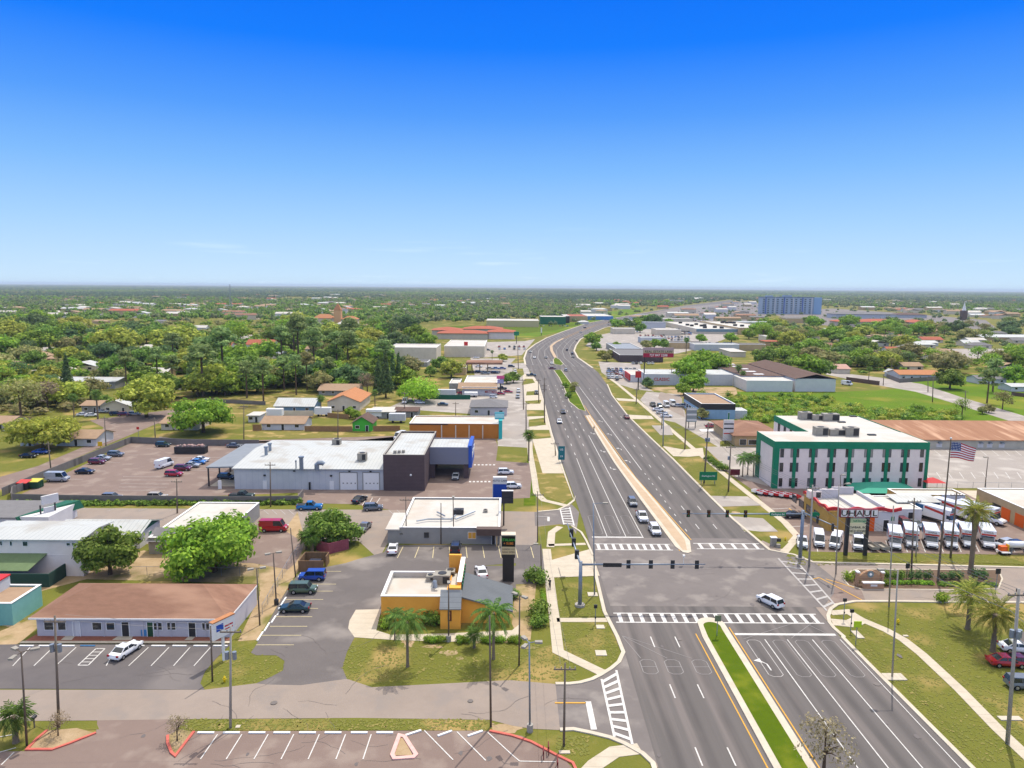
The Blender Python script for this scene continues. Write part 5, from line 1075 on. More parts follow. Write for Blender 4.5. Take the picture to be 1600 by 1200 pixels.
# ---- 17. houses one can tell apart
HS = [ # name,label,xl,xr,yb,yt, depth, rise, wall, roof, kind
 ('white_cottage','white cottage with long brown roof behind the white workshop',409,475,672,661,10,1.6,M_wall_w,M_tan,'gx'),
 ('blue_house','blue-walled house with a grey metal roof beyond the white cottage',430,490,645,634,12,2.2,mat('denim_blue_wall','6f8ea6',.8),M_wmetal,'gx'),
 ('orange_roof_house','cream house with an orange-brown gabled roof and palms around it',512,562,642,627,22,2.6,M_wall_c,M_oroof,'gy'),
 ('brown_roof_house','dark house with a long brown roof behind the orange-roofed house',498,558,618,611,14,2,M_wall_gr,M_tan,'gx'),
 ('lime_shed','bright lime green shed with a dark brown gabled roof',551,581,674,660,9,2.0,mat('lime_green_paint','4cb83c',.7),M_dkroof,'gy'),
 ('motel_row','long low motel wing with a tan roof and many dark doors',88,150,697,684,10,1.6,M_wall_w,M_tan,'gx'),
 ('white_box_house','white-walled garage end beside the yellow-green tree',32,52,697,684,9,.6,M_wall_w,M_groof,'flat'),
 ('street_corner_house','cream house with pinkish roof under the wide lime-green tree',252,308,672,662,12,1.6,M_wall_c,M_tan,'gx'),
 ('silver_roof_house','cream house with a pale silver metal roof at the street bend',157,205,645,634,22,2.2,M_wall_c,M_wmetal,'gy'),
 ('small_grey_house','small grey house with a flat tan roof left of the silver-roofed house',128,155,645,633,9,1.2,M_wall_gr,M_tan,'gx'),
 ('white_shed','white shed with flat roof left of the white cottage',388,405,660,651,7,.4,M_wall_w,M_wroof,'flat'),
 ('canopy_house','pale house with a white awning roof right of the orange-roofed house',578,615,654,645,10,.4,M_wall_gr,M_wroof,'flat'),
 ('grey_brown_house','low house with brown flat roof beside the grey camper',618,652,652,645,9,.8,M_wall_gr,M_dkroof,'gx'),
 ('edge_bungalow','brown-roofed bungalow at the left edge behind the wide yellow tree',-30,12,673,662,12,1.6,M_wall_c,M_tan,'gx'),
 ('long_white_roof_house','long white-roofed building half hidden among the trees, left',75,180,607,596,16,1.2,M_wall_gr,M_wmetal,'gx'),
 ('white_roof_row','low white-roofed row at the left edge among bare trees',-20,62,618,606,14,.6,M_wall_c,M_wroof,'flat'),
 ('pink_gable_house','house with salmon-pink gable among tall pines',162,182,587,575,12,3,mat('salmon_wall','c98a70',.8),M_tan,'gy'),
 ('salmon_row_house','low salmon-walled house with windows left of the round dark tree',74,110,568,560,12,1.2,mat('salmon_brick','bd8e76',.85),M_tan,'gx'),
 ('shaded_house','small tan-roofed house hidden behind the tall cypress',270,292,609,600,9,1.8,M_wall_c,M_tan,'hip'),
 ('villa','low villa with an orange roof beyond the green on the right',1405,1470,594,585,13,1.8,M_wall_w,M_oroof,'gx'),
 ('villa_annexe','white annexe at the left end of the orange-roofed villa',1396,1408,591,583,10,1.5,M_wall_w,M_wmetal,'gy'),
 ('pinkish_bungalow','pinkish-roofed bungalow right of the dark-roofed warehouse',1308,1328,584,576,14,2,M_wall_c,mat('pinkish_shingles','b58f80',.9),'gx'),
 ('maroon_roof_row','long maroon-brown roofed row behind the warehouses',1210,1258,560,555,12,1.2,M_wall_c,M_broof,'gx'),
 ('peach_row','row of peach-walled units with flat roofs beside the big store',1196,1250,541,534,16,1,M_wall_tan,M_rroof,'flat'),
 ('white_flat_unit','white flat-roofed unit behind the round green trees',1142,1165,558,550,30,.3,M_wall_c,M_wroof,'flat'),
 ('tan_school_block','long tan-roofed block in the trees left of the bright tree',1380,1420,536,527,24,1.5,M_wall_tan,M_tan,'gx'),
 ('right_edge_hall','wide white-roofed hall near the right edge',1536,1640,533,527,40,1.5,M_wall_tan,M_wmetal,'gx'),
 ('right_edge_house','dark bungalow at the right edge beyond the green',1580,1640,612,604,10,1,M_wall_w,M_wmetal,'gx'),
 ('carport_house','grey bungalow half hidden by trees beyond the curved street',1528,1572,600,592,10,1.4,M_wall_w,M_groof,'gx'),
 ('red_gable_house','white house with a red gabled roof deep in the trees',385,427,549,538,14,3.2,M_wall_w,M_rroof,'gx'),
 ('red_roof_cottage','red-roofed cottage left of the white house with red gables',345,360,551,541,12,2.6,M_wall_w,M_rroof,'gx'),
 ('flat_white_hall','low white hall half buried in trees left of the red-gabled house',408,440,560,552,12,1,M_wall_p,M_wmetal,'gx'),
 ('orange_edge_house','orange-roofed house at the left edge behind the green',-10,24,556,546,14,2.4,M_wall_tan,M_oroof,'gx'),
 ('car_lot_office','white office with grey roof amid the crowded car lots',1007,1040,514,504,20,1,M_wall_g,M_gmroof,'flat'),
]
for (nm, lb, xl, xr, yb, yt, dp, rs, wl_, rf, kd) in HS:
    X0, X1, Y0 = front(xl, xr, yb); h = max(2.5, ZP((xl+xr)/2, yt, Y0))
    t = house(nm, lb, X0, X1, Y0, Y0+dp, h, rs, wl_, rf, kd, yb > 590, ov=.6)
rnd = random.Random(14)
for i, (px, py, w_, d_, h_) in enumerate(((1045,524,26,30,6),(1018,536,20,14,5),(1075,545,30,18,5),(975,522,24,20,6),(1120,548,36,18,5),(1175,548,22,16,5),(1230,536,40,20,6),(1190,512,60,30,7),(1255,505,50,30,7),(1060,506,40,24,7),(1010,498,36,20,6))):
    cx, cy = P(px, py); lb = ['low pale showroom','small cream kiosk building','wide flat-roofed garage','grey workshop','long white unit'][i%5]+[' amid the car lots',' near the far bend',' by the huge store',' beside the far car lot',' behind the round trees',' left of the peach row',' above the peach row',' right of the huge store',' in front of the dark-roofed hall',' beyond the small office',' at the edge of the sea of cars'][i]
    flatb('commercial_unit', lb, cx-w_/2, cx+w_/2, cy, cy+d_, h_, [M_wall_c,M_wall_g,M_wall_tan][i%3], [M_wroof,M_wmetal,M_groof][i%3], M_trimw, .4)
# generic far houses: smaller, among the trees
rnd = random.Random(21); roofs = [M_wroof, M_tan, M_wmetal, M_tan, M_groof, M_broof, M_rroof, M_tan, M_wroof]; rn = ['white','tan','silver','tan','grey','brown','red','tan','white']; ncount = 0
zones = [((0,340),(500,590),22),((0,560),(478,500),58),((430,640),(500,560),14),((560,760),(470,490),10),((1240,1600),(515,580),30),((900,1200),(468,508),60),((1240,1600),(484,500),30),((1290,1600),(462,480),14),((0,800),(462,482),55),((1000,1600),(460,472),26)]
for (xa, xb), (ya, yb), n_ in zones:
    k_ = 0; tries = 0
    while k_ < n_ and tries < 400:
        tries += 1; px, py = rnd.uniform(xa,xb), rnd.uniform(ya,yb); cx, cy = P(px, py); w_ = rnd.uniform(12,20); d_ = rnd.uniform(9,13)
        if cy > 1000: w_ *= rnd.uniform(1.2,2.4); d_ *= 1.5
        pv_ = not (xa == 900)
        if not free(cx, cy, w_*.7+4, pv_) or not free(cx-w_/2, cy, 3, pv_) or not free(cx+w_/2, cy, 3, pv_) or inpoly(cx, cy, road): continue
        i = rnd.randrange(9); rs = rnd.uniform(1.6,2.6); kd = rnd.choice(['gx','gx','hip','gy'])
        where = 'left of the highway' if px < 800 else 'right of the highway'
        near = cy < 700; lab = f'{rn[i]}-roofed house among the trees {where}' if near else f'distant small {rn[i]}-roofed building in the woods {where}'
        b = MB(); x0, x1, y0, y1 = -w_/2, w_/2, -d_/2, d_/2; OCC.append((cx-w_/2, cx+w_/2, cy-d_/2, cy+d_/2)); hh = 3.0 if cy < 1000 else rnd.uniform(4,8)
        t = T('distant_house', lab, 'house', (cx,cy,0), 0, lab.replace('house','houses').replace('building','buildings'))
        b.box(x0, x1, y0, y1, 0, hh)
        if kd == 'gx': b.add([(x0,y0,hh),(x0,y1,hh),(x0,0,hh+rs),(x1,y0,hh),(x1,y1,hh),(x1,0,hh+rs)], [(0,2,1),(3,4,5)])
        if near:
            for q_ in (-.3,.3): b.box(w_*q_-1, w_*q_+1, y0-.05, y0, 1, 2.2, 1)
        b.build('wall', [rnd.choice([M_wall_c,M_wall_w,M_wall_tan]), M_glass], t); r = MB()
        if kd == 'hip': hip(r, x0, x1, y0, y1, hh+.15, rs)
        else: gable(r, x0, x1, y0, y1, hh+.05, rs, 'x' if kd == 'gx' else 'y')
        r.build('roof', roofs[i], t); k_ += 1
# ------------------------------------------------------------------ vehicles (built facing +Y, origin on the ground under the middle)
def loft(b, secs, m=0):
    """secs: list of (y, ring of (x,z)); closed rings joined, ends capped"""
    n = len(secs[0][1]); o = len(b.v)
    for y, ring in secs: b.v += [(x, y, z) for x, z in ring]
    for i in range(len(secs)-1):
        for k in range(n): b.f.append([o+i*n+k, o+i*n+(k+1)%n, o+(i+1)*n+(k+1)%n, o+(i+1)*n+k]); b.m.append(m)
    b.f.append([o+k for k in range(n)][::-1]); b.m.append(m); b.f.append([o+(len(secs)-1)*n+k for k in range(n)]); b.m.append(m)
def ring(w_, z0, z1, tw=.9):      # body section: sill, belt bulge, shoulder
    zm = z0+(z1-z0)*.55
    return [(-w_*.92,z0),(w_*.92,z0),(w_,z0+(z1-z0)*.25),(w_,zm),(w_*tw,z1),(-w_*tw,z1),(-w_,zm),(-w_,z0+(z1-z0)*.25)][::-1]
def wheelset(t, w_, ya, yb, r_=.34, dual=False):
    for sx in (-1, 1):
        for y in (ya, yb):
            b = MB(); th = .24; x0 = sx*(w_-th+.03); x1 = sx*(w_+.02)
            b.cyl((x0,y,r_), (x1,y,r_), r_, n=14); wo = b.build('wheel', M_black, t)
            b = MB(); b.cyl((x1,y,r_), (x1+sx*.015,y,r_), r_*.6, n=10); b.build('rim', M_chrome, wo)
def lamps(t, w_, yf, yr, zf, zr, s=.2):
    for sx in (-1, 1):
        b = MB(); x0, x1 = sorted((sx*(w_-.08), sx*(w_-.5))); b.box(x0, x1, yf-.14, yf+.03, zf-.09, zf+.09); b.build('headlight', M_lamp, t)
        b = MB(); x0, x1 = sorted((sx*(w_-.05), sx*(w_-.35))); b.box(x0, x1, yr-.03, yr+.12, zr-.12, zr+.12); b.build('tail_light', M_tail, t)
def car(kind, label, paint='white', cat=None):
    D = dict(sedan=dict(L=4.7,w=.92,hood=.86,belt=.95,top=1.45,prof=[(-.5,.55),(-.47,.9),(-.33,.98),(-.1,.98),(.2,.95),(.44,.82),(.5,.6)],cab=(-.36,-.2,.06,.23)),
        suv=dict(L=4.75,w=.96,hood=1.0,belt=1.1,top=1.75,prof=[(-.5,.6),(-.48,1.05),(-.3,1.1),(0,1.1),(.22,1.08),(.45,.98),(.5,.65)],cab=(-.48,-.42,.1,.25)),
        wagon=dict(L=4.5,w=.94,hood=.95,belt=1.05,top=1.78,prof=[(-.5,.6),(-.49,1.0),(-.3,1.05),(0,1.05),(.26,1.03),(.46,.98),(.5,.65)],cab=(-.49,-.47,.18,.28)),
        van=dict(L=5.6,w=1.0,hood=1.15,belt=1.35,top=2.45,prof=[(-.5,.6),(-.495,1.3),(-.3,1.35),(0,1.35),(.32,1.3),(.46,1.1),(.5,.7)],cab=(-.495,-.485,.27,.38)),
        minivan=dict(L=4.9,w=.97,hood=1.0,belt=1.1,top=1.8,prof=[(-.5,.6),(-.49,1.05),(-.3,1.1),(0,1.1),(.27,1.05),(.46,.92),(.5,.6)],cab=(-.485,-.45,.12,.33)),
        pickup=dict(L=5.7,w=1.0,hood=1.1,belt=1.15,top=1.85,prof=[(-.5,.6),(-.495,1.1),(-.3,1.1),(-.12,1.12),(.2,1.12),(.46,1.05),(.5,.65)],cab=(-.13,-.1,.1,.21)))[kind]
    L, w_ = D['L'], D['w']; t = T('car' if kind in ('sedan','suv','wagon') else {'van':'van','minivan':'minivan','pickup':'pickup_truck'}[kind], label, cat or {'van':'van','minivan':'van','pickup':'pickup truck'}.get(kind,'car'))
    b = MB(); secs = []
    for f_, z in D['prof']:
        ww = w_*(.86 if abs(f_) > .48 else .95 if abs(f_) > .42 else 1); secs.append((f_*L, ring(ww, .32 if abs(f_) < .48 else .42, z)))
    loft(b, secs)
    a, c, d, e = [q*L for q in D['cab']]; zb, zt = D['belt']-.04, D['top']; wt = w_*(.76 if kind != 'van' else .86)
    tk = .09
    # roof panel and pillars carry the body colour
    v = [(-wt,c,zt-tk),(wt,c,zt-tk),(wt,d,zt-tk),(-wt,d,zt-tk),(-wt*.95,c+.1,zt),(wt*.95,c+.1,zt),(wt*.95,d-.12,zt),(-wt*.95,d-.12,zt)]
    b.add(v, [(3,2,1,0),(4,5,6,7),(0,1,5,4),(1,2,6,5),(2,3,7,6),(3,0,4,7)])
    for sx in (-1, 1):
        for (y0, y1) in ((a,c),(e,d),((c+d)/2,(c+d)/2)):
            b.tube([(sx*w_*.9,y0,zb),(sx*wt*.985,y1,zt-.05)], .055, 4)
    if kind == 'van':
        for sx in (-1, 1): b.box(*sorted((sx*w_*.885, sx*w_*.93)), a+.05, d-1.4, zb, zt-.15)
        b.box(-wt, wt, a-.02, a+.05, zb, zt-.1)
    b.build('body', PAINT[paint], t)
    g_ = MB(); wb = w_*.9
    v = [(-wb,a,zb),(wb,a,zb),(wb,e,zb),(-wb,e,zb),(-wt,c,zt-tk+.01),(wt,c,zt-tk+.01),(wt,d,zt-tk+.01),(-wt,d,zt-tk+.01)]
    g_.add(v, [(0,1,5,4),(1,2,6,5),(2,3,7,6),(3,0,4,7)]); g_.build('windows', M_glass, t)
    if kind == 'pickup': q = MB(); q.box(-w_*.78, w_*.78, -L*.47, a-.25, D['belt']-.02, D['belt']+.01); q.build('cargo_bed', M_dark, t)
    q = MB(); q.box(-w_*.6, w_*.6, L*.5-.04, L*.5+.02, .5, .74); q.build('grille', M_dark, t)
    for sx in (-1,1): q = MB(); q.box(*sorted((sx*w_, sx*(w_+.2))), e-.5, e-.3, D['belt']-.02, D['belt']+.16); q.build('mirror', M_dark, t)
    wheelset(t, w_, L*.31, -L*.3, .34 if kind in ('sedan',) else .38); lamps(t, w_, L*.5-.06, -L*.5, D['hood']-.14, D['belt']-.12)
    return t
def boxtruck(label, L=7.0, group=None):
    t = T('box_truck', label, 'box truck'); w_ = 1.02; yf = L/2
    b = MB(); loft(b, [(yf-2.5,ring(w_,.5,1.35)),(yf-1.3,ring(w_,.5,1.35)),(yf-.2,ring(w_*.95,.5,1.15)),(yf,ring(w_*.85,.55,.85))])
    b.add([(-w_*.85,yf-2.5,2.05),(w_*.85,yf-2.5,2.05),(w_*.85,yf-1.9,2.05),(-w_*.85,yf-1.9,2.05),(-w_*.8,yf-2.45,2.12),(w_*.8,yf-2.45,2.12),(w_*.8,yf-2.0,2.12),(-w_*.8,yf-2.0,2.12)], [(4,5,6,7),(0,1,5,4),(1,2,6,5),(2,3,7,6),(3,0,4,7)])
    b.build('cab', PAINT['white'], t)
    g_ = MB(); v = [(-w_*.9,yf-2.5,1.3),(w_*.9,yf-2.5,1.3),(w_*.9,yf-1.15,1.3),(-w_*.9,yf-1.15,1.3),(-w_*.85,yf-2.5,2.06),(w_*.85,yf-2.5,2.06),(w_*.85,yf-1.85,2.06),(-w_*.85,yf-1.85,2.06)]; g_.add(v, [(1,2,6,5),(2,3,7,6),(3,0,4,7)]); g_.build('windows', M_glassb, t)
    c = MB(); c.box(-1.17, 1.17, -L/2, yf-2.4, .85, 3.3); c.box(-1.17, 1.17, yf-2.397, yf-1.6, 2.25, 3.3); cb = c.build('cargo_box', PAINT['white'], t)
    s = MB(); 
    for sx in (-1,1):
        x0, x1 = sorted((sx*1.17, sx*1.185)); s.add([(x0,-L/2+2.2,2.6),(x1,-L/2+2.2,2.6),(x1,yf-2.6,2.0),(x0,yf-2.6,2.0),(x0,-L/2+2.2,3.1),(x1,-L/2+2.2,3.1),(x1,yf-2.6,2.55),(x0,yf-2.6,2.55)], [(0,1,2,3),(4,7,6,5),(0,4,5,1),(1,5,6,2),(2,6,7,3),(3,7,4,0)])
    s.box(-1.17, 1.17, yf-1.6, yf-1.585, 2.3, 2.62); s.build('red_stripe', mat('truck_stripe','c03a2c',.5), cb)
    s = MB()
    for sx in (-1,1): x0, x1 = sorted((sx*1.17, sx*1.187)); s.prism([(x0,0),(x1,0),(x1,.01),(x0,.01)],0,0) if 0 else s.box(x0, x1, -L/2+.2, -L/2+1.9, 1.7, 3.15)
    s.build('side_picture', mat('side_picture','3f7fa0',.6,'2c4f86',1.2,1,5), cb)
    me = LT.get('truck'); 
    if me is None: me = text_mb('U-HAUL', .42); me.materials.append(PAINT['navy']); LT['truck'] = me
    o = bpy.data.objects.new('lettering', me); COL.objects.link(o); o.parent = cb; o.location = (0, yf-1.575, 2.9); o.rotation_euler = (pi/2,0,pi)
    q = MB(); q.box(-.8, .8, -L/2+.3, yf-2.6, .55, .845); q.build('chassis', M_dark, t)
    q = MB(); q.box(-.6, .6, yf-.02, yf+.04, .6, .82); q.build('grille', M_dark, t)
    for sx in (-1,1): q = MB(); q.box(*sorted((sx*1.05, sx*1.35)), yf-1.6, yf-1.45, 1.35, 1.75); q.build('mirror', M_dark, t)
    wheelset(t, w_, yf-1.0, -L/2+1.6, .42); lamps(t, w_, yf-.05, -L/2, .95, 1.0); return t
LT = {}
PRO = {k: car(k, 'prototype', 'white') for k in ('sedan','suv','wagon','van','minivan','pickup')}
PRO['truck'] = boxtruck('prototype'); PRO['longtruck'] = boxtruck('prototype', 9.2)
index_kids(); USED = set()
ROADG = {'road':'cars driving on the main road','lot':'cars parked in the lots beside the road'}
def put(kind, px, py, hd, color, label, group='cars parked in the lots beside the road'):
    """hd: heading in degrees clockwise from straight up the road"""
    x, y = P(px, py); src = PRO[kind]
    L_ = {'truck':'rental box trucks parked in a row'}.get(kind)
    if src not in USED:
        USED.add(src); o = src; o.location = (x,y,.06); o.rotation_euler = (0,0,-R(hd)); o['label'] = label; o['group'] = group
        for c in KIDS[src.name]:
            if c.name.startswith('body'): c.material_slots[0].link = 'OBJECT'; c.material_slots[0].material = PAINT[color]
        return o
    o = dup(src, (x,y,.06), -R(hd), label, group, 1.04 if kind == 'truck' and px > 1400 else 1.05 if kind == 'longtruck' else .8 if 'red van' in label else .93 if kind == 'suv' else 1)
    for c in o.children if False else []: pass
    return recol(o, color)
def recol(o, color):
    for c in COL.objects[-40:] if False else list(COL.objects)[-40:]:
        if c.parent is o and c.name.startswith('body'): c.material_slots[0].link = 'OBJECT'; c.material_slots[0].material = PAINT[color]
    return o
RG = 'cars driving on the main road'
V = [ # moving traffic
 ('suv',1023,833,180,'white','white hatchback first in the turning queue at the stop line',RG),('pickup',1003,812,180,'white','white pickup second in the queue beside the paved median',RG),
 ('suv',988,789,180,'grey','dark grey car third in the queue beside the paved median',RG),('suv',1203,945,-28,'white','white car turning across the junction below the crosswalk',RG),
 ('sedan',979,654,0,'maroon','dark red car alone driving away on the right carriageway',RG),('sedan',874,661,180,'white','white car approaching in the left carriageway, far lane',RG),
 ('sedan',880,646,180,'black','black car approaching just behind the white one',RG),('sedan',863,577,92,'maroon','maroon car crossing the far junction sideways',RG),
 ('sedan',862,569,180,'white','white car waiting behind the maroon car at the far junction',RG),('suv',884,580,0,'silver','silver car stopped beside the tip of the planted median',RG),
 ('sedan',835,560,180,'white','white car coming round the bend in the left lanes',RG),('sedan',829,551,180,'silver','silver car near the left kerb at the bend',RG),('sedan',853,560,180,'grey','small grey car mid-road at the bend',RG),
 ('suv',886,548,0,'black','black car driving off past the narrow median at the bend',RG),('suv',894,554,0,'navy','navy car in the right lanes near the bend',RG),('sedan',895,559,0,'grey','grey car close behind the navy one at the bend',RG),
 ('sedan',901,533,10,'grey','grey car entering the far curve',RG),('sedan',907,520,30,'silver','silver car midway along the far curve',RG),('suv',914,513,50,'black','black car at the top of the far curve',RG),('pickup',830,588,90,'dkgreen','dark green pickup leaving a driveway by the far crosswalk',RG),('suv',838,616,180,'black','black car waiting in a driveway beside the verge',RG),
 # near lots
 ('sedan',197,1022,14,'white','white sedan parked alone by the brown-roofed shop row',None),('wagon',488,906,268,'blue','blue car parked beside the wooden bin enclosure',None),('wagon',474,926,88,'green','olive green boxy car between a blue and a dark green car',None),
 ('sedan',461,955,268,'dkgreen','dark green sedan nearest the camera in the restaurant lot',None),('sedan',614,862,355,'white','white sedan at the left end below the grey office',None),('wagon',712,861,0,'navy','navy car parked below the grey office',None),('sedan',752,899,350,'white','white car mostly hidden behind the restaurant',None),
 ('sedan',569,828,190,'grey','grey car half hidden behind the leafy tree',None),('suv',583,797,80,'grey','grey car standing across the white stalls',None),('sedan',562,784,20,'black','black car parked beside the white stall lines',None),('pickup',484,796,85,'pickblue','blue pickup behind the leafy tree',None),('van',428,830,88,'red','small red van near the big oak',None),
 # workshop lot
 ('van',257,730,15,'white','white and blue delivery van in the workshop lot',None),('van',90,752,90,'silver','white work van by the left lot wall',None),('sedan',133,740,90,'black','black sedan left of the arrow marks',None),('suv',152,725,90,'maroon','dark red car left row of the workshop lot',None),('sedan',160,719,90,'silver','silver car behind the dark red one',None),('suv',181,713,90,'grey','dark grey car at the head of the left row',None),
 ('suv',255,698,90,'dkgreen','dark car by the back wall under the pole',None),('sedan',366,699,90,'grey','grey-blue car by the back wall near the canopy',None),
 ('suv',272,744,90,'crimson','bright red car nearest in the middle row',None),('suv',286,735,90,'maroon','maroon car second in the middle row',None),('sedan',299,730,90,'silver','pale green-grey car third in the middle row',None),('sedan',309,725,90,'sky','sky blue car fourth in the middle row',None),('sedan',314,721,90,'white','white car at the back of the middle row',None),('suv',354,749,95,'black','black car under the grey canopy',None),('suv',175,781,90,'grey','grey car behind the front wall, left one',None),('suv',246,780,90,'beige','tan car behind the front wall, middle one',None),('pickup',378,779,90,'dkgreen','dark green pickup behind the front wall, right one',None),
 ('sedan',712,748,180,'silver','silver car under the drive-through canopy',None),('suv',790,741,85,'white','white car beside the lawn above the blue sign',None),('suv',801,763,80,'white','white car behind the blue pylon sign',None),
 ('sedan',719,681,180,'white','white car behind the blue drive-through end',None),('sedan',687,677,180,'silver','small silver car against the orange wall',None),('van',625,686,200,'white','white and teal van parked behind the brick block',None),
 # west street
 ('sedan',45,715,90,'black','black car on the lawn side of the street',None),('sedan',64,709,90,'blue','navy blue car beside the black one on the street side',None),('sedan',130,650,70,'white','white car left of the street bend, front one',None),('sedan',143,651,70,'white','white coupe beside the palm trunk',None),('sedan',160,645,80,'silver','pale blue car by the silver-roofed house',None),
 ('suv',181,649,80,'black','black car first of three by the street bend',None),('suv',194,650,80,'maroon','dark maroon car second of three by the street bend',None),('suv',211,649,80,'silver','silver car third of three by the street bend',None),('suv',225,640,80,'white','white van-like car under the orange-tinged tree',None),('suv',245,640,80,'dkgreen','dark jeep-like car behind the tree trunk',None),('sedan',255,637,80,'white','white car at the edge of the yellow-brown tree',None),
 # upper left strip
 ('van',633,630,180,'white','white high box van before the bright dome tree',None),('suv',656,631,90,'white','white car right of the high white box van',None),('sedan',692,634,90,'dkgreen','dark green car alone on the grey yard',None),('sedan',722,616,90,'red','red car at the foot of the green fence',None),
 ('wagon',771,622,95,'white','white and red van by the shop front',None),('sedan',782,617,95,'red','bright red car by the pole sign',None),('sedan',794,614,95,'red','red sports car nearest the road',None),('pickup',783,609,90,'black','black pickup above the red cars',None),('suv',809,622,180,'silver','silver car facing us by the verge',None),('suv',810,613,180,'white','white van behind the silver one by the verge',None),
 ('sedan',765,577,90,'silver','silver car under the brown station canopy',None),('sedan',775,577,90,'sky','pale blue car beneath the canopy',None),('sedan',785,577,90,'blue','blue car at the end of the canopy row',None),('suv',799,574,95,'black','black car leaving the canopy lot',None),('suv',805,582,180,'white','white car beside the utility pole',None),('suv',748,583,90,'black','black car below the canopy, left',None),('suv',773,584,90,'black','black car below the canopy, right',None),('pickup',758,585,90,'grey','grey pickup between two black cars',None),('sedan',748,574,100,'white','white car at left under the canopy',None),
 ('sedan',740,555,90,'white','white and red car beside the pink pole sign shop',None),('sedan',744,560,90,'white','white car lower in the same kerb row',None),('suv',762,548,90,'grey','purple-grey car near the small palm',None),
 # right strip
 ('pickup',1020,635,180,'black','black pickup at left of the front row by the blue warehouse',None),('suv',1031,637,180,'dkgreen','dark green car second by the blue warehouse',None),('van',1041,636,180,'white','white van third by the blue warehouse',None),('van',1051,634,180,'white','tall white van fourth by the blue warehouse',None),('sedan',1060,636,100,'silver','green-grey car close to the blue warehouse wall',None),('sedan',1068,636,100,'black','black car against the blue warehouse wall',None),('sedan',1028,642,100,'white','white car in the left row before the blue warehouse',None),('sedan',1034,647,100,'silver','silver car in the left row before the blue warehouse',None),('sedan',1041,652,100,'white','white convertible nearest in the left row',None),
 ('sedan',1111,668,60,'red','small red car beside the round concrete pad',None),
 # rental yard
 ('sedan',1241,809,88,'black','black car parked left of the rental store',None),('pickup',1253,852,200,'white','white pickup at the left end of the rental row',None),
 ('van',1279,850,200,'white','white cargo van left of the sign, nearest the pickup',None),('van',1306,853,212,'white','white cargo van turned slightly, left of the tall sign',None),('van',1340,855,203,'white','white cargo van under the tall sign',None),
 ('truck',1397,853,204,'white','small box truck at the left of the box truck row',"rental box trucks parked in a row"),
 ('truck',1422,850,204,'white','second box truck of the front row',"rental box trucks parked in a row"),('truck',1453,851,204,'white','third box truck of the front row, left of the flagpole',"rental box trucks parked in a row"),('truck',1483,851,204,'white','fourth box truck, right of the flagpole',"rental box trucks parked in a row"),('truck',1510,850,204,'white','fifth box truck, behind the tall palm trunk',"rental box trucks parked in a row"),('truck',1540,851,204,'white','box truck right of the tall palm, end of the front row',"rental box trucks parked in a row"),
 ('longtruck',1465,815,150,'white','long box truck with a blue side picture behind the flagpole',"long rental trucks in the second row"),('longtruck',1492,808,150,'white','long box truck in the middle of the second row',"long rental trucks in the second row"),('longtruck',1532,813,150,'white','long box truck behind the tall palm crown',"long rental trucks in the second row"),
 ('minivan',1412,822,180,'maroon','dark minivan beside the rental store corner',None),('sedan',1429,823,165,'grey','grey sedan beside the dark minivan',None),('suv',1580,857,260,'navy','dark blue car at the right end of the rental yard',None),('suv',1568,855,250,'silver','silver car beside the dark blue one at right',None),
 ('sedan',1590,1018,100,'white','white car at the right edge beyond the date palms',None),('sedan',1572,1040,95,'red','bright red car parked by the lawn at right edge',None),('sedan',1594,1040,95,'maroon','maroon car beside the bright red one at right edge',None),('suv',1600,1075,95,'grey','dark grey car cut by the right edge of the photo',None),
 ('van',1323,602,140,'white','long white bus-like van beside the dark-roofed warehouse',None),
]
for (k_, px, py, hd, c_, lb, gr) in V: put(k_, px, py, hd, c_, lb, gr or 'cars parked in the lots beside the road')
# far car lots: too small to show parts
lowm = {}
def lowcar(c_):
    if c_ in lowm: return lowm[c_]
    b = MB(); b.box(-.92,.92,-2.3,2.3,.3,.95); b.add([(-.85,-1.7,.95),(.85,-1.7,.95),(.85,1.1,.95),(-.85,1.1,.95),(-.7,-1.2,1.45),(.7,-1.2,1.45),(.7,.5,1.45),(-.7,.5,1.45)], [(0,1,5,4),(1,2,6,5),(2,3,7,6),(3,0,4,7)], 1); b.add([(-.7,-1.2,1.45),(.7,-1.2,1.45),(.7,.5,1.45),(-.7,.5,1.45)], [(0,1,2,3)])
    lowm[c_] = b.mesh('car', [PAINT[c_], M_glass]); return lowm[c_]
FARC = []; rnd = random.Random(5); cc = ['white','white','silver','grey','black','navy','maroon','white','sky','red']
def rows(px0, px1, py0, py1, nx, ny, where, mass=False):
    for j in range(ny):
        py = py0+(py1-py0)*(j+.5)/ny; 
        for i in range(nx):
            if rnd.random() < .15: continue
            c_ = rnd.choice(cc)
            if mass:
                x, y = P(px0+(px1-px0)*(i+rnd.random()*.2)/nx, py+rnd.uniform(-.2,.2)); FARC.append((x, y, c_)); continue
            o = bpy.data.objects.new('distant_car', lowcar(c_)); COL.objects.link(o); x, y = P(px0+(px1-px0)*(i+rnd.random()*.2)/nx, py+rnd.uniform(-.2,.2)); o.location = (x, y, .16); o.rotation_euler = (0,0,rnd.choice((0,0,pi))+rnd.uniform(-.1,.1))
            tag(o, f'tiny distant {c_} car in the {where}'.replace('sky','pale blue').replace('navy','dark blue'), 'car', f'{c_} cars in the {where}'.replace('sky','pale blue').replace('navy','dark blue'))
rows(1044,1082,514,524,12,5,'crowded lot left of the huge store'); rows(1046,1100,498,510,16,5,'sea of cars beyond the small office', True); rows(950,1000,502,510,12,2,'lot by the far curve'); rows(1000,1040,523,527,10,1,'lot below the small office')
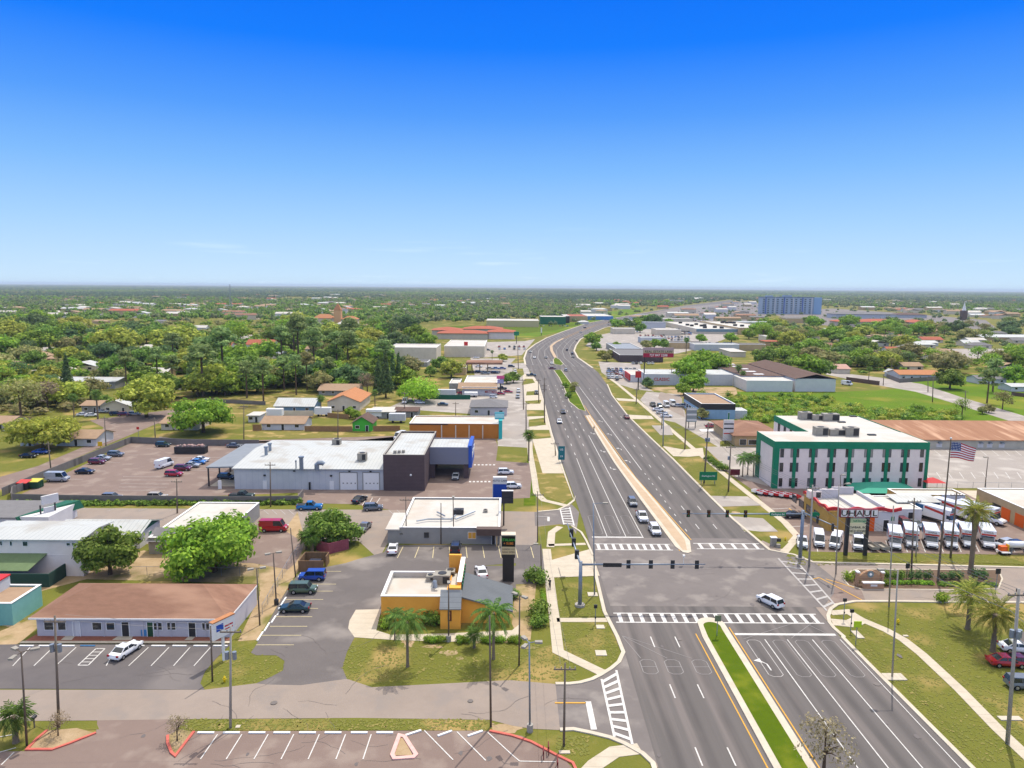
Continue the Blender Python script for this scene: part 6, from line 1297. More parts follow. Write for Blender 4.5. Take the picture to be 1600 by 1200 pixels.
rows(950,975,577,596,4,6,'packed car lot beside the red-ended shop'); rows(978,996,577,594,3,5,'packed car lot beside the red-ended shop'); rows(988,1030,568,570,7,1,'row before the brown-fronted shop'); rows(1060,1160,486,493,22,3,'long lot before the apartment tower', True); rows(1085,1160,497,504,14,4,'lot beyond the huge store', True); rows(1100,1190,477,484,12,2,'far lot along the horizon road', True); rows(780,826,541,548,6,2,'kerbside row at the bend'); rows(845,895,509,511,12,1,'row before the dark green store'); rows(1008,1080,526,536,14,4,'pale lot before the huge store'); rows(1090,1150,536,541,10,2,'lot beside the huge store'); rows(955,1000,512,520,10,3,'lot inside the far bend'); rows(1330,1460,511,513,24,1,'row before the red-roofed plaza')
b = MB(); ms = [PAINT[k] for k in dict.fromkeys(cc)]; ks_ = list(dict.fromkeys(cc))
for x, y, c_ in FARC: b.box(x-.92, x+.92, y-2.3, y+2.3, .45, 1.1, ks_.index(c_)); b.box(x-.75, x+.75, y-1.4, y+.9, 1.1, 1.6, ks_.index(c_))
ST('sea_of_parked_cars', b, ms, 'stuff')
# trailers, propane tank, dumpsters
def trailer(px, py, rz, label, m=None, boat=False):
    x, y = P(px, py); t = T('utility_trailer', label, 'trailer', (x,y,0), rz, 'trailers parked in the rental yard')
    b = MB(); b.box(-.75,.75,-1.6,1.4,.45,.55); b.box(-.75,-.7,-1.6,1.4,.55,1.0); b.box(.7,.75,-1.6,1.4,.55,1.0); b.box(-.7,.7,1.35,1.4,.55,1.0); b.box(-.7,.7,-1.6,-1.55,.55,1.0); b.build('bed', m or M_acunit, t)
    b = MB(); b.box(-.05,.05,1.4,2.7,.45,.52); b.build('drawbar', M_dark, t)
    for sx in (-1,1): b = MB(); b.cyl((sx*.78,-.2,.32),(sx*.95,-.2,.32),.32,n=12); b.build('wheel', M_black, t)
    return t
trailer(1361,858,.05,'flat grey trailer right of the tall rental sign'); trailer(1377,858,.05,'second flat grey trailer beside the small box truck')
for i in range(8): trailer(1184+i*8, 772+i*.9, .6, ['white','red and white'][i%2]+f' car dolly, {["first","second","third","fourth","fifth","sixth","seventh","eighth"][i]} from left beside the hotel corner', M_red if i%2 else M_trimw)
x, y = P(1567,866); t = T('trailer_hitch_cart','small orange and yellow towing cart at the end of the rental row','cart',(x,y,0)); b = MB(); b.box(-.8,.8,-1,1,.5,.7); b.build('deck', M_trimw, t); b = MB(); b.box(-.6,.6,-.3,.7,.7,1.6); b.build('hood', M_orp, t); b = MB(); b.box(.65,.75,-.5,.5,.7,2.0); b.build('panel', mat('safety_yellow','e0b528',.6), t)
for sx in (-1,1): b = MB(); b.cyl((sx*.82,-.4,.35),(sx*1.0,-.4,.35),.35,n=12); b.build('wheel', M_black, t)
x, y = P(1590,864); t = T('propane_tank','white horizontal propane tank on a stand at the right','tank',(x,y,0)); b = MB(); b.cyl((-2.2,0,1.7),(2.2,0,1.7),.65,n=16); b.ball((-2.2,0,1.7),.64,12); b.ball((2.2,0,1.7),.64,12); b.build('tank', PAINT['white'], t, True)
for xx in (-1.5,1.5): b = MB(); b.box(xx-.1,xx+.1,-.5,.5,0,1.2); b.build('leg', M_steel, t)
def bin_(px, py, w_, d_, h_, m, lid, label, rz=0, nm='dumpster', group=None):
    x, y = P(px, py); t = T(nm, label, nm.replace('_',' '), (x,y,0), rz, group); b = MB(); b.box(-w_/2,w_/2,-d_/2,d_/2,.15,h_); 
    for xx in (-w_/2-.06, w_/2): 
        for k_ in range(3): b.box(xx, xx+.06, -d_/2+.2+k_*d_/3, -d_/2+.35+k_*d_/3, .3, h_-.1)
    b.build('bin', m, t)
    if lid: b = MB(); b.add([(-w_/2-.05,-d_/2-.05,h_),(w_/2+.05,-d_/2-.05,h_),(w_/2+.05,d_/2,h_+.35),(-w_/2-.05,d_/2,h_+.35),(-w_/2-.05,-d_/2-.05,h_+.08),(w_/2+.05,-d_/2-.05,h_+.08),(w_/2+.05,d_/2,h_+.43),(-w_/2-.05,d_/2,h_+.43)], [(3,2,1,0),(4,5,6,7),(0,1,5,4),(1,2,6,5),(2,3,7,6),(3,0,4,7)]); b.build('lid', lid, t)
    return t
bin_(38,764,2.6,2.2,1.7,M_dark,mat('bin_red','d0413a',.5),'dumpster with a red lid at the lot corner'); bin_(56,762,2.6,2.2,1.7,mat('bin_green','1f4a34',.6),mat('bin_yellow','c9c24a',.5),'dumpster with a yellow lid at the lot corner',0)
t = bin_(299,708,9,2.6,2.1,M_dark,None,'long black roll-off skip full of pale scrap',0,'waste_skip'); rr = random.Random(2); b = MB()
for _ in range(26): b.ball((rr.uniform(-4,4),rr.uniform(-.9,.9),2.1+rr.uniform(0,.3)), rr.uniform(.25,.55), 6)
b.build('scrap_heap', mat('pale_scrap','bdb3ac',.8,'9a5a50',1.5,1,4), t)
for (px, py, lb, m_) in ((430,652,'white box trailer behind the white cottage fence',M_trimw),(585,653,'white camper trailer beside the lime shed',M_trimw),(621,660,'grey camper trailer right of the lime shed',M_wall_g),(505,650,'white enclosed trailer by the orange-roofed house',M_trimw),(688,620,'long white semi-trailer behind the green fence',M_wall_g),(736,620,'white boat under cover behind the green fence',M_trimw)):
    x, y = P(px, py); t = T('box_trailer', lb, 'trailer', (x,y,0), 0, None); L2 = 7 if px == 688 else 3; b = MB(); b.box(-L2,L2,-1.3,1.3,.8,3.4 if px != 736 else 2.2); b.build('box', m_, t)
    for sx in (-1,1): b = MB(); b.cyl((sx*L2*.5,-1.35,.45),(sx*L2*.5,-1.1,.45),.45,n=10); b.build('wheel', M_black, t)
# ------------------------------------------------------------------ trees
def leaves(b, lobes, n, size, rnd, m=0, flat=.35, core=True):
    tot = sum(l[3]*l[4]+l[5]*l[3] for l in lobes)
    for (cx, cy, cz, rx, ry, rz) in lobes:
        k = max(4, int(n*(rx*ry+rz*rx)/tot))
        for _ in range(k):
            u = rnd.uniform(-.6,1); th = rnd.uniform(0,2*pi); s = math.sqrt(1-u*u); rr = rnd.uniform(.62,1.0) if rnd.random() < .8 else rnd.uniform(.95,1.2)
            d = Vector((s*cos(th), s*sin(th), u)); p = Vector((cx+d.x*rx*rr, cy+d.y*ry*rr, cz+d.z*rz*rr))
            nn = (d+Vector((rnd.gauss(0,flat),rnd.gauss(0,flat),rnd.gauss(0,flat)+.25))).normalized(); a = nn.orthogonal().normalized(); an = rnd.uniform(0,pi)
            a = a*cos(an)+nn.cross(a)*sin(an); c = nn.cross(a); q = size*rnd.uniform(.6,1.3); r_ = q*rnd.uniform(.45,.8)
            b.add([p-a*q-c*r_*.3, p-a*q*.1-c*r_, p+a*q-c*r_*.1, p+a*q*.2+c*r_], [(0,1,2,3)], m)
        if core:
            b.ball((cx,cy,cz-.08*rz), min(rx,ry)*.6, 7, m, sz=rz/min(rx,ry))
def mktree(name, lobes, n, size, seed, leaf, th, tr, limbs=True, trunkm=None, bark=None, core=True):
    rnd = random.Random(seed); t = T(name, 'prototype', 'tree')
    b = MB(); zc = min(l[2]-l[5]*.4 for l in lobes) if lobes else th
    b.tube([(0,0,-.1),(rnd.uniform(-.1,.1)*tr*3,0,th*.5),(0,0,th)], [tr*1.25,tr,tr*.8], 7)
    if limbs:
        for l in lobes[:7]: 
            b.tube([(0,0,th*.9),(l[0]*.45,l[1]*.45,(th+l[2])*.5),(l[0]*.85,l[1]*.85,l[2])], [tr*.6,tr*.4,tr*.18], 5)
    b.build('trunk', trunkm or M_trunk, t)
    c = MB(); leaves(c, lobes, n, size, rnd, core=core); c.build('crown', leaf, t); return t
def blob(rnd, k, R_, H_, z0, rz=.5, flatk=1, qa=.4, qb=.58):
    L = []
    for i in range(k):
        a = 2*pi*i/k+rnd.uniform(-.4,.4); r_ = R_*rnd.uniform(.3,1.16-qb) if i else 0
        q = R_*rnd.uniform(qa,qb); L.append((r_*cos(a), r_*sin(a), z0+H_*(rnd.uniform(.12,.7) if i else .72), q, q*rnd.uniform(.85,1.1), q*rnd.uniform(.6,.85)*flatk))
    return L
rnd = random.Random(77)
TP = {}
TP['big_oak'] = mktree('oak_tree', blob(rnd,34,7.6,7.0,1.3,qa=.2,qb=.38), 9000, .34, 1, L_bright, 2.6, .4)
TP['round_big'] = mktree('leafy_tree', blob(rnd,26,4.9,8.2,1.0,1,qa=.24,qb=.42), 6000, .33, 2, L_oak, 2.2, .3)
TP['wide_big'] = mktree('leafy_tree', blob(rnd,26,5.4,6.4,1.0,qa=.24,qb=.42), 6000, .34, 3, L_oak, 2.0, .35)
TP['oak1'] = mktree('oak_tree', blob(rnd,14,5.8,6.5,2,qa=.3,qb=.48), 1900, .5, 4, L_oak, 2.2, .35)
TP['oak2'] = mktree('oak_tree', blob(rnd,16,6.8,7.5,2,qa=.28,qb=.46), 2200, .52, 5, L_oak, 2.4, .4)
TP['oak3'] = mktree('oak_tree', blob(rnd,11,4.2,5,1.4,qa=.3,qb=.5), 1400, .45, 6, L_oak, 1.6, .3)
TP['spread'] = mktree('spreading_tree', blob(rnd,26,8.6,5.4,2.4,.5,.8,.22,.4), 4200, .42, 7, L_yellow, 3.2, .4)
TP['dome'] = mktree('domed_tree', [(0,0,5.5,8.5,8,5.2),(6.5,0,4.2,5,5,3.2),(-5.5,0,4.6,5,5,3.6),(2,-4,4,6,5,3.4),(8.5,1,3.2,3.5,3.5,2.2)], 4200, .5, 8, L_lime, 4, .4)
TP['pine1'] = mktree('pine_tree', [(0,0,14,2.6,2.6,1.5),(2.4,.5,12.3,2.2,2,1.1),(-2.2,-.5,12.8,2.2,2,1.1),(.5,1.8,11,2.4,2,1.0),(-.8,-1.8,10.6,2.2,2,.9),(2,-1,9,1.8,1.6,.8),(-2.3,.8,8.6,1.6,1.5,.8)], 900, .5, 9, L_pine, 13, .3)
TP['pine2'] = mktree('pine_tree', [(0,0,17,2.8,2.8,1.8),(2.2,1,15,2.6,2.2,1.3),(-2.4,0,14.6,2.6,2.2,1.2),(.6,-2.2,13.5,2.4,2.2,1.1),(-1.5,2,12.4,2.2,2,1.0)], 900, .55, 10, L_pine, 15.5, .3)
TP['cypress'] = mktree('cypress_tree', [(0,0,2.5+i*1.5,2.3-i*.27,2.3-i*.27,1.6) for i in range(8)], 1500, .45, 11, L_dark, 3, .25, False)
TP['cypress_slim'] = mktree('cypress_tree', [(0,0,2+i*1.5,1.4-i*.13,1.4-i*.13,1.3) for i in range(8)], 900, .4, 12, L_dark, 2, .2, False)
TP['sparse'] = mktree('sparse_tree', blob(rnd,11,5,6,3), 700, .38, 13, L_dull, 4.5, .25, core=False)
TP['bare'] = mktree('bare_tree', blob(rnd,10,3.5,5,2.2), 700, .2, 14, L_bare, 3.2, .18, core=False)
TP['bush'] = mktree('bush', [(0,0,.9,1.3,1.2,.9),(.9,.3,.7,.9,.9,.7),(-.8,-.2,.75,.9,.8,.7)], 500, .18, 15, L_bright, .5, .08, False)
# fringed palms
def frond(b, base, az, el, L_, droop, wd, rnd, m=0, n=7, up=0):
    p = Vector(base); d = Vector((cos(az)*cos(el), sin(az)*cos(el), sin(el))); side = Vector((-sin(az), cos(az), 0)); pts = []
    for i in range(n+1):
        pts.append(p.copy()); e = el-droop*(i/n)**1.3; d = Vector((cos(az)*cos(e), sin(az)*cos(e), sin(e))); p = p+d*L_/n
    for i in range(1, n):
        t_ = i/n; ww = wd*(sin(pi*min(1,t_*.9+.12))**.6)
        for s in (-1,1):
            for q in (0,.5):
                a = pts[i].lerp(pts[i+1], q); bb = pts[i].lerp(pts[i+1], q+.3); dn = Vector((0,0,-ww*rnd.uniform(.3,.75))); o_ = side*s*ww*rnd.uniform(.75,1)+(pts[i+1]-pts[i])*1.0
                b.add([a, bb, bb+o_+dn, a+o_*.9+dn*1.1], [(0,1,2,3)], m)
def palm(name, H_, tr, nf, L_, droop, wd, leaf, seed, els=(1.2,-.5), n=7, bulge=False, lean=0):
    rnd = random.Random(seed); t = T(name, 'prototype', 'palm tree'); b = MB(); k = 8
    pts = [(lean*(i/k)**2, 0, H_*i/k) for i in range(k+1)]; rs = [tr*(1.25 if i == 0 else 1-.15*i/k) for i in range(k+1)]
    if bulge: rs[-1] = tr*1.7; rs[-2] = tr*1.5; rs[-3] = tr*1.15
    b.tube(pts, rs, 9); b.build('trunk', M_ptrunk, t)
    c = MB()
    for i in range(nf):
        f_ = (i+.5)/nf; el = els[0]+(els[1]-els[0])*f_+rnd.uniform(-.12,.12); frond(c, (lean,0,H_), i*2.399+rnd.uniform(-.2,.2), el, L_*rnd.uniform(.85,1.1), droop*rnd.uniform(.8,1.2), wd, rnd, n=n)
    c.build('crown', leaf, t); return t
TP['date'] = palm('date_palm', 5.2, .33, 64, 3.6, 1.1, .38, L_date, 21, (1.35,-.75), 8, True)
TP['datetall'] = palm('date_palm', 11.5, .42, 60, 3.2, 1.1, .36, L_date, 22, (1.35,-.6), 8, True)
TP['queen'] = palm('queen_palm', 6.3, .2, 38, 3.3, 1.7, .45, L_palm, 23, (1.1,-.5), 9)
TP['sabal'] = palm('cabbage_palm', 7, .22, 46, 1.7, .9, .5, L_palm, 24, (1.4,-1.0), 5)
TP['sabal_low'] = palm('cabbage_palm', 3.2, .32, 50, 2.1, .9, .55, L_palm, 25, (1.4,-.9), 5)
index_kids(); TUSED = set()
def tree(kind, px, py, label, s=1, leaf=None, group=None, rz=None, cat=None, xy=None):
    src = TP[kind]; x, y = xy or P(px, py); rz = (px*7.3+py*3.1) % 6.28 if rz is None else rz
    src_leaf = [c for c in KIDS[src.name] if c.name.startswith('crown')][0].material_slots[0].material.name
    if src not in TUSED and leaf is None:
        TUSED.add(src); src.location = (x,y,0); src.rotation_euler = (0,0,rz); src.scale = (s,)*3 if not isinstance(s, tuple) else s; src['label'] = label
        if group: src['group'] = group
        if cat: src['category'] = cat
        return src
    return dup(src, (x,y,0), rz, label, group, s, cat=cat, swap={src_leaf: leaf} if leaf else None)
tree('big_oak',335,893,'huge bright green oak behind the brown-roofed shop row',(1.3,1.1,1.15)); tree('round_big',172,898,'tall round green tree at the corner of the two-storey block',1.05)
tree('wide_big',520,850,'broad leafy tree beside the red fence and cabbage palms',.98,rz=1.0)
tree('sabal_low',488,862,'low thick cabbage palm at the left foot of the broad leafy tree',1.0); tree('sabal_low',478,858,'smaller cabbage palm half behind the thick low one',.8)
tree('queen',637,1042,'queen palm with wind-blown crown on the restaurant lawn, left',1.0); tree('queen',771,1030,'queen palm at the right corner of the restaurant lawn',1.05); tree('queen',617,1000,'shorter palm beside the restaurant bicycle corner',.6)
tree('sabal_low',741,1012,'small fan palm between the hedge balls of the restaurant lawn',.62); tree('sabal_low',25,1160,'stout cabbage palm at the lower left corner',.95)
tree('datetall',1516,897,'very tall date palm standing before the row of box trucks',1.0); tree('date',1512,983,'date palm on the right lawn, the left of the lower pair',1.0); tree('date',1551,1018,'date palm on the right lawn, the right of the lower pair',1.05)
tree('sabal',826,720,'cabbage palm beside the pavement left of the road',1.1); tree('queen',1177,745,'fluffy palm at the hotel corner',.85); tree('queen',1160,745,'thin palm just left of the hotel corner palm',.8); tree('queen',1168,742,'thin palm between two others near the hotel corner',.8)
tree('bare',1286,1215,'sparse brown leafless tree at the foot of the picture on the median',.95); tree('bare',91,1150,'small leafless shrub in the lower left red-kerbed bed',.4); tree('bare',277,1158,'leafless shrub in the small red-kerbed bed',.42)
# bushes by the restaurant and by the pavement
for i, x in enumerate((670,680,689,718,728,759,767,781,800,810)): tree('bush', x, 1003, ['bright round hedge ball','round clipped bush'][i%2]+' on the restaurant hedge line', .55, group='hedge balls along the restaurant lawn', cat='bush')
for i in range(11): tree('bush', 848+.3*i, 925+4.3*i, 'small bush of the tight green row along the pavement', .36, group='bushes along the pavement by the restaurant', cat='bush')
for (x, y, s, lb) in ((838,910,1.5,'dark bush at the top of the row by the pavement'),(842,962,1.4,'dark bush midway down the row by the pavement'),(842,978,1.0,'low dark bush at the foot of the row by the pavement'),(603,978,.9,'green bush at the left foot of the amber wall'),(675,975,1.2,'dark green bush against the porch of the restaurant'),(1108,720,1.0,'dark shrub first in the row beside the right pavement'),(1114,724,.9,'dark shrub second in the row beside the right pavement'),(1118,728,.7,'dark shrub third in the row beside the right pavement'),(1123,730,1.0,'dark shrub fourth in the row beside the right pavement'),(1130,735,1.1,'dark shrub nearest in the row beside the right pavement'),(222,842,.9,'round bush on a stem beside the green gable'),(1472,940,.9,'low green bush at the edge of the right lawn'),(800,935,.9,'dark bush at the corner of the grey metal roof')):
    tree('bush', x, y, lb, s, L_oak if 'dark' in lb else None, cat='bush')
tree('sparse',676,966,'small ornamental tree against the amber wall',.3,L_oak)
# mid-distance trees one can tell apart: kind, px, py, scale, leaf, label
MT = [
 ('spread',318,676,(1.3,1.25,1.5),L_bright,'wide flat lime tree over the street corner house'),('spread',68,700,(1.25,1.2,1.25),L_yellow,'wide yellow-green tree above the white garage end'),('oak2',229,652,1.55,L_yellow,'large orange-tinged tree behind the parked cars'),('dome',655,628,1.0,None,'bright lime dome-shaped tree in front of the pale warehouse'),
 ('cypress',603,622,1.5,None,'dark cypress left of the lime dome tree'),('cypress_slim',614,608,1.3,None,'slim cypress behind, left of the dome tree'),('cypress_slim',623,607,1.3,None,'slim cypress next to the dome tree crown'),('cypress',592,616,1.2,None,'second dark cypress left of the dome tree'),
 ('bare',574,617,1.5,None,'pale brown leafless tree above the orange-roofed house'),('sabal',586,638,.95,None,'pale fan palm right of the orange-roofed house'),('sabal',502,650,1.0,None,'cabbage palm between blue house and orange-roofed house'),('oak3',548,652,.7,L_bright,'leafy bush-like tree in front of the orange-roofed house'),('oak3',556,655,.6,L_bright,'bright low tree beside the lime shed'),
 ('sabal',116,652,1.1,None,'round-headed cabbage palm above the motel wing'),('sabal',153,655,1.35,None,'tall thin palm beside the silver-roofed house'),('cypress',107,620,1.35,None,'tall dark conifer above the left white roofs'),('sparse',33,655,1.7,None,'gaunt half-bare tree at the left'),('sparse',75,640,1.3,L_bare,'brown sparse tree behind the wide yellow tree'),
 ('oak2',12,600,1.35,L_bright,'bright green tree at the left edge'),('oak2',55,574,1.15,L_oak,'round dark green tree on the lawn at left'),('oak2',128,576,1.1,L_oak,'round green tree right of the salmon house'),('oak2',185,595,1.5,L_oak,'big dark tree among pines, left'),('oak3',165,640,1.0,L_oak,'green tree behind the silver roof'),('oak2',142,625,1.1,L_dull,'olive tree behind the silver-roofed house'),
 ('pine2',198,606,1.0,None,'tall pine in the left grove, most left'),('pine2',247,604,1.05,None,'tall pine in the left grove with bare trunk'),('pine1',270,602,1.0,None,'pine right of the bare-trunked one'),('cypress',302,612,1.5,L_pine,'tall dark drooping conifer in the left grove'),('oak2',352,618,1.15,L_bright,'bright round tree beside the park lawn'),
 ('pine2',412,632,1.05,None,'tall pine with a thick trunk on the park lawn'),('pine1',444,610,1.1,None,'pine in the middle of the park lawn'),('pine2',463,617,1.0,None,'pine standing right on the park lawn'),('pine1',386,622,1.1,L_pine,'pine at the left edge of the park lawn'),('pine2',480,610,1.0,L_dull,'thin olive pine right of the park lawn'),('sparse',430,606,1.3,L_dull,'bare grey tree behind the park pines'),
 ('oak2',500,612,1.1,L_dull,'brownish tree above the dark brown roof'),('pine1',515,606,1.0,None,'pine left of the dark clump'),('oak2',545,608,1.35,L_dark,'dark evergreen clump behind the brown-roofed house'),('oak2',570,600,1.3,L_oak,'green tree behind the dark evergreen clump'),('oak3',530,612,1.1,L_bright,'bright tree behind the brown-roofed house'),
 ('oak2',705,590,1.15,L_yellow,'olive round tree before the pale warehouse'),('oak2',690,580,1.0,L_oak,'dark green tree left of the tan garage'),('oak3',672,588,1.0,L_oak,'green tree behind the dome tree'),('oak3',802,598,1.0,L_oak,'dark round tree beside the pink pole sign'),('oak3',792,600,.9,L_oak,'dark tree beside the white shop sign'),('sabal',769,562,.8,None,'small fan palm on the island near the canopy'),
 ('oak3',786,565,.9,L_yellow,'yellowish roadside tree left of the bend'),('oak2',650,535,1.8,L_bright,'broad bright tree left of the red-tiled plaza'),('oak2',667,545,1.5,L_bright,'bright tree before the red-tiled plaza'),
 ('oak2',466,522,2.6,L_yellow,'vivid yellow-green round tree in the far woods'),('oak2',186,560,2.4,L_yellow,'tall yellow-green tree in the left middle distance'),('oak2',60,520,2.6,L_bright,'bright crown above the dark grove at left'),
 ('oak3',894,612,.5,L_yellow,'yellowish tree on the planted median'),('oak3',884,606,.5,L_bright,'green tree on the planted median, upper'),('oak3',888,622,.5,L_oak,'dark shrub tree low on the planted median'),('sparse',898,612,.55,L_dull,'sparse tree hanging over the right lanes'),
 ('oak2',1075,600,1.6,L_bright,'wide bright clump of trees behind the grey warehouse'),('oak2',1100,584,1.6,L_bright,'large bright tree right of the billboard'),('oak2',1120,588,1.5,L_bright,'green tree at the right of the bright clump'),('oak3',1011,606,.9,L_dark,'dark tree at the foot of the billboard pole'),('oak2',1083,612,1.0,L_bright,'bright tree behind the blue warehouse roof'),('oak3',1068,618,1.0,L_bright,'leafy tree touching the blue warehouse'),
 ('sabal',1153,600,1.25,None,'fan palm between the grey and white warehouses'),('sabal',1160,604,1.0,None,'second fan palm beside the white warehouse'),('oak3',1096,655,.75,L_dull,'olive tree before the blue warehouse corner'),('oak2',1195,570,1.3,L_oak,'green tree above the dark-roofed warehouse'),('oak2',1260,590,1.5,L_bright,'leafy tree over the dark warehouse roof'),('oak2',1282,590,1.2,L_oak,'green tree right above the dark warehouse roof'),
 ('oak2',1320,568,1.5,L_dark,'large dark tree left of the orange-roofed villa'),('sabal',1357,596,1.0,None,'low palm beside the brown fence'),('oak2',1350,568,1.3,L_bare,'brownish tree beside the large dark one'),('sabal',1392,585,1.2,L_dull,'shaggy palm left of the villa'),('oak2',1484,608,1.15,L_oak,'tree with round crown right of the villa'),('oak3',1493,600,1.1,L_bright,'bright tree behind the villa tree'),
 ('pine1',1542,630,1.0,None,'pine standing over the lawn, left of the two right ones'),('pine1',1551,612,1.1,None,'pine behind the watermark-side lawn at right'),('sparse',1566,640,.9,None,'sparse tall tree beside the curved path at right'),('bare',1503,650,1.1,L_bright,'spindly shrub tree on the meadow'),('oak3',1545,645,.6,L_dull,'grey-green bush by the curved path'),('oak3',1535,647,.55,L_dull,'smaller grey-green bush by the curved path'),('oak2',1585,600,1.2,L_bright,'bright tree at the right edge behind the path'),
 ('oak3',940,560,1.0,L_yellow,'yellow-green tree on the right verge at the bend'),('oak3',932,548,1.2,L_oak,'green tree at the right kerb of the bend'),('oak3',948,565,1.0,L_dull,'olive tree before the white kiosk'),('oak3',955,558,.9,L_dull,'small olive tree right of the bend'),('oak2',925,540,1.3,L_bright,'bright tree at the inside of the bend'),('oak3',963,545,1.0,L_bright,'bright tree near the curved-roof shop'),('oak3',1000,520,1.8,L_oak,'round dark green tree amid the car lots'),
 ('oak3',1096,536,1.4,L_bright,'round tree in front of the huge white store'),('sabal',1072,552,1.5,None,'tall palm before the huge white store'),('oak3',1170,530,1.8,L_bright,'bright tree by the beige store wall'),('oak3',1260,530,2.2,L_oak,'green tree right of the huge store'),('oak3',1275,528,2.0,L_dull,'dull tree right of the huge store'),('oak3',1036,545,1.4,L_oak,'hedge-like tree above the billboard, right'),('oak3',1022,545,1.4,L_bright,'hedge-like tree above the billboard, middle'),('oak3',1010,546,1.3,L_dull,'hedge-like tree above the billboard, left'),
]
for (kd, px, py, s, lf, lb) in MT: tree(kd, px, py, lb, s, lf)
# roadside shrubland between the warehouses and the hotel: thicket too dense to count
def leafcloud(name, pts, leaf, kind='stuff'):
    b = MB(); rr = random.Random(len(pts))
    for (x, y, r_, h_) in pts: leaves(b, [(x,y,h_*.45,r_,r_,h_*.6)], int(42*r_), .34, rr, core=True)
    o = b.build(name, leaf); o['kind'] = kind; return o
rr = random.Random(8)
pts = []
for _ in range(900):
    px, py = rr.uniform(1090,1500), rr.uniform(617,660)
    if px > 1300 and py < 636+(px-1300)*.05+3*sin(px*.06) : continue
    if px < 1300 and py < 619+2*sin(px*.05): continue
    if px < 1150 and py > 640: continue
    x, y = P(px, py)
    if free(x, y, 3, False): pts.append((x, y, rr.uniform(.8,3.0), rr.choice((.6,.9,1.3,2.0,2.8))))
leafcloud('thicket', pts[::3], L_oak); leafcloud('thicket', pts[1::3], L_bright); leafcloud('thicket', pts[2::3], L_yellow)
pts = []
for i in range(150): x, y = P(22+i*3, 790-(i*.02)+rr.uniform(-1,1)); pts.append((x, y, rr.uniform(.5,1.0), rr.uniform(.6,1.3)))
leafcloud('hedge', pts, L_oak)
# woodland: individual trees up to about a kilometre off, then the far forest
names = {'oak1':'oak','oak2':'oak','oak3':'tree','pine1':'pine','pine2':'pine','sparse':'sparse tree','cypress':'conifer'}
lf = [(L_oak,'green'),(L_oak,'green'),(L_dark,'dark green'),(L_bright,'bright green'),(L_dull,'olive'),(L_yellow,'yellow-green'),(L_bright,'bright green')]
rr = random.Random(31); cnt = 0
def scatter(xa, xb, ya, yb, n, kinds, sc=(1,1.5), where=''):
    k_ = tr = 0
    while k_ < n and tr < n*20:
        tr += 1; px, py = rr.uniform(xa,xb), rr.uniform(ya,yb); x, y = P(px, py)
        if not free(x, y, 3.5): continue
        kd = rr.choice(kinds); m_, cn_ = rr.choice(lf); 
        if kd.startswith('pine'): m_, cn_ = L_pine, 'grey-green'
        if kd == 'cypress': m_, cn_ = L_dark, 'dark'
        lab = f'{cn_} {names[kd]} in the woodland {where}'; s_ = rr.uniform(*sc); tree(kd, 0, 0, lab, (s_*rr.uniform(1.1,1.4), s_*rr.uniform(1.1,1.4), s_*rr.uniform(.9,1.2)), m_, lab.replace('in the','trees in the'), rr.uniform(0,6), xy=(x,y)); k_ += 1
A = ['oak1','oak2','oak3','oak2','oak1','sparse']; B_ = ['oak1','oak2','oak3','oak1','pine2','oak2','oak2']
scatter(-20,640,556,606,75,B_,(1.05,1.5),'left of the road'); scatter(-20,120,600,640,10,A,where='at the far left'); scatter(-20,660,520,556,70,A,(1.4,2.1),'beyond the park lawn'); scatter(960,1090,505,548,16,['oak3','oak1'],(1.1,1.6),'amid the car lots'); scatter(1160,1620,506,530,26,A,(1.3,1.9),'before the red-roofed plaza'); scatter(1200,1620,545,585,42,A,(1,1.4),'behind the villa'); scatter(1100,1620,518,545,36,A,(1.1,1.6),'right of the big store'); scatter(230,420,606,636,10,B_,where='around the park')
